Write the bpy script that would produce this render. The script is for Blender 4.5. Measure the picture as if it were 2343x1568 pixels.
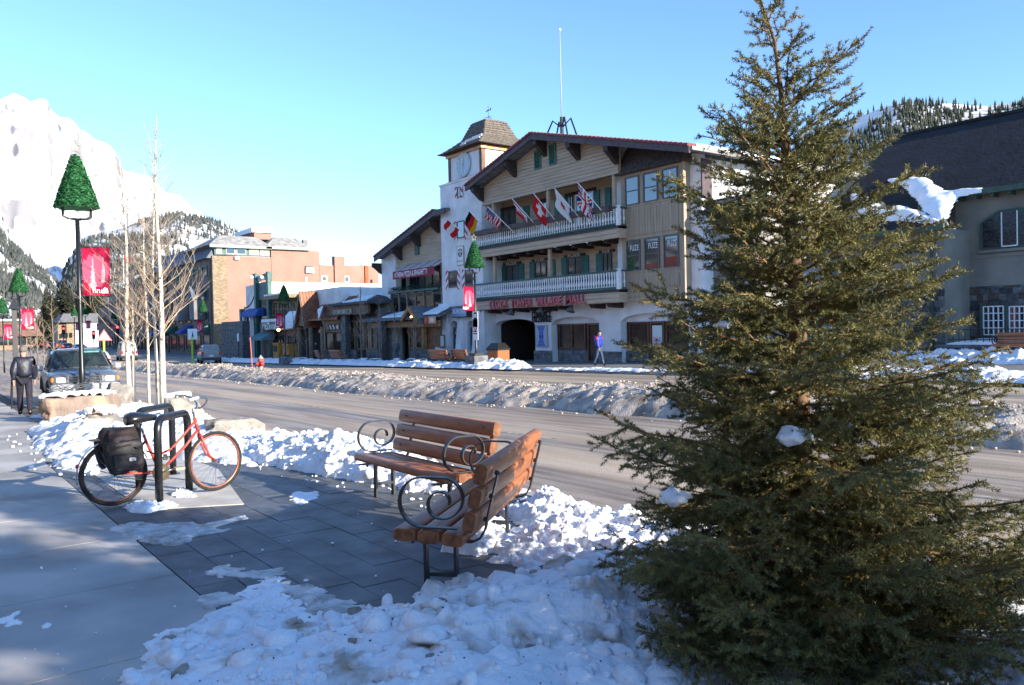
import bpy, bmesh, math, random
import numpy as np
from mathutils import Vector, Matrix
random.seed(7)
RNG = np.random.default_rng(11)
for o in list(bpy.data.objects): bpy.data.objects.remove(o)
SC = bpy.context.scene
COL = SC.collection
# ------------------------------------------------------------------ camera
FPX, CX, CY, HC = 1850.0, 1171.0, 784.0, 1.70          # photo measured at 2342 x 1568
A, PD, RO = math.atan2(1361, 1850), math.atan2(32, 1850), 0.022
F0 = Vector((-math.cos(A), math.sin(A), 0)); R0 = Vector((math.sin(A), math.cos(A), 0)); Z0 = Vector((0, 0, 1))
CF = F0*math.cos(PD) - Z0*math.sin(PD); CU = Z0*math.cos(PD) + F0*math.sin(PD)
CR2 = R0*math.cos(RO) - CU*math.sin(RO); CU2 = CU*math.cos(RO) + R0*math.sin(RO)
cam = bpy.data.cameras.new('camera'); camo = bpy.data.objects.new('camera', cam); COL.objects.link(camo)
M = Matrix((CR2, CU2, -CF)).transposed().to_4x4(); M.translation = Vector((0, 0, HC)); camo.matrix_world = M
cam.sensor_width = 36; cam.lens = FPX/2342*36; cam.clip_start = 0.05; cam.clip_end = 30000
SC.camera = camo
# ------------------------------------------------------------------ sky, sun, exposure
SUN_AZ, SUN_EL = math.radians(20), math.radians(17.5)  # azimuth from +x toward +y
sd = Vector((math.cos(SUN_EL)*math.cos(SUN_AZ), math.cos(SUN_EL)*math.sin(SUN_AZ), math.sin(SUN_EL)))
w = bpy.data.worlds.new('World'); SC.world = w; w.use_nodes = True
nt = w.node_tree; bg = nt.nodes['Background']
sky = nt.nodes.new('ShaderNodeTexSky'); sky.sky_type = 'NISHITA'; sky.sun_disc = False
sky.sun_elevation = SUN_EL; sky.sun_rotation = math.radians(90) - SUN_AZ
sky.altitude = 1400; sky.air_density = 1.0; sky.dust_density = 0.0; sky.ozone_density = 4.4
nt.links.new(sky.outputs[0], bg.inputs[0]); bg.inputs[1].default_value = 0.15
sl = bpy.data.lights.new('sun', 'SUN'); sl.energy = 4.4; sl.angle = math.radians(0.53); sl.color = (1, 0.90, 0.76)
so = bpy.data.objects.new('sun', sl); COL.objects.link(so); so.rotation_euler = (-sd).to_track_quat('-Z', 'Y').to_euler()
so.location = (20, 10, 30)
SC.view_settings.view_transform = 'Standard'; SC.view_settings.look = 'None'
SC.view_settings.exposure = 1.38; SC.view_settings.gamma = 1
SC.render.resolution_x, SC.render.resolution_y = 1024, 685
# ------------------------------------------------------------------ photo measuring helpers
SL = 0.0115                                            # the street falls gently away from the camera
def gz(x, y=0): return SL*x
def ray(px, py): return CF + CR2*((px-CX)/FPX) + CU2*((CY-py)/FPX)
def onG(px, py, dz=0.0):
    d = ray(px, py); t = (dz - HC)/(d.z - SL*d.x); return Vector((d.x*t, d.y*t, HC + d.z*t))
def onY(px, py, Y):
    d = ray(px, py); t = Y/d.y; return Vector((d.x*t, Y, HC + d.z*t))
def onX(px, py, X):
    d = ray(px, py); t = X/d.x; return Vector((X, d.y*t, HC + d.z*t))
def onD(px, py, D):
    return Vector((0, 0, HC)) + ray(px, py)*D
def proj(p):
    q = Vector(p) - Vector((0, 0, HC)); t = q.dot(CF); return CX + FPX*q.dot(CR2)/t, CY - FPX*q.dot(CU2)/t
def zz(ox, oy, s):
    return lambda x, y: ((ox + x/s)/1.65328, (oy + y/s)/1.65328)
z1, z2, z3 = zz(0, 300, 1.96), zz(0, 950, 2.24), zz(700, 800, 2.529)
z4, z5, z6, z7, z8 = zz(1350, 400, 2.24), zz(1350, 900, 2.24), zz(2200, 450, 2.4125), zz(2200, 900, 2.24), zz(3000, 300, 1.306)
def rnd(a, b): return random.uniform(a, b)
# ------------------------------------------------------------------ numpy noise
_P = RNG.permutation(4096); _V = RNG.random(4096)*2-1
def vnoise(x, y, z=0.0):
    x, y = np.asarray(x, float), np.asarray(y, float); z = np.zeros_like(x) + z
    xi, yi, zi = np.floor(x).astype(int), np.floor(y).astype(int), np.floor(z).astype(int)
    xf, yf, zf = x-xi, y-yi, z-zi
    s = lambda t: t*t*t*(t*(t*6-15)+10)
    u, v, w_ = s(xf), s(yf), s(zf)
    def h(i, j, k): return _V[_P[(_P[(_P[i & 4095] + j) & 4095] + k) & 4095]]
    def L(a, b, t): return a + (b-a)*t
    return L(L(L(h(xi, yi, zi), h(xi+1, yi, zi), u), L(h(xi, yi+1, zi), h(xi+1, yi+1, zi), u), v),
             L(L(h(xi, yi, zi+1), h(xi+1, yi, zi+1), u), L(h(xi, yi+1, zi+1), h(xi+1, yi+1, zi+1), u), v), w_)
def fbm(x, y, z=0.0, o=4, g=0.5):
    r, a, f = 0, 1, 1
    for i in range(o):
        r = r + a*vnoise(np.asarray(x)*f + i*17.3, np.asarray(y)*f + i*9.1, z*f); a *= g; f *= 2.03
    return r
# ------------------------------------------------------------------ materials
MATS = {}
def mat(name, col, rough=0.6, var=0.0, vscale=8.0, bump=0.0, bscale=40.0, metal=0.0, col2=None, stretch=None,
        detail=4.0, world=True, spec=0.4, lo=0.35, hi=0.65, emit=None, trans=0.0, sheen=0, bdist=0.02):
    if name in MATS: return MATS[name]
    m = bpy.data.materials.new(name); m.use_nodes = True; N = m.node_tree.nodes; Lk = m.node_tree.links
    b = N['Principled BSDF']; b.inputs['Base Color'].default_value = (*col, 1); b.inputs['Roughness'].default_value = rough
    b.inputs['Metallic'].default_value = metal; b.inputs['Specular IOR Level'].default_value = spec
    if emit: b.inputs['Emission Color'].default_value = (*emit[0], 1); b.inputs['Emission Strength'].default_value = emit[1]
    if trans: b.inputs['Transmission Weight'].default_value = trans
    if var or bump:
        g = N.new('ShaderNodeNewGeometry') if world else N.new('ShaderNodeTexCoord')
        src = g.outputs['Position'] if world else g.outputs['Object']
        mp = N.new('ShaderNodeMapping'); Lk.new(src, mp.inputs[0])
        if stretch: mp.inputs['Scale'].default_value = stretch
    if var:
        n = N.new('ShaderNodeTexNoise'); n.inputs['Scale'].default_value = vscale; n.inputs['Detail'].default_value = detail
        Lk.new(mp.outputs[0], n.inputs['Vector'])
        r = N.new('ShaderNodeValToRGB'); Lk.new(n.outputs[0], r.inputs[0])
        c2 = col2 or tuple(c*(1-var) for c in col); c1 = col if col2 else tuple(min(1, c*(1+var*0.6)) for c in col)
        r.color_ramp.elements[0].position = lo; r.color_ramp.elements[0].color = (*c2, 1)
        r.color_ramp.elements[1].position = hi; r.color_ramp.elements[1].color = (*c1, 1)
        Lk.new(r.outputs[0], b.inputs['Base Color'])
        rr = N.new('ShaderNodeMapRange'); Lk.new(n.outputs[0], rr.inputs[0])
        rr.inputs[3].default_value = min(1, rough+0.12); rr.inputs[4].default_value = max(0.05, rough-0.12); Lk.new(rr.outputs[0], b.inputs['Roughness'])
    if bump:
        n2 = N.new('ShaderNodeTexNoise'); n2.inputs['Scale'].default_value = bscale; n2.inputs['Detail'].default_value = 5
        Lk.new(mp.outputs[0], n2.inputs['Vector'])
        bp = N.new('ShaderNodeBump'); bp.inputs['Strength'].default_value = bump; bp.inputs['Distance'].default_value = bdist
        Lk.new(n2.outputs[0], bp.inputs['Height']); Lk.new(bp.outputs[0], b.inputs['Normal'])
    MATS[name] = m; return m
def mat_attr(name, rough=0.6, vary=0.12, vscale=14, spec=0.3, trans=0.0):
    """colour from a face colour attribute (flat print: flags, banners, posters)"""
    if name in MATS: return MATS[name]
    m = bpy.data.materials.new(name); m.use_nodes = True; N = m.node_tree.nodes; Lk = m.node_tree.links
    b = N['Principled BSDF']; b.inputs['Roughness'].default_value = rough; b.inputs['Specular IOR Level'].default_value = spec
    a = N.new('ShaderNodeAttribute'); a.attribute_name = 'Col'
    n = N.new('ShaderNodeTexNoise'); n.inputs['Scale'].default_value = vscale
    mr = N.new('ShaderNodeMapRange'); mr.inputs[3].default_value = 1-vary; mr.inputs[4].default_value = 1+vary; Lk.new(n.outputs[0], mr.inputs[0])
    mx = N.new('ShaderNodeVectorMath'); mx.operation = 'SCALE'; Lk.new(a.outputs[0], mx.inputs[0]); Lk.new(mr.outputs[0], mx.inputs['Scale'])
    Lk.new(mx.outputs[0], b.inputs['Base Color'])
    if trans:
        t = N.new('ShaderNodeBsdfTranslucent'); Lk.new(mx.outputs[0], t.inputs[0])
        ms = N.new('ShaderNodeMixShader'); ms.inputs[0].default_value = trans
        Lk.new(b.outputs[0], ms.inputs[1]); Lk.new(t.outputs[0], ms.inputs[2]); Lk.new(ms.outputs[0], N['Material Output'].inputs[0])
    MATS[name] = m; return m
# ------------------------------------------------------------------ mesh builder
def rot_to(d):
    d = Vector(d).normalized(); return d.to_track_quat('Z', 'Y').to_matrix()
class MB:
    def __init__(s): s.v = []; s.f = []; s.c = None
    def add(s, vs, fs):
        n = len(s.v); s.v += [tuple(q) for q in vs]; s.f += [tuple(i+n for i in q) for q in fs]; return s
    def box(s, x0, x1, y0, y1, z0, z1):
        x0, x1 = min(x0, x1), max(x0, x1); y0, y1 = min(y0, y1), max(y0, y1); z0, z1 = min(z0, z1), max(z0, z1)
        return s.add([(x0,y0,z0),(x1,y0,z0),(x1,y1,z0),(x0,y1,z0),(x0,y0,z1),(x1,y0,z1),(x1,y1,z1),(x0,y1,z1)],
                     [(0,3,2,1),(4,5,6,7),(0,1,5,4),(1,2,6,5),(2,3,7,6),(3,0,4,7)])
    def cbox(s, x0, x1, y0, y1, z0, z1, c):
        """box with all twelve edges chamfered"""
        vs = []; sx, sy, sz = (x0, x1), (y0, y1), (z0, z1)
        def P(i, j, k, ax):
            p = [sx[i], sy[j], sz[k]]; sg = [1 if i == 0 else -1, 1 if j == 0 else -1, 1 if k == 0 else -1]
            for a in range(3):
                if a != ax: p[a] += sg[a]*c
            return tuple(p)
        idx = {}
        for i in (0, 1):
            for j in (0, 1):
                for k in (0, 1):
                    for ax in range(3): idx[i, j, k, ax] = len(vs); vs.append(P(i, j, k, ax))
        bm = bmesh.new(); [bm.verts.new(q) for q in vs]; bmesh.ops.convex_hull(bm, input=bm.verts)
        bm.verts.index_update(); s.add([q.co for q in bm.verts], [[q.index for q in f.verts] for f in bm.faces]); bm.free(); return s
    def hull(s, pts):
        bm = bmesh.new(); [bm.verts.new(q) for q in pts]; r = bmesh.ops.convex_hull(bm, input=bm.verts)
        bm.verts.index_update(); s.add([q.co for q in bm.verts], [[q.index for q in f.verts] for f in bm.faces]); bm.free(); return s
    def quad(s, a, b, c, d): return s.add([a, b, c, d], [(0, 1, 2, 3)])
    def tube(s, path, r, n=8, cap=True, flat=1.0, closed=False):
        path = [Vector(p) for p in path]; k = len(path); rs = r if hasattr(r, '__len__') else [r]*k
        vs, fs = [], []; up = None
        for i, p in enumerate(path):
            if closed: t = path[(i+1) % k] - path[i-1]
            else: t = path[min(i+1, k-1)] - path[max(i-1, 0)]
            t = t.normalized() if t.length > 1e-9 else Vector((0, 0, 1))
            if up is None: up = Vector((0, 0, 1)) if abs(t.z) < 0.9 else Vector((1, 0, 0))
            a = t.cross(up)
            if a.length < 1e-6: a = t.orthogonal()
            a.normalize(); b = a.cross(t).normalized(); up = b
            for j in range(n):
                th = 2*math.pi*j/n; vs.append(p + a*math.cos(th)*rs[i] + b*math.sin(th)*rs[i]*flat)
        m = k if closed else k-1
        for i in range(m):
            for j in range(n):
                q = (i+1) % k; fs.append((i*n+j, i*n+(j+1) % n, q*n+(j+1) % n, q*n+j))
        if cap and not closed: fs.append(tuple(range(n))[::-1]); fs.append(tuple((k-1)*n+j for j in range(n)))
        return s.add(vs, fs)
    def strap(s, path, wdir, w, t):
        """flat bar bent along a path; wdir = direction of its width"""
        path = [Vector(p) for p in path]; wv = Vector(wdir).normalized(); vs, fs = [], []; k = len(path)
        for i, p in enumerate(path):
            tg = (path[min(i+1, k-1)] - path[max(i-1, 0)]).normalized(); nn = tg.cross(wv).normalized()
            for a, b in ((-1, -1), (1, -1), (1, 1), (-1, 1)): vs.append(p + wv*a*w/2 + nn*b*t/2)
        for i in range(k-1):
            for j in range(4): fs.append((i*4+j, i*4+(j+1) % 4, i*4+4+(j+1) % 4, i*4+4+j))
        fs += [(0, 3, 2, 1), tuple((k-1)*4+j for j in range(4))]
        return s.add(vs, fs)
    def lathe(s, prof, n=12, o=(0, 0, 0), ax=(0, 0, 1)):
        R = rot_to(ax); o = Vector(o); vs, fs = [], []
        for r, h in prof:
            for j in range(n):
                th = 2*math.pi*j/n; vs.append(o + R @ Vector((r*math.cos(th), r*math.sin(th), h)))
        for i in range(len(prof)-1):
            for j in range(n): fs.append((i*n+j, i*n+(j+1) % n, (i+1)*n+(j+1) % n, (i+1)*n+j))
        fs.append(tuple(range(n))[::-1]); fs.append(tuple((len(prof)-1)*n+j for j in range(n)))
        return s.add(vs, fs)
    def prism(s, poly, d):
        """closed polygon (3-D points) pushed along vector d"""
        p = [Vector(q) for q in poly]; n = len(p); d = Vector(d)
        s.add(p + [q + d for q in p], [tuple(range(n))[::-1], tuple(range(n, 2*n))] + [(i, (i+1) % n, n+(i+1) % n, n+i) for i in range(n)]); return s
    def ico(s, c, r, sub=1, jit=0.0, sc=(1, 1, 1)):
        bm = bmesh.new(); bmesh.ops.create_icosphere(bm, subdivisions=sub, radius=1); c = Vector(c)
        a = [c + Vector((q.co.x*sc[0], q.co.y*sc[1], q.co.z*sc[2]))*r*(1+rnd(-jit, jit)) for q in bm.verts]
        bm.verts.index_update(); s.add(a, [[q.index for q in f.verts] for f in bm.faces]); bm.free(); return s
    def rot(s, rz=0, loc=(0, 0, 0), M=None):
        M = M or (Matrix.Translation(loc) @ Matrix.Rotation(rz, 4, 'Z')); s.v = [tuple(M @ Vector(q)) for q in s.v]; return s
    def build(s, name, m, parent=None, smooth=False, kind=None, world=True, bevel=0):
        off = Vector((0, 0, 0))
        if world:
            q = parent
            while q is not None: off += q.location; q = q.parent
        vs = [(x-off.x, y-off.y, z-off.z) for x, y, z in s.v]
        me = bpy.data.meshes.new(name); me.from_pydata(vs, [], s.f); me.validate()
        bm = bmesh.new(); bm.from_mesh(me); bmesh.ops.recalc_face_normals(bm, faces=bm.faces); bm.to_mesh(me); bm.free()
        return link(name, me, m, parent, smooth, kind)
def link(name, me, m, parent=None, smooth=False, kind=None):
    if m is not None:
        for q in (m if isinstance(m, (list, tuple)) else [m]): me.materials.append(q)
    if smooth: me.polygons.foreach_set('use_smooth', [True]*len(me.polygons))
    o = bpy.data.objects.new(name, me); COL.objects.link(o); o.parent = parent
    if kind: o['kind'] = kind
    return o
def nmesh(name, v, f):
    """fast mesh from numpy verts (n,3) and faces (m,k)"""
    v = np.asarray(v, np.float32); f = np.asarray(f, np.int32); me = bpy.data.meshes.new(name); k = f.shape[1]
    me.vertices.add(len(v)); me.vertices.foreach_set('co', v.ravel()); me.loops.add(f.size); me.loops.foreach_set('vertex_index', f.ravel())
    me.polygons.add(len(f)); me.polygons.foreach_set('loop_start', np.arange(0, f.size, k, dtype=np.int32)); me.update(calc_edges=True); me.validate(); return me
def tag(o, label, cat, group=None):
    o['label'] = label; o['category'] = cat
    if group: o['group'] = group
    return o
def thing(name, label, cat, loc=(0, 0, 0), rotz=0, group=None):
    o = bpy.data.objects.new(name, None); COL.objects.link(o); o.location = loc; o.rotation_euler = (0, 0, rotz); o.empty_display_size = 0.2
    return tag(o, label, cat, group)
def copy_tree(o, parent=None):
    c = o.copy(); COL.objects.link(c); c.parent = parent
    for ch in list(o.children): copy_tree(ch, c)
    return c
def inst(name, me, parent, loc, rot=(0, 0, 0), sc=(1, 1, 1)):
    o = bpy.data.objects.new(name, me); COL.objects.link(o); o.parent = parent; o.location = loc; o.rotation_euler = rot; o.scale = sc; return o
def colored(o, fn):
    """face colours from fn(face centre) -> rgb"""
    me = o.data; a = me.color_attributes.new('Col', 'FLOAT_COLOR', 'CORNER'); d = np.ones((len(me.loops), 4), np.float32)
    for p in me.polygons:
        c = fn(p.center)
        for li in p.loop_indices: d[li, :3] = c
    a.data.foreach_set('color', d.ravel()); return o
def text_mesh(s, size=1.0, ext=0.0, align='CENTER', bev=0.0, bold=0.0):
    c = bpy.data.curves.new('txt', 'FONT'); c.body = s; c.size = size; c.extrude = ext; c.align_x = align; c.offset = bold; c.resolution_u = 3
    o = bpy.data.objects.new('txt', c); COL.objects.link(o); dg = bpy.context.evaluated_depsgraph_get()
    me = bpy.data.meshes.new_from_object(o.evaluated_get(dg)); bpy.data.objects.remove(o); bpy.data.curves.remove(c); me.materials.clear(); return me
def text_on(s, m, parent, centre, wdt, hgt, face='-y', ext=0.01, name='lettering', bold=0.0, mirror=False, rz=None):
    """lettering fitted in a wdt x hgt rectangle centred on a world point of a wall that faces -y"""
    me = text_mesh(s, 1, 0, bold=bold); n = len(me.vertices); co = np.empty(n*3, np.float32); me.vertices.foreach_get('co', co); co = co.reshape(-1, 3)
    mn, mx = co[:, :2].min(0), co[:, :2].max(0); c = (co[:, :2]-(mn+mx)/2)/(mx-mn); X = c[:, 0]*wdt*(-1 if mirror else 1); Y = c[:, 1]*hgt
    me.vertices.foreach_set('co', np.stack([X, Y, co[:, 2]*0], 1).ravel()); me.update()
    if ext:
        bm = bmesh.new(); bm.from_mesh(me); g = bmesh.ops.extrude_face_region(bm, geom=bm.faces[:]); vs = [e for e in g['geom'] if isinstance(e, bmesh.types.BMVert)]
        bmesh.ops.translate(bm, verts=vs, vec=(0, 0, ext)); bmesh.ops.recalc_face_normals(bm, faces=bm.faces); bm.to_mesh(me); bm.free()
    off = Vector((0, 0, 0)); q = parent
    while q is not None: off += q.location; q = q.parent
    o = link(name, me, m, parent); o.location = Vector(centre) - off
    o.rotation_euler = (math.radians(90), 0, rz if rz is not None else 0); return o
def skin(name, pts, edges, m, parent=None, sub=2, root=0, kind=None):
    """continuous tapered body from joints: pts = [(x,y,z,r) or (x,y,z,rx,ry)]"""
    me = bpy.data.meshes.new(name); me.from_pydata([p[:3] for p in pts], edges, []); o = bpy.data.objects.new(name, me); COL.objects.link(o)
    md = o.modifiers.new('s', 'SKIN'); md.use_smooth_shade = True; sv = me.skin_vertices[0].data
    for i, p in enumerate(pts): sv[i].radius = (p[3], p[4] if len(p) > 4 else p[3]); sv[i].use_root = (i == root)
    ss = o.modifiers.new('u', 'SUBSURF'); ss.levels = ss.render_levels = sub
    dg = bpy.context.evaluated_depsgraph_get(); me2 = bpy.data.meshes.new_from_object(o.evaluated_get(dg)); bpy.data.objects.remove(o); me2.materials.clear()
    return link(name, me2, m, parent, True, kind)
# ------------------------------------------------------------------ ground, road, pavements
def gz(x, y=0):
    if x > -85: return SL*x
    if x > -200: t = (-85-x)/115.0; t = t*t*(3-2*t); return -0.98 + t*0.78
    return -0.2
KN, KF = 5.35, 25.2                                     # near and far kerb lines
def struct(name, o): o.name = name; o['kind'] = 'structure'; return o
m_conc = mat('concrete', (.41, .39, .365), .85, .34, .9, .25, 60, col2=None, bdist=.004)
m_conc2 = mat('pale_concrete', (.52, .49, .44), .85, .2, 2.5, .25, 60, bdist=.004)
m_slate = mat('slate', (.098, .108, .118), .6, .28, 3.5, .4, 34, detail=8, bdist=.006)
m_joint = mat('joint_sand', (.10, .09, .075), .95, .2, 9)
m_kerb = mat('kerb_concrete', (.33, .32, .30), .85, .25, 3)
m_farpave = mat('far_paving', (.17, .17, .17), .8, .25, 1.2)
def road_mat():
    m = mat('dusty_asphalt', (.155, .128, .102), .8, .3, 1.0, .5, 55, bdist=.012)
    N, Lk = m.node_tree.nodes, m.node_tree.links; b = N['Principled BSDF']
    g = N.new('ShaderNodeNewGeometry')
    def streak(sx, sy, sc, lo, hi):
        mp = N.new('ShaderNodeMapping'); mp.inputs['Scale'].default_value = (sx, sy, 1); Lk.new(g.outputs['Position'], mp.inputs[0])
        n = N.new('ShaderNodeTexNoise'); n.inputs['Scale'].default_value = sc; n.inputs['Detail'].default_value = 6; Lk.new(mp.outputs[0], n.inputs['Vector'])
        r = N.new('ShaderNodeMapRange'); r.inputs[1].default_value = lo; r.inputs[2].default_value = hi; Lk.new(n.outputs[0], r.inputs[0]); return r.outputs[0]
    # dry salt between the wheel tracks, darker damp tracks, fine grit
    sep = N.new('ShaderNodeSeparateXYZ'); Lk.new(g.outputs['Position'], sep.inputs[0])
    wv = N.new('ShaderNodeMath'); wv.operation = 'MULTIPLY_ADD'; Lk.new(sep.outputs[1], wv.inputs[0]); wv.inputs[1].default_value = 2*math.pi/1.85; wv.inputs[2].default_value = 1.1
    sn = N.new('ShaderNodeMath'); sn.operation = 'SINE'; Lk.new(wv.outputs[0], sn.inputs[0])
    s1 = streak(.05, .9, 1.0, .35, .65); s2 = streak(.35, 6, 1.0, .4, .62)
    ad = N.new('ShaderNodeMath'); ad.operation = 'MULTIPLY_ADD'; Lk.new(sn.outputs[0], ad.inputs[0]); ad.inputs[1].default_value = .30; Lk.new(s1, ad.inputs[2])
    mx = N.new('ShaderNodeMix'); mx.data_type = 'RGBA'; Lk.new(ad.outputs[0], mx.inputs[0]); mx.inputs[6].default_value = (.165, .124, .090, 1); mx.inputs[7].default_value = (.43, .33, .232, 1)
    m2 = N.new('ShaderNodeMix'); m2.data_type = 'RGBA'; Lk.new(s2, m2.inputs[0]); m2.inputs[0].default_value = .4; Lk.new(mx.outputs[2], m2.inputs[6]); m2.inputs[7].default_value = (.50, .43, .34, 1)
    sc = N.new('ShaderNodeMath'); sc.operation = 'MULTIPLY'; Lk.new(s2, sc.inputs[0]); sc.inputs[1].default_value = .5; Lk.new(sc.outputs[0], m2.inputs[0])
    vo = N.new('ShaderNodeTexNoise'); vo.inputs['Scale'].default_value = 70; vo.inputs['Detail'].default_value = 2; Lk.new(g.outputs['Position'], vo.inputs['Vector'])
    vr = N.new('ShaderNodeMapRange'); vr.inputs[1].default_value = .3; vr.inputs[2].default_value = .7; vr.inputs[3].default_value = .7; vr.inputs[4].default_value = 1.3; Lk.new(vo.outputs[0], vr.inputs[0])
    m3 = N.new('ShaderNodeVectorMath'); m3.operation = 'SCALE'; Lk.new(m2.outputs[2], m3.inputs[0]); Lk.new(vr.outputs[0], m3.inputs['Scale']); Lk.new(m3.outputs[0], b.inputs['Base Color'])
    for l in list(b.inputs['Roughness'].links): Lk.remove(l)
    rr = N.new('ShaderNodeMapRange'); Lk.new(ad.outputs[0], rr.inputs[0]); rr.inputs[3].default_value = .5; rr.inputs[4].default_value = .85; Lk.new(rr.outputs[0], b.inputs['Roughness'])
    return m
m_road = road_mat()
def strip(name, xs, ylo, yhi, dz, m, thick=0.0, parent=None):
    mb = MB(); n = len(xs); fl = ylo if callable(ylo) else (lambda x: ylo); fh = yhi if callable(yhi) else (lambda x: yhi)
    vs = []; fs = []
    for x in xs: vs += [(x, fl(x), gz(x)+dz), (x, fh(x), gz(x)+dz)]
    for i in range(n-1): fs.append((2*i, 2*i+2, 2*i+3, 2*i+1))
    if thick:
        k = len(vs); vs += [(a, b, c-thick) for a, b, c in vs]
        for i in range(n-1): fs += [(2*i, 2*i+2, k+2*i+2, k+2*i), (2*i+1, 2*i+3, k+2*i+3, k+2*i+1)]
        fs += [(0, 1, k+1, k), (2*n-2, 2*n-1, k+2*n-1, k+2*n-2)]
    return mb.add(vs, fs).build(name, m, parent)
XS = [60, 30, 15, 5, 0, -5, -10, -15, -20, -30, -40, -50, -60, -70, -80, -90, -100, -110, -120, -135, -150, -165, -180, -200, -230, -260, -330]
m_gnd = mat('snowy_ground', (.62, .64, .66), .9, .5, .05, .4, 1.5, col2=(.30, .28, .24))
mb = MB()
gx = [6000, 600, 100, 0, -60, -85, -100, -115, -130, -150, -170, -185, -200, -400, -900, -2000, -9000]; gy = [-8000, -300, -60, 70, 120, 600, 2000, 9000]
for a in gx:
    for b_ in gy: mb.v.append((a, b_, gz(a)-.45))
for i in range(len(gx)-1):
    for j in range(len(gy)-1): mb.f.append((i*8+j, i*8+8+j, i*8+9+j, i*8+j+1))
struct('ground', mb.build('ground', m_gnd))
road = struct('road', strip('road', XS, 1.2, 25.6, -.13, m_road))
m_paint = mat('worn_paint', (.42, .38, .32), .8, .5, 6, col2=(.2, .17, .14), lo=.42, hi=.58)
for k in range(14):                                     # lane dashes, about 3 m long every 9.4 m
    x = -11.0 - 9.9*k
    strip('lane_dash', [x, x-1.5, x-3.0], 8.90, 9.02, -.126, m_paint, parent=road)
for k in range(3):
    x = -1.1 + 9.9*k; strip('lane_dash', [x, x-3.0], 8.90, 9.02, -.126, m_paint, parent=road)
# near pavement: concrete walk in bays, slate tiles, kerb
BAYX = -27.0
kn = lambda x: KN if x > -24 else (2.75 if x < -28 else 2.75 + (x+28)/4*(KN-2.75))
sub = struct('pavement', strip('pavement', [40, 20, 10, 5, 0, -5, -10, -15, -20, -24, -26, -28, -40, -60, -80, -85, -100, -120, -150, -200, -260], -6, lambda x: kn(x)-.17, -.03, m_joint, .45))
kb = strip('kerb', [40, 20, 10, 5, 0, -5, -10, -15, -20, -24, -26, -28, -40, -60, -80, -85, -100, -120, -150, -200, -260], lambda x: kn(x)-.16, lambda x: kn(x), .005, m_kerb, .4); struct('kerb', kb)
def slab(name, poly, z0, dz, m, parent, thick=.05):
    c = sum((Vector((p[0], p[1], 0)) for p in poly), Vector())/len(poly)
    mb = MB(); mb.prism([(p[0], p[1], gz(p[0])+dz-thick) for p in poly], (0, 0, thick)); return mb.build(name, m, parent)
x = 4.55
k = 0
while x > -60:
    w_ = 1.555; y0 = -5.2
    slab('concrete_slab', [(x-.006, -1.55), (x-w_+.006, -1.55), (x-w_+.006, 1.50 if x > -13 else min(2.2, kn(x)-.2)), (x-.006, 1.50 if x > -13 else min(2.2, kn(x)-.2))], 0, rnd(-.001, .001), m_conc, sub)
    if x > -24: slab('concrete_slab', [(x-.006, -4.8), (x-w_+.006, -4.8), (x-w_+.006, -1.562), (x-.006, -1.562)], 0, rnd(-.001, .001), m_conc, sub)
    x -= w_
strip('far_walk', [-61, -80, -85, -100, -130, -180, -220], -4, 2.5, 0, m_conc, parent=sub)
for r in range(12):                                     # slate tiles, 0.305 m courses laid along the street
    y0 = 1.512 + .305*r; y1 = y0 + .299
    if y0 > KN-.2: break
    y1 = min(y1, KN-.17); x = 1.9 + (r % 2)*.3 + rnd(-.05, .05)
    while x > (-13.1):
        L = random.choice((.61, .61, .61, .46, .76)); tl = rnd(-.0025, .0025)
        slab('slate_tile', [(x-.003, y0), (x-L+.003, y0), (x-L+.003, y1), (x-.003, y1)], 0, tl, m_slate, sub, .04)
        x -= L
strip('paved_bed', [-13.2, -16, -20, -24], 2.2, lambda x: KN-.18, -.002, m_slate, parent=sub)
slab('rack_pad', [(-8.57, 2.74), (-9.0, 1.95), (-9.2, 1.86), (-13.0, 1.86), (-13.0, 3.25), (-11.2, 3.25)], 0, .008, m_conc2, sub, .03)
# far pavement
farp = struct('far_pavement', strip('far_pavement', [60, 30, 0, -20, -40, -60, -85, -100, -130, -180], 25.4, 44, .0, m_farpave, .5))
struct('far_kerb', strip('far_kerb', [60, 30, 0, -20, -40, -60, -85, -100, -130, -180], 25.2, 25.39, .006, m_kerb, .4))
# ------------------------------------------------------------------ snow
def snow_mat(name, col, dirt, lo, hi, sc=2.2, sss=True, grain=1.0):
    m = mat(name, col, .55, .4, sc, .8*grain, 30, col2=dirt, lo=lo, hi=hi, detail=9, spec=.25, bdist=.02)
    b = m.node_tree.nodes['Principled BSDF']
    if sss: b.inputs['Subsurface Weight'].default_value = .05; b.inputs['Subsurface Radius'].default_value = (.03, .04, .05)
    return m
m_snow = snow_mat('clean_snow', (.86, .88, .91), (.74, .73, .72), .30, .50)
m_pile = snow_mat('trodden_snow', (.84, .86, .89), (.42, .35, .275), .31, .45, 3.2)
m_ice = snow_mat('dirty_ice', (.62, .62, .62), (.30, .27, .23), .33, .6, 7)
m_bank = snow_mat('sandy_snow', (.50, .44, .37), (.22, .18, .145), .32, .60, 2.6, False, 1.5)
m_bankchunk = snow_mat('sandy_snow_chunk', (.56, .48, .39), (.34, .27, .20), .3, .55, 6)
m_far = snow_mat('far_snow', (.82, .84, .87), (.5, .47, .43), .28, .42, 1.2, False)
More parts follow.
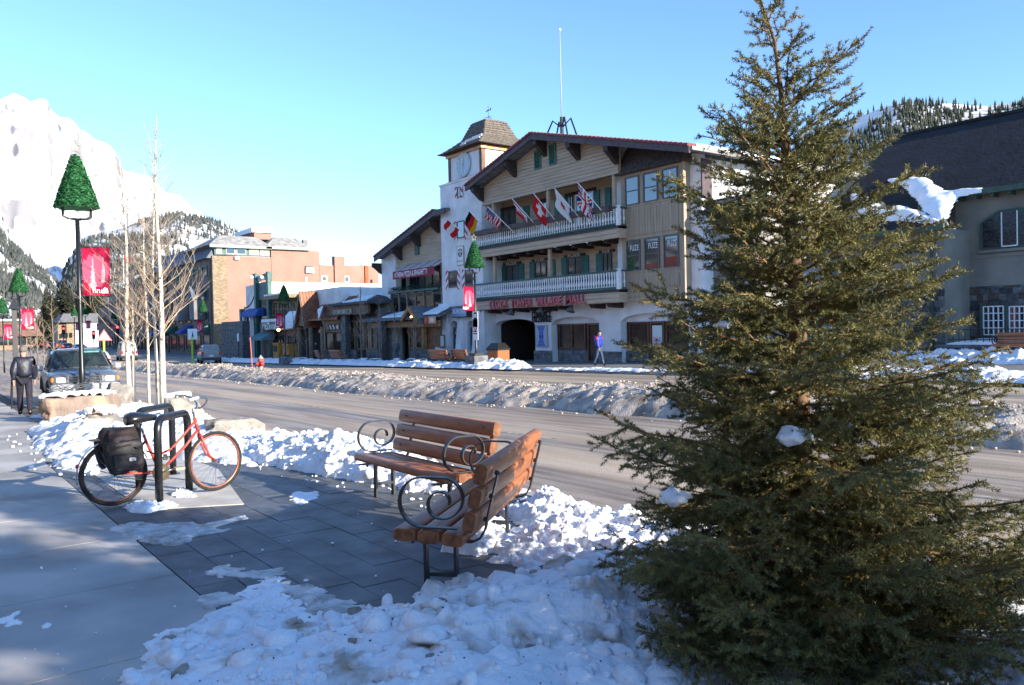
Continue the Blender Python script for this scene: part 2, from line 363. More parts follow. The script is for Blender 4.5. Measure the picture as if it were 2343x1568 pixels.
def sdf(px, py, poly):
    """signed distance to polygon, positive inside"""
    px, py = np.asarray(px), np.asarray(py); d = np.full(px.shape, 1e9); ins = np.zeros(px.shape, bool); n = len(poly)
    for i in range(n):
        ax, ay = poly[i][:2]; bx, by = poly[(i+1) % n][:2]; ex, ey = bx-ax, by-ay
        t = np.clip(((px-ax)*ex + (py-ay)*ey)/(ex*ex+ey*ey+1e-12), 0, 1); d = np.minimum(d, np.hypot(px-ax-t*ex, py-ay-t*ey))
        c = ((ay > py) != (by > py)) & (px < (bx-ax)*(py-ay)/((by-ay) if by != ay else 1e-12) + ax); ins ^= c
    return np.where(ins, d, -d)
def gza(x):
    x = np.asarray(x); t = np.clip((-85-x)/115.0, 0, 1); t = t*t*(3-2*t); return np.where(x > -85, SL*x, -.98 + t*.78)
SNOWF = {}
def snow_field(name, poly, H, edge, res, m, label=None, lump=.5, ls=4.0, seed=0, wob=.12, wobs=3.0, base=0.0, hfn=None, power=.6, kind='stuff', dz=0.0, ridg=.0):
    P = [p[:2] for p in poly]; x0, x1 = min(p[0] for p in P)-.3, max(p[0] for p in P)+.3; y0, y1 = min(p[1] for p in P)-.3, max(p[1] for p in P)+.3
    nx, ny = int((x1-x0)/res)+2, int((y1-y0)/res)+2
    X, Y = np.meshgrid(np.linspace(x0, x1, nx), np.linspace(y0, y1, ny), indexing='ij')
    s = sdf(X, Y, P) + wob*fbm(X*wobs, Y*wobs, seed*3.1, 4, .6)
    t = np.clip(s/edge, 0, 1)**power; h = H*t
    if hfn is not None: h = h*hfn(X, Y)
    n1 = fbm(X*ls, Y*ls, seed+.5, 5, .55); n2 = 1-np.abs(fbm(X*ls*1.7, Y*ls*1.7, seed+4.5, 4, .55))
    h = h*(1 + lump*n1 + ridg*(n2-.6)) ; h = np.where(s > 0, np.maximum(h, .006), -.03)
    Zc = gza(X) + base + dz + h
    SNOWF[name] = (x0, y0, (x1-x0)/(nx-1), (y1-y0)/(ny-1), Zc, s)
    idx = np.arange(nx*ny).reshape(nx, ny); ok = (s > -.03); q = ok[:-1, :-1] | ok[1:, :-1] | ok[1:, 1:] | ok[:-1, 1:]
    f = np.stack([idx[:-1, :-1], idx[1:, :-1], idx[1:, 1:], idx[:-1, 1:]], -1)[q]
    u, inv = np.unique(f, return_inverse=True); v = np.stack([X.ravel()[u], Y.ravel()[u], Zc.ravel()[u]], 1)
    o = link(name, nmesh(name, v, inv.reshape(-1, 4)), m, None, True, kind)
    if label: o['label'] = label; o['category'] = 'snow'
    return o
def field_z(name, x, y):
    x0, y0, dx, dy, Zc, s = SNOWF[name]; i = int(round((x-x0)/dx)); j = int(round((y-y0)/dy))
    if 0 <= i < Zc.shape[0] and 0 <= j < Zc.shape[1]: return Zc[i, j], s[i, j]
    return None, -1
_ico = {}
def ico_np(sub):
    if sub not in _ico:
        bm = bmesh.new(); bmesh.ops.create_icosphere(bm, subdivisions=sub, radius=1); bm.verts.index_update()
        _ico[sub] = (np.array([q.co[:] for q in bm.verts]), np.array([[q.index for q in f.verts] for f in bm.faces])); bm.free()
    return _ico[sub]
def chunks(name, pts, m, label=None, sub=2, rough=.35, kind='stuff', smooth=False):
    """broken lumps: pts = [(x,y,z,r)] as one mass"""
    V, Fc = ico_np(sub); P = np.array(pts); n = len(P); nv = len(V); idx = np.arange(n)[:, None]; G = lambda lo, hi, sh: RNG.uniform(lo, hi, sh)
    q = np.repeat(V[None], n, 0); d = 1 + rough*fbm(q[..., 0]*1.1+idx*3.7, q[..., 1]*1.1+idx*1.3, q[..., 2]*1.1, 3, .6); q = q*d[..., None]
    for _ in range(4):                                  # chip flat faces off
        nn = RNG.normal(size=(n, 3)); nn /= np.linalg.norm(nn, axis=1)[:, None]; dd = np.einsum('ijk,ik->ij', q, nn); q = q - (np.maximum(dd-G(.5, .85, (n, 1)), 0)*.92)[..., None]*nn[:, None]
    q = q*np.stack([G(.7, 1.3, n), G(.7, 1.2, n), G(.5, .95, n)], 1)[:, None]; a = G(0, 6.28, (n, 1)); c, s_ = np.cos(a), np.sin(a)
    q = np.stack([q[..., 0]*c-q[..., 1]*s_, q[..., 0]*s_+q[..., 1]*c, q[..., 2]], -1)*P[:, 3][:, None, None]+P[:, None, :3]
    vs = [q.reshape(-1, 3)]; fs = [(np.arange(n)[:, None, None]*nv+Fc[None]).reshape(-1, 3)]
    o = link(name, nmesh(name, np.concatenate(vs), np.concatenate(fs)), m, None, smooth, kind)
    if label: o['label'] = label; o['category'] = 'snow'
    return o
def scatter(name, poly, n, rlo, rhi, sink=.3, minS=.0, bias=2.0):
    P = [p[:2] for p in poly]; out = []; x0, x1 = min(p[0] for p in P), max(p[0] for p in P); y0, y1 = min(p[1] for p in P), max(p[1] for p in P)
    while len(out) < n:
        x, y = rnd(x0, x1), rnd(y0, y1); z, s = field_z(name, x, y)
        if s > minS: r = rlo + (rhi-rlo)*random.random()**bias; out.append((x, y, z + r*(.5-sink), r))
    return out
g2 = lambda l, dz=0: [onG(a, b, dz) for a, b in l]
# big trodden pile in the foreground
pile_poly = [(-4.95, 1.02), (-5.35, 1.55), (-5.75, 2.06), (-5.0, 2.0), (-4.72, 2.02), (-4.55, 2.45), (-4.68, 2.85), (-4.45, 3.4), (-4.35, 3.95), (-4.25, 4.3), (-3.4, 4.9), (-1.0, 5.0), (0.6, 4.6), (0.6, 1.0), (-2.0, .3), (-4.2, .6)]
def pile_h(X, Y):
    g = lambda cx, cy, s, a: a*np.exp(-((X-cx)**2+(Y-cy)**2)/(2*s*s))
    return np.clip(.16 + .75*np.clip((X+5.0)/1.6, 0, 1)*np.clip((Y-1.0)/1.2, 0, 1) + g(-4.35, 3.85, .28, .55) + g(-4.5, 2.75, .22, .35) + g(-3.3, 3.0, .3, .25) - g(-2.2, 3.1, .75, .95) - g(-4.9, 1.5, .45, .25) - g(-4.85, 3.5, .3, .25), .04, 1.4)
snow_field('snow_pile', pile_poly, .30, .60, .02, m_pile, 'heaped dirty trodden snow around the end of the near bench and under the spruce', .32, 2.2, 1, .10, 3.4, hfn=pile_h, ridg=.35)
chunks('snow_chunk_scatter', scatter('snow_pile', pile_poly, 620, .03, .12, .42, .03, 2.0), m_pile, 'broken lumps of snow strewn over the heap by the spruce', 2)
chunks('snow_crumb_scatter', scatter('snow_pile', pile_poly, 3600, .006, .034, .35, .02, 1.7), m_pile, 'small snow crumbs strewn over the heap by the spruce', 1, .5)
cpd = [q for q in scatter('snow_pile', pile_poly, 60, .02, .07, .5, .06, 2.0)]
chunks('dirty_snow_lumps', cpd, snow_mat('grey_ice', (.36, .32, .27), (.22, .19, .16), .3, .6, 9), 'sandy grey ice lumps stuck in the snow heap', 2)
chunks('grit', scatter('snow_pile', pile_poly, 700, .003, .009, .2, .02, 2.0), mat('dark_grit', (.07, .055, .045), .9), 'dark grit and bark crumbs on the snow heap', 1)
# sunlit strip behind the benches, up to the kerb
lit = [(-5.05, 3.35), (-5.5, 4.0), (-6.35, 4.55), (-6.6, 5.0), (-6.7, 5.25), (-3.0, 5.27), (-3.6, 4.3), (-4.3, 3.95)]
snow_field('snow_strip', lit, .10, .35, .02, m_snow, 'sunlit trampled snow strip between the near bench and the kerb', .9, 4.0, 2, .16, 4, ridg=1.0)
chunks('snow_strip_lumps', scatter('snow_strip', lit, 330, .012, .05, .35, .0, 2.5), m_snow, 'snow lumps on the strip behind the near bench', 2)
lit2 = [(-5.2, 3.45), (-5.35, 3.85), (-5.95, 4.25), (-6.1, 4.05), (-5.5, 3.35)]
snow_field('snow_heap', lit2, .2, .25, .016, m_snow, 'bright heap of snow under the rear of the near bench', .6, 5, 3, .05, 5, ridg=.8)
# ridge by the kerb from behind the far bench to the bicycle
rdg = [(-6.9, 4.75), (-7.6, 4.45), (-8.5, 4.35), (-9.6, 4.05), (-11.2, 3.85), (-12.4, 3.85), (-14.0, 4.2), (-17, 5.1), (-14.0, 5.28), (-10, 5.3), (-7.0, 5.3)]
def ridge_h(X, Y): return .45 + .95*np.exp(-((X+9.9)/1.7)**2) + .35*np.exp(-((X+12.5)/1.5)**2) - .3*np.exp(-((X+7.2)/.7)**2)
snow_field('snow_ridge', rdg, .25, .5, .02, m_snow, 'bright ploughed snow ridge along the kerb behind the bicycle and far bench', .25, 2.4, 5, .10, 3, hfn=ridge_h, ridg=.4)
chunks('snow_ridge_lumps', scatter('snow_ridge', rdg, 900, .012, .08, .35, .0, 2.6), m_snow, 'snow lumps on the ploughed ridge behind the far bench', 2)
ck = []
for k in range(36):
    x = rnd(-12.2, -6.6); y = 4.3 - .18*max(0, -x-8.4) + rnd(-.35, .1); ck.append((x, y, gz(x)+.006, rnd(.008, .035)))
chunks('loose_snow', ck, m_snow, 'small loose snow crumbs along the foot of the ridge', 1)
# snow round the boulders and the aspen bed
bed = [(-12.1, 1.85), (-13.2, 1.6), (-15.5, 1.62), (-17.6, 1.72), (-19.4, 1.85), (-21.0, 2.3), (-23.5, 2.4), (-25.5, 2.7), (-27.2, 3.6), (-25.5, 4.9), (-22, 5.25), (-14, 5.25), (-12.2, 4.3), (-11.2, 3.7), (-12.3, 3.2), (-13.2, 3.1), (-13.2, 1.95)]
def bed_h(X, Y): return .55 + .9*np.exp(-(((X+15.6)/1.5)**2+((Y-2.55)/.7)**2)) + .5*np.exp(-(((X+18.5)/1.4)**2+((Y-2.1)/.5)**2)) + .25*np.exp(-((Y-4.4)/.6)**2)
snow_field('snow_bed', bed, .23, .5, .045, m_snow, 'white snow heaped around the boulders and aspen trunks', .4, 2.2, 7, .12, 2.6, hfn=bed_h, ridg=.5)
chunks('snow_bed_lumps', scatter('snow_bed', bed, 380, .015, .09, .35, .0, 2.6), m_snow, 'snow lumps in the bed around the boulders', 2)
ck = [(x, y, gz(x)+.008, rnd(.01, .05)) for x, y in [(rnd(-19, -11.8), 1.62+rnd(-.35, .15)) for _ in range(30)]]
chunks('loose_snow', ck, m_snow, 'small loose snow crumbs at the edge of the boulder bed', 1)
# thin ice patches on the tiles and the walk
def ice(name, pts, H, res, seed, m=None, wob=.16, wobs=3.5, lab='thin frozen snow patch on the slate tiles'):
    return snow_field(name, g2(pts), H, .12, res, m or m_ice, lab, .7, 9, seed, wob, wobs, ridg=.9)
ice('ice_patch', [(262, 1200), (300, 1190), (400, 1200), (490, 1205), (500, 1215), (440, 1235), (420, 1250), (330, 1245), (300, 1225)], .014, .012, 21, wob=.1, lab='thin frozen snow patch where walk and slate tiles meet near the bicycle')
ice('ice_patch', [(470, 1305), (520, 1295), (560, 1308), (640, 1300), (650, 1315), (580, 1325), (500, 1325)], .010, .010, 22, wob=.06, wobs=6, lab='small frozen snow patch in the middle of the slate tiles')
ice('ice_patch', [(440, 1370), (500, 1355), (580, 1365), (560, 1378), (480, 1390)], .010, .010, 23, wob=.06, wobs=6, lab='small frozen snow patch at the edge of the concrete walk')
ice('ice_patch', [(610, 1345), (660, 1335), (740, 1350), (770, 1370), (860, 1390), (940, 1395), (960, 1430), (820, 1420), (700, 1405)], .014, .010, 24, wob=.10, wobs=5, lab='streaky frozen snow on the slate tiles beside the snow heap')
ice('ice_patch', [(360, 1500), (440, 1420), (560, 1390), (660, 1390), (690, 1440), (640, 1500), (660, 1568), (400, 1575)], .035, .012, 25, m_pile, .10, 4, lab='flat grimy ice sheet spilling onto the concrete walk')
ice('ice_patch', [(440, 1205), (560, 1180), (570, 1186), (470, 1212)], .006, .010, 26, wob=.03, wobs=8, lab='narrow frost streak on the tiles in front of the rack pad')
ice('ice_patch', [(672, 1128), (720, 1126), (730, 1136), (690, 1155), (670, 1150)], .01, .012, 27, m_snow, .06, 6, lab='small white snow patch on the tiles in front of the ridge')
ice('ice_patch', [(0, 1420), (30, 1405), (45, 1420), (20, 1440), (0, 1440)], .012, .01, 28, m_snow, .05, 8, lab='snow scrap on the concrete walk')
ice('ice_patch', [(270, 1160), (370, 1150), (395, 1160), (330, 1175), (290, 1172)], .05, .012, 29, m_snow, .06, 6, lab='snow crust under the bicycle and rack leg')
ice('ice_patch', [(395, 1132), (420, 1118), (450, 1130), (440, 1140), (400, 1142)], .06, .012, 30, m_snow, .05, 6, lab='snow lump at the far leg of the near rack')
ck = [(*onG(px, py)[:2], gz(onG(px, py).x)+.006, r) for px, py, r in
      [(108, 1435, .035), (318, 1232, .02), (170, 1305, .012), (95, 1302, .018), (480, 1310, .015), (700, 1330, .02), (860, 1320, .015), (760, 1245, .02), (600, 1260, .015), (850, 1200, .015), (530, 1275, .012), (400, 1390, .012), (905, 1240, .015), (660, 1240, .012), (150, 1390, .01), (220, 1450, .01)]]
for k in range(90):
    p = onG(rnd(-60, 1000), rnd(1170, 1560)); ck.append((p.x, p.y, p.z+.001, rnd(.002, .006)))
chunks('snow_crumbs', ck, m_snow, 'scattered snow crumbs on the tiles and walk', 1)
# near kerb gutter snow and road grit
gut = [(-3, 5.3), (-3, 5.6), (-6.5, 5.62), (-8.5, 5.75), (-12, 5.6), (-22, 5.75), (-24, 5.5), (-22, 5.3)]
snow_field('gutter_slush', gut, .05, .2, .04, m_bank, 'grey slush in the gutter along the near kerb', .8, 3, 9, .18, 1.6, base=-.13, ridg=.8)
# median: ploughed sandy snow bank
med = [(14, 12.75), (5, 12.7), (-2, 12.75), (-5.2, 12.68), (-13.1, 12.6), (-25.6, 12.3), (-36.5, 12.6), (-60, 13.0), (-84, 13.5), (-84, 15.2), (-60, 15.4), (-36, 15.5), (-13, 15.6), (14, 15.7)]
def med_h(X, Y): return 1 + .25*np.clip((-X-25)/30, 0, 1) + .12*np.sin(X*.35) + .1*np.sin(X*.9+1)
snow_field('median_snow_bank', med, .44, 1.0, .08, m_bank, 'long ploughed bank of sandy brown snow down the middle of the road', .16, 3.2, 12, .2, .8, base=-.13, hfn=med_h, ridg=.28)
mc = scatter('median_snow_bank', [(14, 12.6), (14, 15.6), (-40, 15.6), (-40, 12.2)], 2600, .012, .05, .35, .02, 2.6) + scatter('median_snow_bank', [(-40, 12.4), (-40, 15.5), (-84, 15.5), (-84, 12.6)], 600, .02, .06, .3, .02, 3)
def crest(x):
    b = (-9, 0)
    for k in range(18):
        y = 12.6 + k*.15; z, s = field_z('median_snow_bank', x, y)
        if z is not None and z > b[0]: b = (z, y)
    return b
for k in range(900):
    x = rnd(-70, 8); z, y = crest(x); r = rnd(.02, .075)*random.random()**.5; mc.append((x, y+rnd(-.28, .25), z+r*.2, r))
chunks('bank_lumps', mc, m_bankchunk, 'icy lumps all over the sandy median snow bank', 1, .4)
mf = []
for k in range(420):
    x = rnd(-70, 6); y = 12.5 + rnd(-.55, .12) - .3*math.exp(-((x+25)/8)**2); mf.append((x, y, gz(x)-.12, rnd(.012, .06)*random.random()**.7))
chunks('road_lumps', mf, m_bankchunk, 'loose lumps of icy snow on the asphalt at the foot of the median bank', 1, .4)
# far side snow
def farsnow(name, poly, H, edge, seed, lab, res=.07, m=None, base=0.0, lump=.5, **kw): return snow_field(name, poly, H, edge, res, m or m_far, lab, lump, 1.6, seed, .25, 1.2, base=base, ridg=.6, **kw)
farsnow('kerb_snow', [(-33.5, 24.9), (-40, 24.6), (-50, 24.5), (-62, 24.4), (-75, 24.2), (-92, 24.4), (-92, 26.4), (-75, 26.6), (-62, 26.9), (-50, 26.6), (-42, 26.0), (-37, 26.6), (-34.4, 26.6)], .22, .5, 31, 'ploughed snow in front of the far benches and shop trees')
farsnow('snow_mound', [(-33.6, 25.6), (-35, 25.2), (-37.5, 25.5), (-38, 26.4), (-36.2, 26.7), (-34.2, 26.5)], .42, .8, 32, 'white shovelled snow mound beside the litter bin')
farsnow('kerb_snow', [(-12, 25.4), (-18, 25.3), (-26, 25.2), (-32, 25.1), (-32, 25.7), (-26, 26.0), (-18, 26.2), (-12, 26.4)], .08, .3, 33, 'thin shaded snow along the far kerb in front of the white mall')
farsnow('kerb_snow', [(12, 24.6), (-2, 24.6), (-12, 24.9), (-20, 25.0), (-20, 26.6), (-12, 27.2), (-2, 27.4), (12, 27.4)], .22, .5, 34, 'ploughed snow along the far kerb before the church')
farsnow('snow_strip', [(6, 33.5), (-10, 34.0), (-19, 36.4), (-24, 37.5), (-24, 39.4), (-18, 39.3), (0, 39.3), (6, 39.3)], .35, 1.0, 35, 'snow lying against the low stone wall of the church')
# ------------------------------------------------------------------ mountains and hills
def interp(pts, xs): a = np.array(sorted(pts)); return np.interp(xs, a[:, 0], a[:, 1])
def hill(name, crest, Dc, Df, m, p0, p1, nu, nv, amp, nsc, power=1.15, zb=-5, back=.35, seed=0, Dfn=None):
    """terrain whose skyline follows the photographed one: crest at distance Dc, foot at Df"""
    us = np.linspace(p0, p1, nu); cy = interp(crest, us); V = []; ss = np.linspace(-back, 1, nv)
    for i, u in enumerate(us):
        d = ray(u, cy[i]); hl = math.hypot(d.x, d.y); dx, dy, el = d.x/hl, d.y/hl, d.z/hl
        dc = Dc*(1 + (Dfn(u) if Dfn else 0)); H = HC + el*dc
        for s in ss:
            r = dc - s*(dc-Df)
            if s >= 0: h = zb + (H-zb)*(1-s)**power
            else: h = zb + (H-zb)*(1+s*1.2)
            V.append((dx*r, dy*r, h, s, H))
    V = np.array(V); X, Y, Hh, S, HH = V.T
    n = fbm(X/nsc, Y/nsc, seed, 6, .52); rg = 1-2*np.abs(fbm(X/nsc*1.3+7, Y/nsc*1.3, seed+2, 5, .55))
    wgt = np.clip(np.abs(S)*5, 0, 1)*np.clip((1-S)*4, 0, 1)
    Zc = Hh + amp*(n*.6+rg*.5)*wgt + amp*.10*fbm(X/nsc*6, Y/nsc*6, seed+1, 4, .6)*np.clip((1-S)*4, 0, 1)
    idx = np.arange(nu*nv).reshape(nu, nv); f = np.stack([idx[:-1, :-1], idx[1:, :-1], idx[1:, 1:], idx[:-1, 1:]], -1).reshape(-1, 4)
    me = nmesh(name, np.stack([X, Y, Zc], 1), f)
    o = link(name, me, m, None, True, 'structure'); return o, X.reshape(nu, nv), Y.reshape(nu, nv), Zc.reshape(nu, nv), us, ss
def rock_mat(name, rock, snow, lo, hi, sc, steep=.55, soft=.25):
    m = bpy.data.materials.new(name); m.use_nodes = True; N, Lk = m.node_tree.nodes, m.node_tree.links; b = N['Principled BSDF']; b.inputs['Roughness'].default_value = .85; b.inputs['Specular IOR Level'].default_value = .1
    g = N.new('ShaderNodeNewGeometry'); sp = N.new('ShaderNodeSeparateXYZ'); Lk.new(g.outputs['Normal'], sp.inputs[0])
    n = N.new('ShaderNodeTexNoise'); n.inputs['Scale'].default_value = sc; n.inputs['Detail'].default_value = 9; n.inputs['Roughness'].default_value = .65; Lk.new(g.outputs['Position'], n.inputs['Vector'])
    a = N.new('ShaderNodeMath'); a.operation = 'MULTIPLY_ADD'; Lk.new(n.outputs[0], a.inputs[0]); a.inputs[1].default_value = soft*2; Lk.new(sp.outputs[2], a.inputs[2])
    r = N.new('ShaderNodeMapRange'); r.inputs[1].default_value = steep+soft-.05; r.inputs[2].default_value = steep+soft+.08; Lk.new(a.outputs[0], r.inputs[0])
    mx = N.new('ShaderNodeMix'); mx.data_type = 'RGBA'; Lk.new(r.outputs[0], mx.inputs[0]); mx.inputs[6].default_value = (*rock, 1); mx.inputs[7].default_value = (*snow, 1); Lk.new(mx.outputs[2], b.inputs['Base Color'])
    return m
m_mount = rock_mat('snowy_rock', (.24, .23, .24), (.86, .88, .92), 0, 0, .016, .445, .30)
c1 = [(.3086*x, 181.5+.3086*y) for x, y in [(-900, 700), (-600, 420), (-300, 220), (0, 150), (50, 125), (110, 100), (180, 112), (215, 150), (270, 145), (320, 150), (355, 170), (370, 225), (440, 285), (510, 300), (560, 330), (600, 380), (650, 410), (700, 460), (760, 460), (820, 480), (860, 530), (890, 610), (920, 680), (990, 690), (1050, 715), (1110, 735), (1170, 780), (1250, 845), (1310, 860), (1370, 890), (1430, 950), (1500, 990), (1545, 1030), (1700, 1100), (1900, 1180), (2200, 1330), (2600, 1560)]]
mo = hill('mountain', c1, 3100, 1900, m_mount, -260, 800, 300, 170, 85, 310, 1.0, seed=3)[0]
# wooded hills below it
m_hillsnow = mat('hill_snow', (.72, .74, .77), .9, .35, .01, 0, 1, col2=(.44, .42, .38))
def conifers(name, pts, m, nseg=6):
    """many little pointed trees as one wood"""
    P = np.asarray(pts); n = len(P); vs, fs = [], []; x, y, z, h = P.T; r = h*RNG.uniform(.15, .24, n); a0 = RNG.uniform(0, 6.28, n); base = 0
    for t in range(2):
        rr = r*(1 if t == 0 else .66); zb = z+h*(.08+.36*t); zt = z+h*(.62 if t == 0 else 1.0); ang = a0[:, None]+np.arange(nseg)*2*math.pi/nseg; jr = RNG.uniform(.7, 1.3, (n, nseg))
        ring = np.stack([x[:, None]+rr[:, None]*jr*np.cos(ang), y[:, None]+rr[:, None]*jr*np.sin(ang), zb[:, None]-h[:, None]*RNG.uniform(0, .08, (n, nseg))], -1)
        tip = np.stack([x, y, zt], -1)[:, None]; v = np.concatenate([ring, tip], 1).reshape(-1, 3); k = np.arange(nseg); f = np.stack([k, (k+1) % nseg, np.full(nseg, nseg)], 1)
        vs.append(v); fs.append((np.arange(n)[:, None, None]*(nseg+1)+f[None]).reshape(-1, 3)+base); base += len(v)
    return link(name, nmesh(name, np.concatenate(vs), np.concatenate(fs)), m, None, False, 'stuff')
m_wood1 = mat('far_wood_hazed', (.105, .112, .098), .9, .4, .03, 0, 1, col2=(.055, .062, .058))  # tree colour lightened to imitate haze over the far hills
m_wood2 = mat('near_wood', (.060, .064, .034), .9, .5, .05, 0, 1, col2=(.026, .030, .018))
m_wood3 = mat('winter_scrub', (.12, .10, .075), .95, .4, .05, 0, 1)
def forest(X, Y, Zc, us, ss, n, h0, h1, dens, smin=-.02, smax=.97):
    nu, nv = X.shape; K = n*9; i = RNG.integers(0, nu-1, K); j = RNG.integers(0, nv-1, K); a, b_ = RNG.random(K), RNG.random(K)
    f = lambda Q: Q[i, j]*(1-a)*(1-b_) + Q[i+1, j]*a*(1-b_) + Q[i, j+1]*(1-a)*b_ + Q[i+1, j+1]*a*b_
    x, y, z = f(X), f(Y), f(Zc); sv = ss[j]; ok = (sv > smin) & (sv < smax) & (dens(x, y, us[i], sv) > RNG.random(K)); k = np.nonzero(ok)[0][:n]
    return np.stack([x[k], y[k], z[k]-1, RNG.uniform(h0, h1, len(k))], 1)
c2 = [(.3086*x, 181.5+.3086*y) for x, y in [(300, 1900), (420, 1640), (480, 1380), (560, 1240), (640, 1160), (760, 1130), (850, 1120), (950, 1080), (1050, 1050), (1150, 1020), (1240, 1010), (1330, 990), (1400, 1010), (1500, 1030), (1560, 1035), (1640, 1070), (1720, 1110), (1780, 1145), (1900, 1200), (2100, 1290), (2500, 1450), (3200, 1700), (3700, 1940)]]
_, X, Y, Zc, us, ss = hill('wooded_hill', c2, 2000, 900, m_hillsnow, 100, 1140, 140, 50, 18, 260, 1.1, seed=9)
def d2(x, y, u, s):
    gap = fbm(x/240., y/150., 5, 3); band = np.exp(-((s-.22)/.1)**2)*(u > 330)
    return np.maximum(0.03, 1 - 1.9*np.maximum(0, gap+.12) - .75*band*(u/560))
conifers('hill_wood', forest(X, Y, Zc, us, ss, 8000, 9, 16, d2), m_wood1, 5)['label'] = 'haze-paled pine wood covering the rounded hill below the mountain'
c3 = [(.3086*x, 181.5+.3086*y) for x, y in [(-700, 500), (-300, 760), (0, 985), (60, 1090), (150, 1180), (230, 1290), (330, 1390), (420, 1500), (520, 1640), (800, 1750), (1100, 1900)]]
_, X, Y, Zc, us, ss = hill('wooded_slope', c3, 1700, 700, m_hillsnow, -220, 330, 80, 45, 14, 220, 1.1, seed=21)
def d3(x, y, u, s): return np.maximum(0.02, .95 - 2.2*np.maximum(0, fbm(x/170., y/110., 8, 3)+.16))
conifers('slope_wood', forest(X, Y, Zc, us, ss, 4200, 9, 15, d3), m_wood1, 5)['label'] = 'pines with snow gaps on the slope left of the valley'
c4 = [(1814.5+.463*x, 181.5+.463*y) for x, y in [(-1200, 1230), (-800, 900), (-300, 560), (-100, 425), (30, 335), (100, 297), (200, 235), (350, 172), (430, 140), (510, 116), (600, 113), (690, 118), (780, 117), (850, 125), (960, 130), (1060, 116), (1139, 102), (1400, 60), (1900, 160), (2350, 900)]]
_, X, Y, Zc, us, ss = hill('tree_covered_hill', c4, 1250, 500, m_hillsnow, 1270, 2900, 120, 50, 10, 200, 1.1, seed=33)
def d4(x, y, u, s):
    return np.maximum(.05, .8 - 1.9*np.maximum(0, fbm(x/60., y/130., 3, 3)+.02) - .35*((u > 2180) & (s < .25)))
conifers('hill_pines', forest(X, Y, Zc, us, ss, 7000, 8, 14, d4), m_wood2, 6)['label'] = 'sunlit pines scattered over the snowy hill behind the church'
# the valley's other wooded ridge, behind the viewer (the windows mirror it)
az = np.radians(np.linspace(170, 318, 90)); rr = np.linspace(0, 1, 14); X = np.array([[math.cos(a)*(700+1100*r) for r in rr] for a in az]); Y = np.array([[math.sin(a)*(700+1100*r) for r in rr] for a in az])
edge = np.clip(np.minimum(np.linspace(0, 1, 90), np.linspace(1, 0, 90))*6, 0, 1)[:, None]; Zr = edge*(190*rr[None]**1.1*(1+.35*fbm(X/500, Y/500, 4, 4))+8*fbm(X/60, Y/60, 9, 4))-4
ix = np.arange(90*14).reshape(90, 14); link('wooded_ridge', nmesh('wooded_ridge', np.stack([X, Y, Zr], -1).reshape(-1, 3), np.stack([ix[:-1, :-1], ix[1:, :-1], ix[1:, 1:], ix[:-1, 1:]], -1).reshape(-1, 4)), mat('ridge_wood', (.55, .56, .58), .9, .5, .02, 0, 1, col2=(.05, .055, .05), lo=.52, hi=.66, detail=8), None, True, 'structure')
# ------------------------------------------------------------------ building helpers
def pt(zf, x, y, Y): return onY(*zf(x, y), Y)
m_glass = mat('window_glass', (.018, .022, .026), .04, spec=.9); m_glass.node_tree.nodes['Principled BSDF'].inputs['IOR'].default_value = 1.75
m_glass2 = mat('shop_glass', (.035, .034, .032), .05, .6, 1.3, col2=(.010, .010, .012), spec=.55, detail=3)
m_stucco = mat('white_stucco', (.74, .745, .76), .9, .12, 1.2, .5, 14, col2=(.62, .62, .63), bdist=.03)
m_stucco2 = mat('grey_stucco', (.30, .285, .26), .9, .25, .6, .4, 14, bdist=.03)
m_siding = mat('tan_siding', (.44, .335, .235), .7, .16, 2.0, .2, 30, stretch=(.3, 1, 4))
m_bay = mat('bay_siding', (.36, .275, .195), .7, .16, 2.0, .2, 30, stretch=(4, 1, .3))
m_dkwood = mat('dark_brown_timber', (.040, .026, .022), .6, .3, 4)
m_barge = mat('purple_brown_board', (.075, .050, .055), .6, .2, 3)
m_redtile = mat('red_roof_tile', (.19, .030, .028), .6, .4, 9)
m_green = mat('green_paint', (.020, .095, .075), .5, .25, 5)
m_shut = mat('shutter_green', (.022, .115, .090), .5, .25, 6)
m_white = mat('white_paint', (.78, .78, .79), .6, .1, 5)
m_brown = mat('brown_rail', (.075, .048, .042), .6, .25, 4)
m_shake = mat('cedar_shake', (.20, .165, .13), .85, .5, 6, .4, 30, col2=(.10, .085, .07))
m_shake2 = mat('dark_shake', (.075, .055, .048), .85, .4, 6, .4, 30)
m_stone = mat('rough_stone', (.16, .165, .17), .85, .45, 3, .8, 18, bdist=.03)
m_copper = mat('copper_gutter', (.42, .17, .075), .35, .2, 4, metal=.7)
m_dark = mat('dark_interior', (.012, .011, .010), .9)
m_roofsnow = mat('roof_snow', (.85, .87, .9), .8, .1, .6, .3, 4, bdist=.05)
m_bluegrey = mat('bluegrey_roof', (.13, .145, .17), .85, .3, 3, .3, 20)
m_sill = mat('window_frame_grey', (.10, .095, .10), .5)
m_door = mat('red_brown_wood', (.13, .048, .025), .5, .3, 5)
m_bronze = mat('bronze_frame', (.06, .045, .035), .4, metal=.3)
m_attr = mat_attr('printed_panel')
m_cloth = mat_attr('flag_cloth', .8, .08, 3, .1, .35)
m_black = mat('black_paint', (.010, .010, .011), .35, spec=.5)
m_pink = mat('faded_red_letters', (.52, .12, .14), .6, .25, 3)
m_text_w = mat('white_letters', (.75, .75, .74), .6)
m_text_dk = mat('dark_letters', (.025, .022, .025), .5)
m_warm = mat('lit_lamp', (1, .7, .4), .5, emit=((1, .55, .22), 6))
m_redrefl = mat('red_reflection', (.16, .035, .012), .6, .6, 1.0, col2=(.1, .02, .01), emit=((1, .16, .03), .012))  # reddish window reflection put into a faintly glowing colour
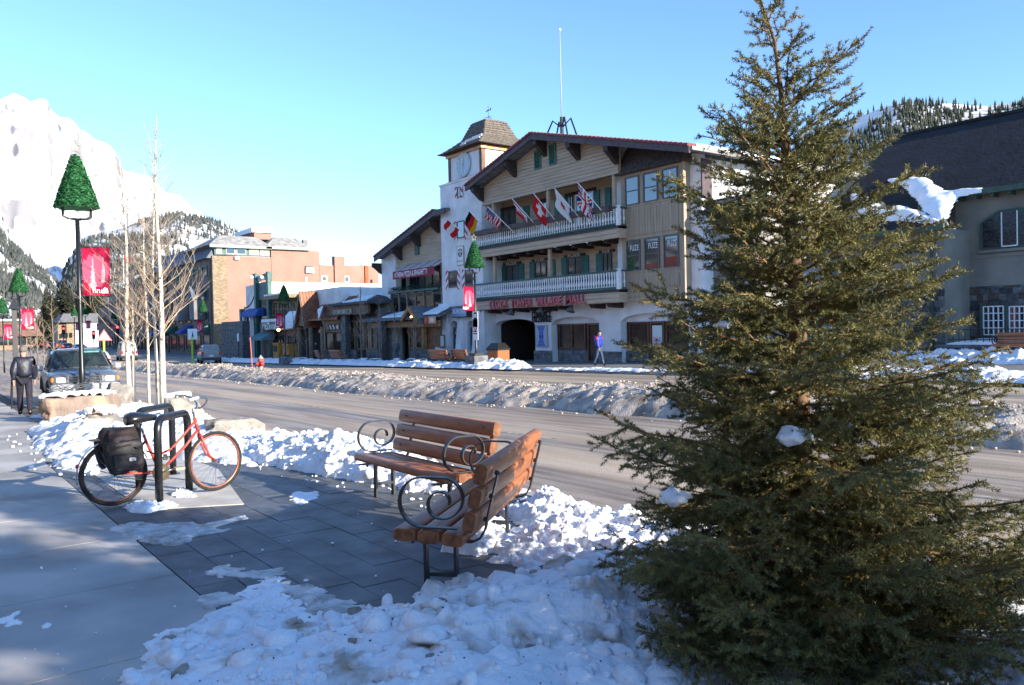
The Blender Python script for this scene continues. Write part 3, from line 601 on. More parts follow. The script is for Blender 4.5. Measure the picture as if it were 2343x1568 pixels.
def rect(name, m, parent, x0, x1, z0, z1, Y, dep=.06):
    return MB().box(x0, x1, Y-dep, Y, z0, z1).build(name, m, parent)
def window(parent, x0, x1, z0, z1, Y, fm, gm=None, cols=1, rows=1, fr=.06, dep=.07, name='window'):
    """framed window proud of wall plane Y, one pane object per light"""
    mb = MB(); x0, x1 = min(x0, x1), max(x0, x1)
    mb.box(x0, x1, Y-dep, Y+.02, z1-fr, z1).box(x0, x1, Y-dep, Y+.02, z0, z0+fr)
    for i in range(cols+1):
        xc = x0 + (x1-x0-fr)*i/cols; mb.box(xc, xc+fr, Y-dep, Y+.02, z0+fr, z1-fr)
    for j in range(1, rows):
        zc = z0 + (z1-z0)*j/rows; mb.box(x0+fr, x1-fr, Y-dep+.003, Y+.017, zc-fr*.4, zc+fr*.4)
    w_ = mb.build(name, fm, parent)
    for i in range(cols):
        for j in range(rows):
            a = x0+fr+(x1-x0-fr)*i/cols; b_ = x0+(x1-x0-fr)*(i+1)/cols; c = z0+fr*.5+(z1-z0-fr)*j/rows; d = z0+fr*.5+(z1-z0-fr)*(j+1)/rows
            MB().box(a+.002, b_-.002, Y-.025+rnd(-.004, .004), Y-.012, c, d).build('pane', gm or m_glass, w_)
    return w_
def shutter(parent, x0, x1, z0, z1, Y, m=None):
    mb = MB(); x0, x1 = min(x0, x1), max(x0, x1); n = 4
    for i in range(n):
        a = x0+(x1-x0)*i/n; mb.box(a+.006, a+(x1-x0)/n-.006, Y-.05, Y+.01, z0, z1+(.0 if i % 2 else .03))
    mb.box(x0+.01, x1-.01, Y-.07, Y-.05, z0+.12, z0+.22).box(x0+.01, x1-.01, Y-.07, Y-.05, z1-.3, z1-.2)
    return mb.build('shutter', m or m_shut, parent)
def board_rows(parent, m, zlo, zhi, h, xl, xr, Y, dep=.05, name='siding_board', under=None):
    """lapped siding boards, each its own piece, trimmed to a left and right outline"""
    if under is not None:
        pass
    z = zlo
    while z < zhi-.02:
        z2_ = min(z+h, zhi); a0, a1 = xl(z), xl(z2_); b0, b1 = xr(z), xr(z2_)
        if b0-a0 > .1:
            if b1-a1 < .02: b1 = a1 = (a1+b1)/2
            g = .008
            MB().hull([(a0, Y-dep, z+g), (b0, Y-dep, z+g), (b1, Y-dep+.02, z2_-g), (a1, Y-dep+.02, z2_-g), (a0, Y, z+g), (b0, Y, z+g), (b1, Y, z2_-g), (a1, Y, z2_-g)]).build(name, m, parent)
        z = z2_
def stones(parent, x0, x1, z0, z1, Y, ch, wl, wh, m, dep=.05, seed=1, name='stone', axis='x'):
    """coursed rubble: each stone a chamfered block with recessed joints"""
    R = random.Random(seed); z = z0; out = []
    while z < z1-.03:
        h = min(ch*R.uniform(.8, 1.25), z1-z)
        if z1-(z+h) < ch*.4: h = z1-z
        x = x0
        while x < x1-.02:
            w_ = min(R.uniform(wl, wh), x1-x)
            if x1-(x+w_) < wl*.5: w_ = x1-x
            d = dep*R.uniform(.5, 1.2); mb = MB()
            if axis == 'x': mb.cbox(x+.012, x+w_-.012, Y-d, Y+.02, z+.012, z+h-.012, .012)
            else: mb.cbox(Y-.02, Y+d, x+.012, x+w_-.012, z+.012, z+h-.012, .012)
            out.append(mb.build(name, m[R.randrange(len(m))] if isinstance(m, list) else m, parent)); x += w_
        z += h
    return out
def arch_wall(parent, x0, x1, zb, zt, Y, th, ops, m, name='wall', zbf=None):
    """wall with segmental-arched openings; ops = [(xa, xb, spring, crown)]"""
    mb = MB(); xs = {x0, x1}
    for a, b_, s, c in ops:
        for k in range(17): xs.add(a+(b_-a)*k/16)
    xs = sorted(xs)
    def top(x):
        for a, b_, s, c in ops:
            if a-1e-6 <= x <= b_+1e-6: t = (x-a)/(b_-a)*2-1; return s+(c-s)*math.sqrt(max(0, 1-t*t))**1.0 if c > s else s
        return None
    for i in range(len(xs)-1):
        xa, xb = xs[i], xs[i+1]; xm = (xa+xb)/2; tm = top(xm)
        if tm is None: la = lb = zb
        else: la, lb = top(xa), top(xb)
        for yy in (Y, Y+th): mb.quad((xa, yy, la), (xb, yy, lb), (xb, yy, zt), (xa, yy, zt))
        if tm is not None: mb.quad((xa, Y, la), (xb, Y, lb), (xb, Y+th, lb), (xa, Y+th, la))
    for a, b_, s, c in ops:
        for q in (a, b_): mb.quad((q, Y, zb), (q, Y, top(q)), (q, Y+th, top(q)), (q, Y+th, zb))
    for q in (x0, x1): mb.quad((q, Y, zb), (q, Y, zt), (q, Y+th, zt), (q, Y+th, zb))
    mb.quad((x0, Y, zt), (x1, Y, zt), (x1, Y+th, zt), (x0, Y+th, zt))
    return mb.build(name, m, parent)
def panel(name, parent, x0, x1, z0, z1, Y, nx, nz, fn, m=None, dep=.03):
    """flat printed board: front is a grid coloured by fn(u, v), u left to right, v bottom to top"""
    mb = MB(); x0, x1 = min(x0, x1), max(x0, x1)
    for i in range(nx):
        for j in range(nz):
            a, b_ = x0+(x1-x0)*i/nx, x0+(x1-x0)*(i+1)/nx; c, d = z0+(z1-z0)*j/nz, z0+(z1-z0)*(j+1)/nz
            mb.add([(a, Y-dep, c), (b_, Y-dep, c), (b_, Y-dep, d), (a, Y-dep, d)], [(0, 1, 2, 3)])
    n = len(mb.f); mb.add([(x0, Y-dep, z0), (x1, Y-dep, z0), (x1, Y-dep, z1), (x0, Y-dep, z1), (x0, Y, z0), (x1, Y, z0), (x1, Y, z1), (x0, Y, z1)], [(4, 7, 6, 5), (0, 4, 5, 1), (3, 2, 6, 7), (0, 3, 7, 4), (1, 5, 6, 2)])
    o = mb.build(name, m or m_attr, parent); off = o.parent.matrix_world.translation if False else Vector((0, 0, 0)); q = parent
    while q is not None: off += q.location; q = q.parent
    return colored(o, lambda c: fn(min(1, max(0, (c.x+off.x-x0)/(x1-x0))), min(1, max(0, (c.z+off.z-z0)/(z1-z0)))))
def roof_slab(parent, pts, th, m, name='roof'):
    """pts: four corners (top), thickness down"""
    return MB().prism(pts, (0, 0, -th)).build(name, m, parent)
# ------------------------------------------------------------------ the white mall with clock tower
YW, YT, YB, YG, YR, YO, YBAY = 32.2, 31.2, 31.0, 31.35, 32.9, 30.3, 31.68
DEPTH = 22
X_T0, X_T1 = pt(z4, 712, 1100, YT).x, pt(z4, 1052, 800, YT).x
XR_ = pt(z6, 1092, 700, YW).x                           # right-hand end of the building
mall = thing('clock_tower_mall', 'white stucco chalet-style mall with clock tower, tan gable and two balustraded balconies', 'building', (-38, 33, gz(-38)))
zB = gz(-38)-.15
# ---- ground floor wall with three arches
a1 = (pt(z5, 1170, 800, YW).x, pt(z5, 1508, 800, YW).x, pt(z5, 1200, 742, YW).z, pt(z5, 1345, 688, YW).z)
a2 = (pt(z5, 1645, 800, YW).x, pt(z5, 2052, 800, YW).x, pt(z5, 1660, 735, YW).z, pt(z5, 1850, 668, YW).z)
a3 = (pt(z7, 330, 800, YW).x, pt(z7, 905, 800, YW).x, pt(z7, 335, 712, YW).z, pt(z7, 610, 635, YW).z)
zt1 = pt(z5, 2220, 545, YW).z + .9
arch_wall(mall, X_T1-.3, XR_-.02, zB, zt1, YW, .5, [a1, a2, a3], m_stucco, 'ground_floor_wall')
# upper wall behind, side wall, back
zE = pt(z6, 975, 235, YO).z                             # right eave height

side = MB(); side.box(XR_-.5, XR_, YW+.002, YW+DEPTH, zB, zE-.25).build('side_wall', m_stucco, mall)
MB().box(X_T1-.3, XR_-.5, YW+DEPTH-.4, YW+DEPTH, zB, zE-.25).build('back_wall', m_stucco, mall)
MB().box(XR_-.02, XR_+.06, YW+.0, YW+.75, zE-2.3, zE-.3).build('side_board', m_barge, mall)
for i, (xa, xb) in enumerate([(X_T1-.3, a1[0]), (a1[1], a2[0]), (a2[1], a3[0]), (a3[0], a3[0]+ (a3[1]-a3[0])*.36), (a3[0]+(a3[1]-a3[0])*.56, a3[1]), (a3[1], XR_)]):
    dep = 0 if i not in (3, 4) else -.42
    stones(mall, xa-(.08 if dep == 0 else 0), xb+(.08 if dep == 0 else 0), zB+.05, zB+.85, YW-dep-.005, .26, .35, .7, m_stone, .1, 40+i, 'base_stone')
# arch 1: dark passage
x0, x1 = a1[0], a1[1]
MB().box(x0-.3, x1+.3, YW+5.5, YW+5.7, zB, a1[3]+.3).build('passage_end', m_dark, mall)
MB().box(x0+(x1-x0)*.38, x0+(x1-x0)*.8, YW+2.6, YW+2.8, zB, a1[3]+.2).build('passage_partition', m_stucco2, mall)
MB().box(x1+.01, x1+.15, YW+.5, YW+5.5, zB, a1[3]+.3).build('passage_side', m_dkwood, mall)
MB().box(x0-.2, x0-.02, YW+.5, YW+5.5, zB, a1[3]+.3).build('passage_side', m_dkwood, mall)
MB().box(x0-.2, x1+.2, YW+.5, YW+5.5, a1[3]+.05, a1[3]+.2).build('passage_ceiling', m_dkwood, mall)
# arch 2 storefront
def storefront(x0, x1, zs, zl, ztop, Y, parts, wm):
    for kind, f0, f1 in parts:
        xa, xb = x0+(x1-x0)*f0, x0+(x1-x0)*f1
        if kind == 'w': window(mall, xa, xb, zs, zl, Y, wm, m_glass2, 1, 1, .09, .1, 'shop_window')
        if kind == 'w2': window(mall, xa, xb, zs, zl, Y, wm, m_glass2, 2, 1, .09, .1, 'shop_window')
        if kind == 'd':
            d = window(mall, xa, xb, zB+.15, zl, Y, wm, m_glass2, 1, 1, .11, .1, 'shop_door')
            MB().box(xb-.16, xb-.12, Y-.18, Y-.1, zB+1.05, zB+1.35).build('handle', m_bronze, d)
    MB().box(x0-.1, x1+.1, Y, Y+.1, zl, ztop+.1).build('fascia', m_stucco, mall)
    MB().box(x0-.1, x1+.1, Y+.03, Y+.2, zB, zs).build('stall_riser', m_stone, mall)
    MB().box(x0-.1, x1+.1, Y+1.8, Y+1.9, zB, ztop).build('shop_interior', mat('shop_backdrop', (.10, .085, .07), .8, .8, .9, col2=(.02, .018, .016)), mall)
storefront(a2[0], a2[1], zB+.95, a2[2]+.02, a2[3], YW+.5, [('w2', .05, .62), ('d', .66, .95)], m_door)
storefront(a3[0], a3[1], zB+.95, a3[2]-.02, a3[3], YW+.42, [('w', .06, .37), ('d', .385, .60), ('w', .62, .95)], m_door)
xs_, xe_ = a3[0]+(a3[1]-a3[0])*.405, a3[0]+(a3[1]-a3[0])*.575
sp = panel('sale_poster', mall, xs_+.05, xe_-.08, zB+1.15, a3[2]-.25, YW+.40, 6, 10, lambda u, v: (.62, .66, .66) if .3 < v else (.40, .50, .56))
text_on('SALE', mat('sale_red', (.45, .03, .03), .6), mall, ((xs_+xe_)/2-.015, YW+.365, a3[2]-1.0), .55, .22, ext=.004)
text_on('75%', mat('sale_red', (.45, .03, .03), .6), mall, ((xs_+xe_)/2-.015, YW+.365, a3[2]-1.42), .55, .38, ext=.004)
# poster and menu boards
p0, p1 = pt(z5, 1515, 742, YW), pt(z5, 1622, 925, YW)
def poster(u, v):
    if u < .06 or u > .94 or v < .04 or v > .96: return (.36, .33, .27)
    if abs(u-.5) > .36-.2*math.cos((v-.5)*3): return (.40, .46, .62)
    return (.055, .09, .30) if .4 < v < .55 else ((.10, .16, .42) if int(v*14) % 2 else (.13, .20, .48))
panel('poster_board', mall, p0.x, p1.x, p1.z, p0.z, YW-.01, 16, 24, poster, dep=.07)
text_on('CURRENCY', m_text_dk, mall, (*pt(z5, 1570, 648, YW)[:1], YW-.06, pt(z5, 1570, 648, YW).z), pt(z5, 1650, 648, YW).x-pt(z5, 1490, 648, YW).x, .40, ext=.06, bold=.02)
text_on('EXCHANGE', m_text_dk, mall, (pt(z5, 1572, 692, YW).x, YW-.06, pt(z5, 1572, 692, YW).z), pt(z5, 1653, 692, YW).x-pt(z5, 1491, 692, YW).x, .36, ext=.06, bold=.02)
# ---- balconies
bal_me = None
def baluster_mesh(h):
    pr = [(.050, 0), (.050, .08), (.028, .10), (.030, .16), (.062, .30), (.055, .40), (.030, .56), (.028, .66), (.045, .72), (.030, .76), (.050, .84), (.050, 1.0)]
    return MB().lathe([(r*1.15, z*h) for r, z in pr], 6)
def balcony(xl, xr, zfl, zrail, Y, nb, fas_lo, fas_hi, railm, box=None):
    b = MB(); b.box(xl, xr, Y+.004, YR, zfl-.2, zfl-.02).build('balcony_floor', m_dkwood, mall)
    board_rows(mall, m_siding, fas_lo, fas_hi, .24, lambda z: xl, lambda z: xr, Y+.05)
    MB().box(xl, xr, Y+.05, Y+.16, fas_lo, fas_hi).box(xl, xl+.15, Y+.16, YR, fas_lo, fas_hi).box(xr-.12, xr, Y+.16, YR, fas_lo, fas_hi).build('fascia_backing', m_siding, mall)
    MB().box(xl-.03, xr+.03, Y-.06, Y+.10, zfl, zfl+.08).build('bottom_rail', m_green, mall)
    MB().box(xl-.05, xr+.05, Y-.08, Y+.12, zrail-.08, zrail).build('top_rail', railm, mall)
    h = zrail-.09-(zfl+.08); mb = baluster_mesh(h); root = Vector((xl+.1, Y+.02, zfl+.082))
    first = mb.rot(loc=root).build('baluster', m_white, mall, True); me = first.data
    for i in range(1, nb):
        o = inst('baluster', me, mall, ((xr-xl-.2)*i/(nb-1), 0, 0))
    for i in range(5):
        o = inst('baluster', me, mall, ((xr-xl-.2), .25+.27*i, 0))
    MB().box(xr-.09, xr+.09, Y-.08, Y+.10, zfl-.05, zrail+.06).build('corner_post', m_white, mall)
    MB().box(xl-.09, xl+.09, Y-.08, Y+.10, zfl-.05, zrail+.06).build('corner_post', m_white, mall)
    MB().box(xr-.05, xr+.05, Y+.12, YR, zrail-.08, zrail).build('top_rail', railm, mall)
xl, xr = pt(z4, 985, 1150, YB).x, pt(z4, 2210, 950, YB).x
u_fl, u_rail = pt(z4, 2200, 1008, YB).z, pt(z4, 2200, 855, YB).z
u_f0, u_f1 = pt(z4, 2210, 1118, YB).z, pt(z4, 2210, 1020, YB).z
balcony(xl, xr, u_fl, u_rail, YB, 64, u_f0, u_f1, m_green)
MB().box(xl+.2, xr-.35, YB-.34, YB-.082, u_rail-.22, u_rail+.10).build('flower_box', m_brown, mall)
xl2, xr2 = pt(z5, 1003, 450, YB).x, pt(z5, 2215, 350, YB).x
l_fl, l_rail = pt(z5, 2190, 430, YB).z, pt(z5, 2190, 272, YB).z
l_f0, l_f1 = pt(z5, 2210, 545, YB).z, pt(z5, 2210, 446, YB).z
balcony(xl2, xr2, l_fl, l_rail, YB, 66, l_f0, l_f1, m_green)
for q in [1030, 1103, 1208, 1335, 1448, 1570, 1695, 1970, 2120]:
    c = pt(z5, q+24, 590, YB+.3); MB().prism([(c.x-.15, YB+.12, l_f0-.02), (c.x-.15, YB+.3, l_f0-.24), (c.x-.15, YW, l_f0-.3), (c.x-.15, YW, l_f0-.02)], (.3, 0, 0)).build('corbel', m_dkwood, mall)
for q in [1290, 1540, 1795]:
    c = pt(z5, q+12, 600, YB); MB().lathe([(.05, 0), (.07, .12), (.26, .34), (.28, .4)], 10, (c.x, YB+.1, l_f0-.02), (0, -.35, -1)).build('flood_lamp', m_sill, mall, True)
for q in [1110, 1210, 1335, 1450, 1570, 1700, 1835, 1975, 2110]:
    c = pt(z4, q, 1230, YB+.4); MB().box(c.x-.16, c.x+.16, YB+.35, YR, u_f0-.16, u_f0+.16).build('joist', m_dkwood, mall)
c0, c1_ = pt(z5, 1128, 560, YB), pt(z5, 1942, 518, YB)
words = [('CLOCK', 1128, 1285, 560), ('TOWER', 1312, 1490, 548), ('VILLAGE', 1518, 1745, 534), ('MALL', 1775, 1942, 518)]
for wd, q0, q1, yy in words:
    a, b_ = pt(z5, q0, yy, YB), pt(z5, q1, yy, YB)
    text_on(wd, m_pink, mall, ((a.x+b_.x)/2, YB-.02, (pt(z5, q0, yy-32, YB).z+pt(z5, q0, yy+32, YB).z)/2 if False else (l_f0+l_f1)/2-.02), b_.x-a.x, .54, ext=.10, bold=.02)
# ---- recess walls behind the balconies, windows, shutters, posts
xw0, xw1 = X_T1-.2, xr+.35
for zlo, zhi in ((l_fl-.02, u_f0), (u_fl-.02, pt(z4, 2160, 582, YG).z+.3)):
    MB().box(xw0, xw1, YR, YR+.15, zlo, zhi).build('recess_wall', m_siding, mall)
    board_rows(mall, m_siding, zlo+.9, zhi, .21, lambda z: xw0, lambda z: xw1, YR, .035)
MB().box(xr-.1, xr+.0, YB+.2, YR, l_fl, u_f0).build('recess_return', m_stucco, mall) if False else None
lower = [('s', 1228, 1265), ('w', 1268, 1376), ('s', 1378, 1420), ('s', 1470, 1510), ('w', 1514, 1610), ('s', 1640, 1685), ('s', 1740, 1785), ('w', 1790, 1918), ('s', 1920, 1970), ('s', 2035, 2085), ('w', 2088, 2165)]
lz1, lz0 = pt(z5, 1788, 172, YR).z, l_fl+.35
for k, q0, q1 in lower:
    a, b_ = pt(z5, q0, 250, YR).x, pt(z5, q1, 250, YR).x
    if k == 's': shutter(mall, a, b_, lz0, lz1, YR-.06)
    else:
        window(mall, a, b_, lz0, lz1-.02, YR-.04, m_bronze, m_glass, 2, 1, .06)
        MB().box(a-.25, b_+.25, YR-.14, YR-.04, lz1+.02, lz1+.18).build('lintel', m_dkwood, mall)
        text_on('FUZE', m_text_w, mall, ((a+b_)/2, YR-.145, lz1+.10), (b_-a)*.8, .15, ext=.004)
upper = [('s', 1195, 1238), ('d', 1240, 1345), ('s', 1415, 1465), ('d', 1540, 1620), ('s', 1680, 1712), ('s', 1740, 1785), ('w', 1790, 1836), ('d', 1860, 2013), ('s', 2015, 2065), ('s', 2110, 2160)]
uz1 = pt(z4, 2010, 725, YR).z
for k, q0, q1 in upper:
    a, b_ = pt(z4, q0, 850, YR).x, pt(z4, q1, 850, YR).x
    if k == 's': shutter(mall, a, b_, u_fl+.2, uz1, YR-.06)
    else:
        window(mall, a, b_, u_fl+.05 if k == 'd' else u_fl+.5, uz1, YR-.04, m_white if q0 == 1860 else m_bronze, m_glass, 2, 1, .07)
        MB().box(a-.2, b_+.2, YR-.13, YR-.03, uz1+.03, uz1+.2).build('lintel', m_dkwood, mall)
gb_l, gb_r = pt(z4, 1055, 852, YG), pt(z4, 2160, 582, YG); zgb = (gb_l.z+gb_r.z)/2
for q in (1147, 1612, 2172):
    c = pt(z4, q, 900, YG); MB().box(c.x-.1, c.x+.1, YG+.02, YG+.2, u_rail+.02, zgb+.02).build('balcony_post', m_siding, mall)
for q in (1157, 1625):
    c = pt(z5, q, 250, YG); MB().box(c.x-.1, c.x+.1, YG+.02, YG+.2, l_rail+.02, u_f0).build('balcony_post', m_siding, mall)
# ---- gable
ap = pt(z4, 1468, 222, YO); el = pt(z4, 912, 668, YO); er = pt(z6, 975, 222, YO)
sl_l, sl_r = (ap.z-el.z)/(ap.x-el.x), (ap.z-er.z)/(er.x-ap.x)
zrf = lambda x: ap.z - (ap.x-x)*sl_l if x < ap.x else ap.z-(x-ap.x)*sl_r
TH = .42
xl_at = lambda z: max(gb_l.x, ap.x-(ap.z-TH-z)/sl_l)
xr_at = lambda z: min(pt(z6, 330, 300, YG).x, ap.x+(ap.z-TH-z)/sl_r)
MB().prism([(gb_l.x, YG, zgb), (xr_at(zgb), YG, zgb), (xr_at(zgb), YG, zrf(xr_at(zgb))-TH), (ap.x, YG, ap.z-TH), (gb_l.x, YG, zrf(gb_l.x)-TH)], (0, .2, 0)).build('gable_backing', m_siding, mall)
board_rows(mall, m_siding, zgb-.02, ap.z-TH-.05, .205, xl_at, xr_at, YG, .05)
for q0, q1, yt, yb in ((1505, 1562, 390, 545), (1630, 1690, 335, 508)):
    a, b_ = pt(z4, q0, yt, YG-.05), pt(z4, q1, yb, YG-.05); v_ = MB(); h0, h1 = b_.z+.1, a.z
    v_.box(a.x, b_.x, YG-.13, YG-.05, h0, h0+.06).box(a.x, b_.x, YG-.13, YG-.05, h1-.06, h1).box(a.x, a.x+.06, YG-.13, YG-.05, h0+.06, h1-.06).box(b_.x-.06, b_.x, YG-.13, YG-.05, h0+.06, h1-.06)
    vo = v_.build('louvre_vent', mat('louvre_green', (.025, .16, .125), .5, .2, 5), mall)
    n = 9
    for i in range(n):
        zc = h0+.08+(h1-h0-.16)*i/n; MB().quad((a.x+.06, YG-.12, zc), (b_.x-.06, YG-.12, zc), (b_.x-.06, YG-.06, zc+(h1-h0)/n*.8), (a.x+.06, YG-.06, zc+(h1-h0)/n*.8)).build('slat', m_green, vo)
# roof: slabs, barge boards, tile edge, snow
ZS = .002
for nm, x0, x1 in (('l', el.x, ap.x), ('r', ap.x, er.x)):
    za, zb_ = zrf(x0), zrf(x1)
    roof_slab(mall, [(x0, YO+.12, za-.12), (x1, YO+.12, zb_-.12), (x1, YW+DEPTH+.4, zb_-.12), (x0, YW+DEPTH+.4, za-.12)], .22, m_bluegrey)
    MB().prism([(x0, YO, za-.12), (x1, YO, zb_-.12), (x1, YO, zb_-.46), (x0, YO, za-.46)], (0, .11, 0)).build('barge_board', m_barge, mall)
    nt_ = int(abs(x1-x0)/.32)
    for i in range(nt_):
        xa, xb = x0+(x1-x0)*i/nt_, x0+(x1-x0)*(i+.93)/nt_
        MB().hull([(xa, YO-.08, zrf(xa)-.13), (xb, YO-.08, zrf(xb)-.13), (xa, YO+.6, zrf(xa)-.13), (xb, YO+.6, zrf(xb)-.13), (xa, YO-.08, zrf(xa)-.03), (xb, YO-.08, zrf(xb)+.02), (xa, YO+.6, zrf(xa)-.03), (xb, YO+.6, zrf(xb)+.02)]).build('verge_tile', m_redtile, mall)
MB().hull([(ap.x+4, YO+.55, zrf(ap.x+4)-.1), (er.x, YO+.55, er.z-.1), (er.x, YW+DEPTH, er.z-.1), (ap.x+4, YW+DEPTH, zrf(ap.x+4)-.1), (ap.x+4.3, YO+.7, zrf(ap.x+4)+.02), (er.x-.1, YO+.7, er.z+.10), (er.x-.1, YW+DEPTH-.2, er.z+.10), (ap.x+4.3, YW+DEPTH-.2, zrf(ap.x+4)+.02)]).build('roof_snow', m_roofsnow, mall)
MB().box(er.x+.0, er.x+.14, YO+.1, YW+DEPTH, er.z-.32, er.z-.14).build('gutter', m_stucco2, mall)
for i in range(5):
    MB().box(er.x-.6, er.x-.57, YW+.9+2.1*i, YW+.93+2.1*i, er.z+.05, er.z+.75).build('rail_post', m_sill, mall)
for h in (.4, .72): MB().box(er.x-.595, er.x-.575, YW+.95, YW+9.3, er.z+h, er.z+h+.02).build('roof_rail', m_sill, mall)
def bracket(cx, zt_, wy0, wy1, m=m_dkwood, w_=.34, parent=mall, name='roof_bracket'):
    L = wy1-wy0; MB().prism([(cx-w_/2, wy1, zt_), (cx-w_/2, wy0, zt_), (cx-w_/2, wy0, zt_-.3), (cx-w_/2, wy0+L*.35, zt_-.5), (cx-w_/2, wy0+L*.7, zt_-.78), (cx-w_/2, wy1, zt_-.95)], (w_, 0, 0)).build(name, m, parent)
for q in (1008, 1290, 1545, 1828, 2150):
    c = pt(z4, q+22, 400, YG-.3); bracket(c.x, zrf(c.x)-TH-.02, YO+.14, YG-.055)
# ---- bay on the right
XP = pt(z6, 318, 900, YW).x
MB().prism([(XP, YW+.02, zt1), (XR_-.02, YW+.02, zt1), (XR_-.02, YW+.02, zrf(XR_)-.36), (XP, YW+.02, zrf(XP)-.36)], (0, .3, 0)).build('upper_wall', m_stucco, mall)
MB().box(XP, XP+.3, YW+.32, YR+.1, zt1-.5, zrf(XP)-.5).build('recess_return', m_stucco, mall)
bx0, bx1 = pt(z6, 358, 700, YBAY).x, pt(z6, 924, 700, YBAY).x
bz0, bz1 = pt(z7, 420, 540, YBAY).z, pt(z6, 600, 470, YBAY).z
bz1 = pt(z6, 905, 392, YBAY).z
MB().box(bx0, bx1, YBAY, YW+.1, bz0, bz1).build('bay_wall', m_bay, mall)
ww = [(400, 525), (565, 697), (738, 880)]; ww2 = [(412, 537), (577, 712), (752, 890)]
uz = (pt(z6, 738, 735, YBAY).z, pt(z6, 738, 465, YBAY).z); lz = (pt(z6, 752, 1362, YBAY).z, pt(z6, 752, 1070, YBAY).z)
for q0, q1 in ww: window(mall, pt(z6, q0, 600, YBAY).x, pt(z6, q1, 600, YBAY).x, uz[0], uz[1], YBAY-.01, m_sill, m_glass, 1, 2, .06)
for k, (q0, q1) in enumerate(ww2):
    a, b_ = pt(z6, q0, 1200, YBAY).x, pt(z6, q1, 1200, YBAY).x
    window(mall, a, b_, lz[0], lz[1], YBAY-.01, m_sill, m_glass, 1, 2, .06)
    if k: MB().box(a+.08, b_-.08, YBAY-.05, YBAY-.026, lz[0]+.08, lz[0]+(.3 if k == 1 else .55)).build('painted_reflection', m_redrefl, mall)  # thin coloured panel imitates a reddish reflection in the pane
    text_on('FUZE', m_text_w, mall, ((a+b_)/2+.1, YBAY-.05, lz[1]-.42), (b_-a)*.62, .30, ext=.004)
def vboards(x0, x1, z0, z1, Y, n):
    for i in range(n):
        a = x0+(x1-x0)*i/n; MB().box(a+.008, a+(x1-x0)/n-.008, Y-.045, Y-.003, z0, z1).build('panel_board', m_bay, mall)
xa, xb = pt(z6, 400, 900, YBAY).x, pt(z6, 885, 900, YBAY).x
vboards(xa, xb, pt(z6, 885, 1003, YBAY).z, pt(z6, 885, 765, YBAY).z, YBAY, 18)
vboards(xa, xb, pt(z7, 820, 410, YBAY).z+.05, pt(z7, 820, 303, YBAY).z, YBAY, 18)
zz0 = pt(z7, 650, 430, YBAY).z
board_rows(mall, m_bay, bz0-.02, zz0-.12, .26, lambda z: bx0-.02, lambda z: bx1+.02, YBAY, .05)
for zt_ in (uz[0]-.1, uz[1]+.04, lz[0]-.1, lz[1]+.04): MB().box(bx0-.015, bx1+.015, YBAY-.04, YBAY-.005, zt_, zt_+.12).build('trim_board', m_bay, mall)
MB().box(bx1-.02, bx1+.05, YBAY-.03, YBAY+.09, bz0, bz1).build('trim_board', m_bay, mall)
# shake apron above the bay
top_y, bot_y = YBAY+.55, YBAY-.30; zt_ = bz1; zt2 = zrf(bx0)-.35
R_ = random.Random(3); nrow = 7
for r in range(nrow):
    f0, f1 = r/nrow, (r+1.25)/nrow; x = bx0-.25+.3*f0
    while x < bx1+.25-.0*f0:
        w_ = R_.uniform(.26, .42); xe = min(x+w_, bx1+.25)
        za, zb_ = zt_+(zt2-zt_)*f0, min(zt2+.2, zt_+(zt2-zt_)*f1); ya, yb = bot_y+(top_y-bot_y)*f0, bot_y+(top_y-bot_y)*f1; lf = R_.uniform(0, .03)
        zmax = zrf((x+xe)/2)-.55
        if za < zmax: MB().hull([(x+.008, ya-.04, za-lf), (xe-.008, ya-.04, za-lf), (x+.008, ya, za-lf), (xe-.008, ya, za-lf), (x+.008, yb, zb_), (xe-.008, yb, zb_)]).build('shake', m_shake2, mall)
        x = xe
zr2 = zrf(bx1)-.4; yr2 = bot_y+(top_y-bot_y)*(zr2-zt_)/(zt2-zt_)
MB().hull([(bx0-.2, bot_y+.03, zt_+.0), (bx1+.2, bot_y+.03, zt_+.0), (bx0+.1, top_y+.04, zt2), (bx1+.2, yr2+.04, zr2), (bx0-.2, YW, zt_), (bx1+.2, YW, zt_), (bx0+.1, YW, zt2), (bx1+.2, YW, zr2)]).build('apron_core', m_shake2, mall)
# ---- clock tower
tz_top = pt(z4, 708, 690, YT).z; zt_mid = pt(z4, 790, 1250, YT).z
tw = X_T1-X_T0; TD = tw*1.0
o1 = (pt(z5, 790, 850, YT).x, pt(z5, 858, 850, YT).x, pt(z5, 790, 745, YT).z-.1, pt(z5, 822, 705, YT).z)
o2 = (pt(z5, 933, 850, YT).x, pt(z5, 1000, 850, YT).x, pt(z5, 933, 745, YT).z-.1, pt(z5, 965, 703, YT).z)
arch_wall(mall, X_T0, X_T1, zB-.1, tz_top, YT, .4, [o1, o2], m_stucco, 'tower_wall')
MB().box(X_T1-.4, X_T1, YT+.4, YW-.003, zB, zt1-.003).box(X_T1-.4, X_T1, YT+.4, YT+TD, zt1, tz_top).box(X_T0, X_T0+.4, YT+.4, YT+TD, zB, tz_top).box(X_T0+.4, X_T1-.4, YT+TD-.4, YT+TD, zt1, tz_top).box(X_T0-.06, X_T1+.06, YT-.06, YT+TD+.06, tz_top, tz_top+.12).build('tower_shell', m_stucco, mall)
for a in (o1, o2): window(mall, a[0]+.02, a[1]-.02, zB+.75, a[2], YT+.3, mat('teal_frame', (.13, .22, .26), .5), m_glass2, 1, 1, .1, .08, 'shop_window')
cols_ = [(.5, .5, .5), (.45, .08, .10), (.08, .12, .3), (.6, .5, .2), (.03, .03, .05), (.5, .5, .52)]
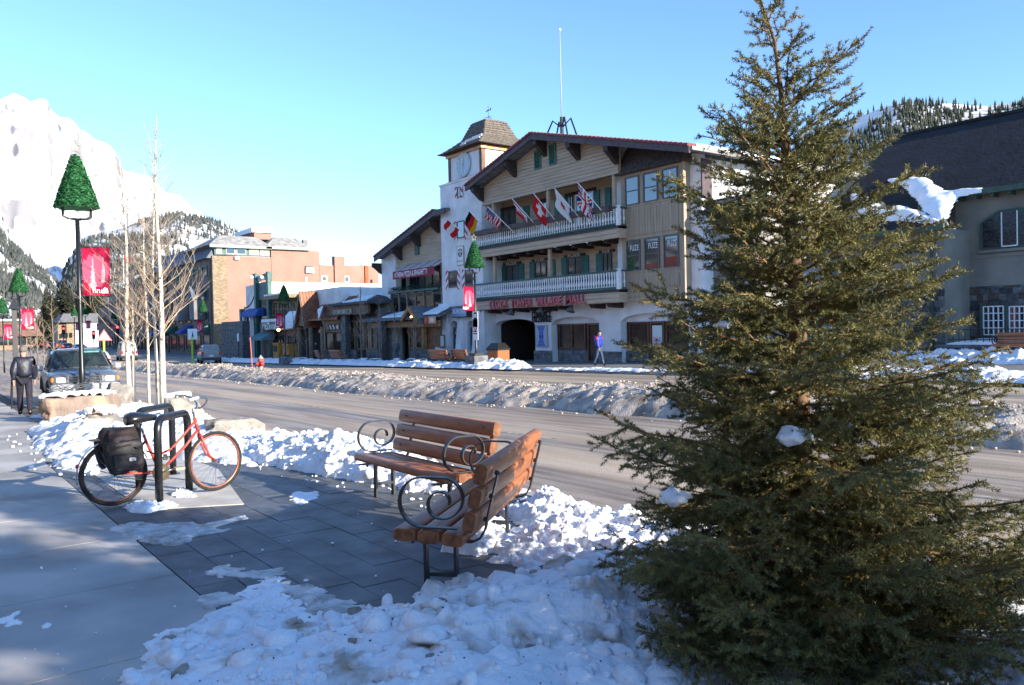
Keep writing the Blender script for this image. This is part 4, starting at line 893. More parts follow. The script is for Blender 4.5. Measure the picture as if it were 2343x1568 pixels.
for a in (o1, o2): panel('window_poster', mall, a[0]+.28, a[1]-.12, zB+.95, a[2]-.15, YT+.275, 5, 12, lambda u, v, s=a[0]: cols_[int(abs(math.sin(u*37.1+v*91.7+s)*997)) % 6], dep=.015)
bz = pt(z5, 700, 560, YT).z
for q0, q1, qb in ((696, 775, 690), (868, 915, 862), (1008, 1050, 1040)):
    a, b_ = pt(z5, q0, 700, YT).x, pt(z5, q1, 700, YT).x; fl = .45
    MB().prism([(a, YT+.01, zB+.6), (a, YT-fl, zB+.6), (a, YT-.02, bz), (a, YT+.01, bz)], (max(.35, b_-a), 0, 0)).build('buttress', m_stucco, mall)
    stones(mall, a-.1, max(a+.45, b_+.1), zB-.05, zB+.62, YT-fl-.02, .22, .3, .6, m_stone, .06, int(q0), 'base_stone')
    MB().box(a-.08, max(a+.43, b_+.08), YT-fl-.01, YT, zB-.05, zB+.6).build('buttress_base', m_stone, mall)
fr0, fr1 = pt(z5, 706, 823, YT-.4), pt(z5, 752, 935, YT-.4)
panel('menu_board', mall, fr0.x, fr1.x, fr1.z, fr0.z, YT-.42, 6, 12, lambda u, v: (.10, .08, .06) if u < .15 or u > .85 or v < .08 or v > .92 else ((.55, .55, .52) if v > .2 else (.4, .25, .2)), dep=.06)
# barber-striped shutters and windows
def striped(x0, x1, z0, z1, Y, flip=1):
    return panel('striped_shutter', mall, x0, x1, z0, z1, Y, 6, 24, lambda u, v: (.42, .035, .05) if ((v*(z1-z0)*1.9 + flip*u*(x1-x0)*1.9*.9) % 1) < .45 else (.72, .72, .73), dep=.05)
for q0, q1, yt, yb, zf in ((778, 853, 1405, 1545, z4), (918, 985, 1395, 1530, z4), (848, 915, 985, 1122, z4)):
    a, b_ = pt(zf, q0, yt, YT), pt(zf, q1, yb, YT)
    window(mall, a.x, b_.x, b_.z+.05, a.z, YT-.005, m_sill, m_glass, 1, 1, .07, .06)
    sw = .32
    striped(a.x-sw-.05, a.x-.05, b_.z-.1, a.z+.05, YT-.004, -1); striped(b_.x+.05, b_.x+sw+.05, b_.z-.1, a.z+.05, YT-.004, 1)
a, b_ = pt(z4, 852, 695, YT), pt(z4, 880, 775, YT); window(mall, a.x, b_.x, b_.z, a.z, YT-.005, m_sill, m_glass, 1, 1, .05, .05)
striped(a.x-.3, a.x-.04, b_.z-.05, a.z+.05, YT-.004, -1); striped(b_.x+.04, b_.x+.3, b_.z-.05, a.z+.05, YT-.004, 1)
a, b_ = pt(z4, 850, 1195, YT), pt(z4, 912, 1350, YT)
def emblem(u, v):
    if u < .07 or u > .93 or v < .03 or v > .97: return (.30, .24, .15)
    r = math.hypot((u-.5)*1.0, (v-.66)*1.5)
    if r < .33: return (.012, .012, .014) if not ((abs(u-.5) < .06 and v > .52) or abs(v-.7) < .025 or (r > .2 and r < .235)) else (.6, .6, .58)
    return (.05, .05, .06) if (.2 < v < .25 and int(u*14) % 2) else (.68, .68, .67)
panel('emblem_sign', mall, a.x, b_.x, b_.z, a.z, YT-.005, 20, 36, emblem, dep=.07)
a, b_ = pt(z5, 800, 592, YT-.5), pt(z5, 928, 672, YT-.5)
sg = MB().box(a.x, b_.x, YT-.48, YT-.05, b_.z, a.z).build('sign_box', m_dkwood, mall)
MB().box(a.x+.06, b_.x-.06, YT-.5, YT-.485, b_.z+.06, a.z-.06).build('sign_face', mat('blue_sign', (.17, .30, .46), .4, .2, .6), sg)
text_on('AURORA', m_text_w, sg, ((a.x+b_.x)/2, YT-.505, b_.z+.42), (b_.x-a.x)*.86, .32, ext=.004)
MB().box(a.x-.3, b_.x+.2, YT-.42, YT-.36, a.z+.02, a.z+.08).build('sign_arm', m_black, sg)
# clock stage
cx0, cx1 = pt(z4, 772, 550, YT+.25).x, pt(z4, 1057, 500, YT+.25).x; cy0, cy1 = YT+.25, YT+.25+(pt(z4, 1057, 500, YT+.25).x-pt(z4, 772, 550, YT+.25).x)
cz0, cz1 = tz_top+.12, pt(z4, 1055, 345, YT+.25).z
MB().box(cx0+.05, cx1-.05, cy0+.05, cy1-.05, cz0, cz1).build('clock_stage', m_stucco, mall)
for xx in (cx0, cx1-.3):
    for yy in (cy0, cy1-.3): MB().box(xx, xx+.3, yy, yy+.3, cz0, cz1-.003).build('corner_timber', mat('brown_timber', (.16, .09, .055), .7, .3, 3), mall)
MB().box(cx0-.1, cx1+.1, cy0-.1, cy1+.1, cz0-.02, cz0+.1).build('stage_sill', m_copper, mall)
MB().box(cx0-.12, cx1+.12, cy0-.12, cy1+.12, cz1-.1, cz1+.14).build('cornice', m_copper, mall)
ck_ = pt(z4, 905, 500, cy0); rr_ = (pt(z4, 905, 392, cy0).z-pt(z4, 905, 608, cy0).z)/2
clk = MB().lathe([(rr_, 0), (rr_, .1), (rr_*.93, .13), (rr_*.9, .11)], 40, (ck_.x, cy0+.03, ck_.z), (0, -1, 0)).build('clock_face', mat('clock_dial', (.40, .50, .54), .4), mall, True)
for h in range(12):
    th = h*math.pi/6; c = Vector((ck_.x+math.sin(th)*rr_*.76, cy0-.10, ck_.z+math.cos(th)*rr_*.76)); mk = MB().box(-.03, .03, -.012, .012, -.09, .09); mk.rot(M=Matrix.Translation(c) @ Matrix.Rotation(th, 4, 'Y')); mk.build('hour_mark', m_text_w, clk)
for th, L, w_ in ((math.radians(195), .62, .035), (math.radians(-8), .5, .05)):
    mk = MB().box(-w_, w_, -.012, .012, -.1, L*rr_); mk.rot(M=Matrix.Translation((ck_.x, cy0-.13, ck_.z)) @ Matrix.Rotation(th, 4, 'Y')); mk.build('clock_hand', m_text_w, clk)
# tower roof of cedar shakes, bell-cast
ez = pt(z4, 1052, 302, cy0-.4).z; tz2 = pt(z4, 1090, 92, cy0+1.0).z
prof = [(.55, 0), (.18, .10), (-.72, .42), (-1.28, 1.0)]      # (outset, height fraction)
def ring(o, f): z = ez+(tz2-ez)*f; return [(cx0-o, cy0-o, z), (cx1+o, cy0-o, z), (cx1+o, cy1+o, z), (cx0-o, cy1+o, z)]
core = MB(); rs_ = [ring(o-.05, f) for o, f in prof]
for i in range(len(rs_)-1):
    for k in range(4): core.quad(rs_[i][k], rs_[i][(k+1) % 4], rs_[i+1][(k+1) % 4], rs_[i+1][k])
core.quad(*rs_[-1]); core.quad(*rs_[0]); core.build('roof_core', m_shake2, mall)
def pfo(f): return np.interp(f, [p[1] for p in prof], [p[0] for p in prof])
nr = 12
for k in range(4):
    big = k in (0, 1)
    for r in range(nr):
        f0, f1 = r/nr, min(1, (r+1.3)/nr); A0, A1 = ring(pfo(f0), f0), ring(pfo(f1)-.03, f1)
        p0, p1, q0, q1 = Vector(A0[k]), Vector(A0[(k+1) % 4]), Vector(A1[k]), Vector(A1[(k+1) % 4]); L = (p1-p0).length
        n = max(4, int(L/.34)) if big else 3; t = 0
        nrm = (p1-p0).cross(q0-p0).normalized(); nrm = nrm if nrm.z > 0 or True else -nrm
        if nrm.dot(Vector(((p0.x+p1.x)/2-(cx0+cx1)/2, (p0.y+p1.y)/2-(cy0+cy1)/2, 0))) < 0: nrm = -nrm
        for i in range(n):
            a, b_ = i/n, (i+1)/n; lf = R_.uniform(-.02, .03); e = .006/L
            P = [p0.lerp(p1, a+e), p0.lerp(p1, b_-e), q0.lerp(q1, b_-e), q0.lerp(q1, a+e)]
            P[0] = P[0]-(P[3]-P[0]).normalized()*lf; P[1] = P[1]-(P[2]-P[1]).normalized()*lf
            MB().hull(P+[P[0]+nrm*.05, P[1]+nrm*.05, P[2]+nrm*.008, P[3]+nrm*.008]).build('shake', m_shake, mall)
for (f0, f1, u0, u1) in ((.30, .33, .42, .98), (.22, .25, .38, .95), (.36, .385, .6, .97), (.12, .14, .45, .6)):
    A0, A1 = ring(pfo(f0)+.05, f0), ring(pfo(f1)+.05, f1); P = [Vector(A0[0]).lerp(Vector(A0[1]), u0), Vector(A0[0]).lerp(Vector(A0[1]), u1), Vector(A1[0]).lerp(Vector(A1[1]), u1), Vector(A1[0]).lerp(Vector(A1[1]), u0)]
    MB().hull(P+[q+Vector((0, -.06, .06)) for q in P]).build('snow_ledge', m_roofsnow, mall)
# weather vane
vx, vy = (cx0+cx1)/2, (cy0+cy1)/2; vz = tz2
v_ = MB().tube([(vx, vy, vz-.05), (vx, vy, vz+1.25)], .025, 6); 
for s in (-1, 1):
    v_.tube([(vx+s*.02, vy, vz+.42), (vx+s*.3, vy, vz+.42)], .02, 5).tube([(vx, vy+s*.02, vz+.36), (vx, vy+s*.3, vz+.36)], .02, 5)
v_.tube([(vx-.28, vy, vz+.85), (vx, vy, vz+.92), (vx+.25, vy, vz+.85), (vx+.3, vy, vz+1.0)], .035, 5).build('weather_vane', m_black, mall)
# roof mast
YM = YO+1.3; fp = onY(1285, 296, YM); mast = thing('roof_mast', 'tall thin white mast on a four-legged frame on the mall roof', 'mast', (fp.x, YM, zrf(fp.x)-.12))
zt_ = onY(1281, 70, YM).z
MB().tube([(fp.x, YM, zrf(fp.x)+.8), (fp.x, YM, zt_)], [.034, .02], 8).build('pole', mat('white_pole', (.4, .4, .41), .5), mast, True)
MB().ico((fp.x, YM, zt_+.05), .08, 2).build('finial', m_white, mast, True)
fm = MB()
for sx, sy in ((-1, -1), (1, -1), (1, 1), (-1, 1)):
    ex = fp.x+sx*1.05; fm.tube([(fp.x, YM, zrf(fp.x)+.45), (fp.x+sx*.55, YM+sy*.25, zrf(fp.x)+.95), (ex, YM+sy*.4, zrf(ex)-.2)], .055, 6)
fm.tube([(fp.x, YM, zrf(fp.x)-.2), (fp.x, YM, zrf(fp.x)+1.1)], .11, 8).build('frame', m_black, mast)
# ---- flags on raking poles
def flag_fn(kind):
    W, Rd, Bl = (.72, .72, .72), (.50, .022, .028), (.02, .03, .16)
    def f(u, v):
        if kind == 'at': return W if 1/3 < v < 2/3 else Rd
        if kind == 'de': return (.012, .012, .012) if v > 2/3 else (Rd if v > 1/3 else (.62, .36, .01))
        if kind == 'us':
            if u < .42 and v > .46: return Bl if (int(u*28)+int(v*22)) % 3 else (.35, .36, .45)
            return Rd if int(v*13) % 2 == 0 else W
        if kind == 'ca':
            if u < .25 or u > .75: return Rd
            return Rd if abs(u-.5) < .16*(1-abs(v-.5)*1.9)*(1 if int(v*11) % 2 else .6) or (abs(u-.5) < .02 and .15 < v < .5) else W
        if kind == 'ch': return W if (abs(u-.5) < .1 and abs(v-.5) < .32) or (abs(v-.5) < .1 and abs(u-.5) < .32) else Rd
        if kind == 'jp': return Rd if math.hypot((u-.5)*1.3, v-.5) < .22 else W
        if kind == 'gb':
            d = min(abs((v-.5)-(u-.5)), abs((v-.5)+(u-.5)))
            if abs(u-.5) < .055 or abs(v-.5) < .09: return Rd
            if abs(u-.5) < .10 or abs(v-.5) < .16: return W
            return Rd if d < .05 else (W if d < .12 else Bl)
    return f
def flag(kind, px0, px1, drop, label, YF=YB-.15, wind=0):
    """px0 = pole foot, px1 = pole tip (zoom-4 pixels); the cloth hangs off the outer pole"""
    a = pt(z4, *px0, YF); b_ = pt(z4, *px1, YF-1.05); root = thing('wall_flag', label, 'flag', tuple(a), 0, 'national flags on the mall balcony')
    MB().tube([a, b_], .028, 6).build('flag_pole', m_white, root, True)
    d = (a-b_); L = d.length; hoist = L*.52; mb = MB(); nu, nv = 22, 16; fly = Vector((-.42, .10, -.80)); V = []
    lo, hi = b_+d.normalized()*hoist, b_+d.normalized()*.05
    for i in range(nu+1):
        for j in range(nv+1):
            u, v = i/nu, j/nv; p = lo.lerp(hi, v); q = p + Vector((drop[0], 0, drop[1]))*u
            s = math.sin(u*7+v*3+len(label))*.06*u; q += Vector((s*.6, s*1.3+.15*u, -.05*u*u)); V.append(q)
    mb.v = [tuple(q) for q in V]; mb.f = [(i*(nv+1)+j, (i+1)*(nv+1)+j, (i+1)*(nv+1)+j+1, i*(nv+1)+j+1) for i in range(nu) for j in range(nv)]
    o = mb.build('cloth', m_cloth, root); fn = flag_fn(kind); k = [0]
    me = o.data; at = me.color_attributes.new('Col', 'FLOAT_COLOR', 'CORNER'); dd = np.ones((len(me.loops), 4), np.float32)
    for n_, pl in enumerate(me.polygons):
        i, j = divmod(n_, nv); c = fn((i+.5)/nu, (j+.5)/nv)
        for li in pl.loop_indices: dd[li, :3] = c
    at.data.foreach_set('color', dd.ravel()); return root
flag('at', (965, 1135), (765, 962), (-.95, -.45), 'red white red striped flag hanging off the tower')
flag('de', (1100, 1060), (945, 885), (-.85, -.80), 'black red and gold striped flag beside the tower')
flag('us', (1340, 1085), (1105, 855), (-.62, -.55), 'stars and stripes flag over the upper balcony rail')
flag('ca', (1530, 1030), (1312, 788), (.25, -.85), 'red and white maple leaf flag over the upper balcony rail')
flag('ch', (1710, 1010), (1490, 738), (-.25, -.95), 'red flag with white cross over the upper balcony rail')
flag('jp', (1910, 980), (1672, 702), (-.10, -.95), 'white flag with red disc over the upper balcony rail')
flag('gb', (2110, 935), (1868, 652), (-.25, -1.1), 'blue white and red crossed flag over the upper balcony rail')
# ---- left wing with the restaurant
YL = 31.6
lx0, lx1 = pt(z4, 207, 1400, YL).x, X_T0
wing = mall
MB().box(lx0, pt(z4, 325, 1400, YL).x, YL, YL+.5, zB-.2, pt(z4, 207, 1280, YL).z+.5).build('wing_pier', m_stucco, wing)
wt, wl = pt(z4, 640, 885, YO+.4), pt(z4, 140, 1280, YO+.4); sw_ = (wt.z-wl.z)/(wt.x-wl.x); zw = lambda x: wl.z+(x-wl.x)*sw_
MB().box(lx0+.3, lx1, YL+1.4, YL+1.6, zB-.2, zw(lx0)-.5).box(lx0, lx0+.3, YL+.5, YL+14, zB-.2, zw(lx0)-.5).build('wing_wall', m_stucco, wing)
roof_slab(wing, [(wl.x, YO+.5, wl.z), (wt.x, YO+.5, wt.z), (wt.x, YL+14, wt.z), (wl.x, YL+14, wl.z)], .2, m_bluegrey)
roof_slab(wing, [(wt.x, YO+.5, wt.z), (wt.x+1.6, YO+.5, wt.z-.02), (wt.x+1.6, YL+14, wt.z-.02), (wt.x, YL+14, wt.z)], .2, m_bluegrey)
MB().prism([(wl.x, YO+.4, wl.z-.05), (wt.x, YO+.4, wt.z-.05), (wt.x, YO+.4, wt.z-.45), (wl.x, YO+.4, wl.z-.45)], (0, .095, 0)).prism([(wt.x, YO+.4, wt.z-.05), (wt.x+1.6, YO+.4, wt.z-.07), (wt.x+1.6, YO+.4, wt.z-.47), (wt.x, YO+.4, wt.z-.45)], (0, .095, 0)).build('barge_board', m_barge, wing)
n = 22
for i in range(n):
    xa, xb = wl.x+(wt.x-wl.x)*i/n, wl.x+(wt.x-wl.x)*(i+.92)/n
    MB().hull([(xa, YO+.34, zw(xa)-.06), (xb, YO+.34, zw(xb)-.06), (xa, YO+.9, zw(xa)-.06), (xb, YO+.9, zw(xb)-.06), (xa, YO+.34, zw(xa)+.05), (xb, YO+.34, zw(xb)+.1), (xa, YO+.9, zw(xa)+.05), (xb, YO+.9, zw(xb)+.1)]).build('verge_tile', m_redtile, wing)
gz0 = pt(z4, 330, 1380, YL+.15).z
xgl = pt(z4, 325, 1300, YL+.15).x
MB().prism([(xgl, YL+.18, gz0), (lx1+.1, YL+.18, gz0), (lx1+.1, YL+.18, zw(wt.x)-.3), (wt.x, YL+.18, zw(wt.x)-.3), (xgl, YL+.18, zw(xgl)-.3)], (0, .2, 0)).build('wing_gable_backing', m_siding, wing)
board_rows(wing, m_siding, gz0, zw(wt.x)-.35, .215, lambda z: max(xgl, wl.x+(z+.35-wl.z)/sw_), lambda z: lx1, YL+.18, .05)
for q in (348, 505, 668):
    c = pt(z4, q+15, 1150, YL); bracket(c.x, zw(c.x)-.36, YO+.5, YL+.1, w_=.32)
bracket(lx0-.1, zw(lx0-.1)-.36, YO+.5, YL+.1, w_=.3)
a, b_ = pt(z4, 490, 1160, YL+.1), pt(z4, 526, 1262, YL+.1); MB().box(a.x, b_.x, YL+.04, YL+.12, b_.z, a.z).build('louvre_vent', m_green, wing)
# awning
aw0, aw1 = pt(z4, 305, 1410, YL-.9), pt(z4, 652, 1362, YL-.9); azt = pt(z4, 330, 1365, YL+.1).z; azb = aw0.z
n = 16
awn = MB().prism([(aw0.x, YL+.16, azt), (aw0.x, YL-.9, azb), (aw0.x, YL-.86, azb-.03), (aw0.x, YL+.16, azt-.06)], (aw1.x-aw0.x, 0, 0)).build('awning', mat('pale_awning', (.50, .50, .49), .8, .15, 2), wing)
for i in range(2, n, 4):
    xa = aw0.x+(aw1.x-aw0.x)*i/n; MB().quad((xa, YL+.14, azt+.012), (xa, YL-.9, azb+.012), (xa+.28, YL-.9, azb+.012), (xa+.28, YL+.14, azt+.012)).build('stripe', m_pink, awn)
MB().box(aw0.x-.01, aw1.x+.01, YL-.93, YL-.905, azb-.62, azb).build('valance', mat('crimson_cloth', (.28, .025, .055), .8, .2, 2), awn)
text_on('ATHENA PIZZA & SPAGHETTI', m_text_w, awn, ((aw0.x+aw1.x)/2-.35, YL-.935, azb-.30), (aw1.x-aw0.x)*.80, .42, ext=.004, bold=.02)
# terrace rail with greenery, windows under it
tz_ = pt(z5, 300, 478, YL-.1).z; txl, txr = pt(z5, 292, 480, YL-.1).x, pt(z5, 728, 420, YL-.1).x
window(wing, pt(z5, 365, 380, YL+1.3).x, pt(z5, 420, 380, YL+1.3).x, tz_+.1, tz_+1.9, YL+1.38, m_white, m_glass, 1, 1, .12, .08)
window(wing, pt(z5, 445, 380, YL+1.3).x, pt(z5, 700, 380, YL+1.3).x, tz_+.1, tz_+2.0, YL+1.38, m_bronze, m_glass, 4, 1, .08, .08)
MB().box(txl, txr, YL-.2, YL+1.38, tz_-.35, tz_-.12).build('terrace_floor', m_dkwood, wing)
MB().box(txl-.05, txr+.05, YL-.24, YL-.12, tz_, tz_+.14).build('terrace_rail', mat('tan_timber', (.26, .18, .11), .7, .3, 3), wing)
MB().box(txl, txr, YL-.2, YL-.1, tz_-1.9, tz_-1.78).build('terrace_beam', m_dkwood, wing)
for i in range(7):
    xa = txl+(txr-txl-.12)*i/6; MB().box(xa, xa+.12, YL-.215, YL-.1, tz_-1.78, tz_).build('terrace_post', mat('tan_timber', (.26, .18, .11), .7, .3, 3), wing)
    if i < 6: MB().box(xa+.12, xa+(txr-txl-.12)/6, YL-.12, YL-.105, tz_-1.75, tz_-.02).build('pane', m_glass, wing)
lv = []
Rg = np.random.default_rng(5); c = np.stack([Rg.uniform(txl, txr, 900), Rg.uniform(YL-.45, YL-.05, 900), tz_+.1+Rg.uniform(0, .42, 900)], 1)
def leafmass(name, c, r, m, parent, seed=1, kind=None):
    Rg = np.random.default_rng(seed); n = len(c); a = Rg.normal(size=(n, 3)); a /= np.linalg.norm(a, axis=1)[:, None]; b_ = np.cross(a, Rg.normal(size=(n, 3))); b_ /= np.linalg.norm(b_, axis=1)[:, None]
    rr = r*Rg.uniform(.5, 1.2, (n, 1)); v = np.stack([c-a*rr*.5, c+b_*rr*.35, c+a*rr*.5], 1).reshape(-1, 3)
    off = Vector((0, 0, 0)); q = parent
    while q is not None: off += q.location; q = q.parent
    return link(name, nmesh(name, v-np.array(off), np.arange(3*n).reshape(-1, 3)), m, parent, False, kind)
leafmass('greenery', c, .16, mat('box_greenery', (.035, .06, .04), .8, .4, 6), wing, 4)
MB().box(txl, txr-.2, YL-.42, YL-.1, tz_+.0, tz_+.16).build('planter_box', m_green, wing)
# canopy roof above the shop door
ca = [pt(z5, 45, 695, YL-2.4), pt(z5, 690, 560, YL-1.0)]
cz_e, cz_t = pt(z5, 60, 690, YL-2.2).z, pt(z5, 300, 590, YL-.2).z
cxl, cxr = pt(z5, 45, 690, YL-2.2).x, pt(z5, 690, 640, YL-1.6).x
cxm = pt(z5, 455, 640, YL-2.2).x
roof_slab(wing, [(cxl, YL-2.2, cz_e), (cxm, YL-2.2, cz_e), (cxm, YL+1.2, cz_t), (cxl+1.3, YL+1.2, cz_t)], .22, m_bluegrey, 'canopy_roof')
gx0, gx1, gzt = pt(z5, 372, 660, YL-2.4).x, pt(z5, 690, 640, YL-2.4).x, pt(z5, 440, 580, YL-2.4).z; gxm = pt(z5, 432, 580, YL-2.4).x
m_timb = mat('honey_timber', (.32, .17, .07), .6, .3, 3)
for xa, za, xb, zb_ in ((gx0, cz_e-.1, gxm, gzt), (gxm, gzt, gxm+(gxm-gx0), cz_e-.1)):
    MB().prism([(xa, YL-2.45, za), (xb, YL-2.45, zb_), (xb, YL-2.45, zb_-.3), (xa, YL-2.45, za-.3)], (0, .15, 0)).build('canopy_barge', m_timb, wing)
    roof_slab(wing, [(xa, YL-2.3, za+.02), (xb, YL-2.3, zb_+.02), (xb, YL+.8, zb_+.02), (xa, YL+.8, za+.02)], .1, m_bluegrey, 'canopy_roof')
roof_slab(wing, [(gxm+.5, YL-1.6, cz_e+.1), (cxr, YL-1.6, cz_e+.1), (cxr, YL+.2, cz_t-.1), (gxm+.5, YL+.2, cz_t-.1)], .2, m_bluegrey, 'canopy_roof')
for P in ([(gxm+.75, YL-1.65, cz_e+.13), (cxr-.05, YL-1.65, cz_e+.13), (cxr-.2, YL+.1, cz_t-.05), (gxm+.95, YL+.1, cz_t-.05)], [(cxl+2.6, YL-2.1, cz_e+.03), (gx0-.1, YL-2.1, cz_e+.03), (gx0+.2, YL-.4, cz_e+(cz_t-cz_e)*.55), (cxl+4.2, YL-.4, cz_e+(cz_t-cz_e)*.55)]):
    MB().hull([Vector(p) for p in P]+[Vector(p)+Vector((0, .05, .1)) for p in P]).build('canopy_snow', m_roofsnow, wing)
MB().box(cxl+.4, cxr, YL-1.6, YL-1.45, cz_e-.75, cz_e-.3).build('canopy_beam', m_timb, wing)
# shop front below
zs = zB-.15
for q0, q1 in ((60, 180), (435, 660)):
    a, b_ = pt(z5, q0, 980, YL-1.3).x, pt(z5, q1, 980, YL-1.3).x
    MB().box(a+.04, b_-.04, YL-1.24, YL-.7, zs, zs+1.02).build('pier_base', m_stone, wing); stones(wing, a, b_, zs, zs+1.05, YL-1.22, .2, .28, .6, m_stone, .08, q0, 'base_stone')
a, b_ = pt(z5, 200, 800, YL-1.0).x, pt(z5, 225, 800, YL-1.0).x; MB().box(a, b_, YL-1.1, YL-.9, zs, cz_e-.2).build('post', m_white, wing)
for q0, q1 in ((60, 100), (560, 590)):
    a = pt(z5, q0, 800, YL-1.0).x; MB().box(a, a+.3, YL-1.15, YL-.85, zs+1.0, cz_e-.2).build('post', m_timb, wing)
window(wing, pt(z5, 440, 800, YL-1).x, pt(z5, 560, 800, YL-1).x, zs+1.06, cz_e-.75, YL-.95, m_timb, m_glass2, 2, 1, .1, .1, 'shop_window')
MB().box(pt(z5, 570, 800, YL-1).x, pt(z5, 688, 800, YL-1).x, YL-.8, YL-.7, zs, cz_e-.1).build('shop_door', mat('brown_door', (.20, .10, .045), .5, .3, 3), wing)
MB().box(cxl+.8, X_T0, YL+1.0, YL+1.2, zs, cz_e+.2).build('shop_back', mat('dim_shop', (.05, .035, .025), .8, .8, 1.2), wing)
for q0, q1, yt, yb, c in ((515, 567, 680, 735, (.06, .06, .06)), (572, 605, 670, 728, (.35, .09, .04)), (610, 668, 668, 725, (.55, .38, .27))):
    a, b_ = pt(z5, q0, yt, YL-2), pt(z5, q1, yb, YL-2); panel('hanging_sign', wing, a.x, b_.x, b_.z, a.z, YL-2, 6, 6, lambda u, v, c=c: tuple(q*1.6 for q in c) if math.hypot(u-.5, v-.5) < .28 else c, dep=.06)
MB().ico(pt(z5, 458, 670, YL-2.5), .07, 2).build('lamp', m_warm, wing)
# ------------------------------------------------------------------ shops, hotel and far street
def brick_mat(name, c1, c2, mo, sc, rot=None, bias=0):
    m = bpy.data.materials.new(name); m.use_nodes = True; N, Lk = m.node_tree.nodes, m.node_tree.links; b = N['Principled BSDF']; b.inputs['Roughness'].default_value = .9
    g = N.new('ShaderNodeNewGeometry'); sp = N.new('ShaderNodeSeparateXYZ'); Lk.new(g.outputs['Position'], sp.inputs[0])
    ad = N.new('ShaderNodeMath'); Lk.new(sp.outputs[0], ad.inputs[0]); Lk.new(sp.outputs[1], ad.inputs[1])
    cb = N.new('ShaderNodeCombineXYZ'); Lk.new(ad.outputs[0], cb.inputs[0]); Lk.new(sp.outputs[2], cb.inputs[1])
    t = N.new('ShaderNodeTexBrick'); t.inputs['Scale'].default_value = sc; t.inputs['Color1'].default_value = (*c1, 1); t.inputs['Color2'].default_value = (*c2, 1); t.inputs['Mortar'].default_value = (*mo, 1)
    t.inputs['Mortar Size'].default_value = .014; t.inputs['Bias'].default_value = bias; Lk.new(cb.outputs[0], t.inputs['Vector'])
    n = N.new('ShaderNodeTexNoise'); n.inputs['Scale'].default_value = .5; n.inputs['Detail'].default_value = 6; Lk.new(g.outputs['Position'], n.inputs['Vector'])
    mr = N.new('ShaderNodeMapRange'); mr.inputs[3].default_value = .75; mr.inputs[4].default_value = 1.25; Lk.new(n.outputs[0], mr.inputs[0])
    mx = N.new('ShaderNodeVectorMath'); mx.operation = 'SCALE'; Lk.new(t.outputs[0], mx.inputs[0]); Lk.new(mr.outputs[0], mx.inputs['Scale']); Lk.new(mx.outputs[0], b.inputs['Base Color']); return m
m_brick = brick_mat('red_brick', (.36, .175, .125), (.30, .14, .10), (.40, .29, .24), 3.2)
m_rubble = brick_mat('tan_rubble', (.33, .25, .15), (.20, .15, .10), (.10, .08, .06), 1.4)
m_rubdk = brick_mat('grey_rubble', (.12, .12, .12), (.07, .07, .075), (.04, .04, .04), 1.6)
m_copr = mat('copper_roof', (.24, .088, .045), .45, .3, 2, metal=.25)
m_tan = mat('tan_timber', (.26, .18, .11), .7, .3, 3)
m_shop = mat('shop_brown', (.14, .075, .045), .6, .3, 2)
m_mans = mat('grey_mansard', (.30, .29, .27), .9, .35, 1.5, .4, 12, bdist=.05)
m_facade = mat('grey_plaster', (.20, .19, .19), .85, .3, .5)  # plain grey plaster colour for the street fronts
YS = 30.5
def P3(x, y, Y=YS): return pt(z3, x, y, Y)
def zg(x): return gz(x)-.2
# --- shop with hipped snowy roofs
a, b_ = P3(1400, 1200).x, P3(1878, 1200).x
sh = thing('gift_shop', 'low brown timber shop with stone columns and small snowy hipped roof', 'shop', ((a+b_)/2, YS, zg(a)))
ze = P3(1400, 905, YS-1.2).z; zp = P3(1750, 805, YS+.4).z
MB().box(a, b_, YS+1.0, YS+12, zg(a), ze+.6).build('wall', mat('white_side_wall', (.72, .71, .69), .9, .15, 1), sh)
MB().box(a, b_+.1, YS-1.2, YS-1.0, P3(1400, 1000, YS-1.2).z, ze-.05).build('fascia', m_shop, sh)
xm = P3(1755, 805, YS).x; xl_ = P3(1400, 905, YS-1.3).x-.2
MB().hull([(xl_, YS-1.5, ze-.05), (b_+.4, YS-1.5, ze-.05), (b_+.4, YS+2.6, ze-.05), (xl_, YS+2.6, ze-.05), (xl_, YS-1.5, ze+.1), (b_+.4, YS-1.5, ze+.1), (b_+.4, YS+2.6, ze+.1), (xl_, YS+2.6, ze+.1), (xm-.4, YS+.5, zp), (xm+.8, YS+.5, zp)]).build('roof', mat('dark_shingle', (.07, .075, .085), .9, .3, 3), sh)
def on_roof(f, g): p = Vector((xl_, YS-1.5, ze+.1)).lerp(Vector((b_+.4, YS-1.5, ze+.1)), f); q = Vector((xm-.4, YS+.5, zp)).lerp(Vector((xm+.8, YS+.5, zp)), f); return p.lerp(q, g)
for f0, f1, g0, g1 in ((.28, .62, .12, .9), (.66, .97, .15, .85)):
    P = [on_roof(f0, g0), on_roof(f1, g0), on_roof(f1-.02, g1), on_roof(f0+.08, g1)]; MB().hull([p+Vector((0, -.02, -.02)) for p in P]+[p+Vector((0, -.03, .09)) for p in P]).build('roof_snow', m_roofsnow, sh)
s0, s1 = P3(1410, 988, YS-1.25), P3(1592, 932, YS-1.25)
panel('shop_sign', sh, s0.x, s1.x, s0.z, s1.z, YS-1.21, 22, 5, lambda u, v: (.30, .26, .17) if u < .03 or u > .97 or v < .12 or v > .88 else ((.36, .33, .24) if abs(v-.5) < .22 and (math.sin(u*70)+math.sin(u*43)) > -.2 else (.05, .075, .075)), dep=.08)
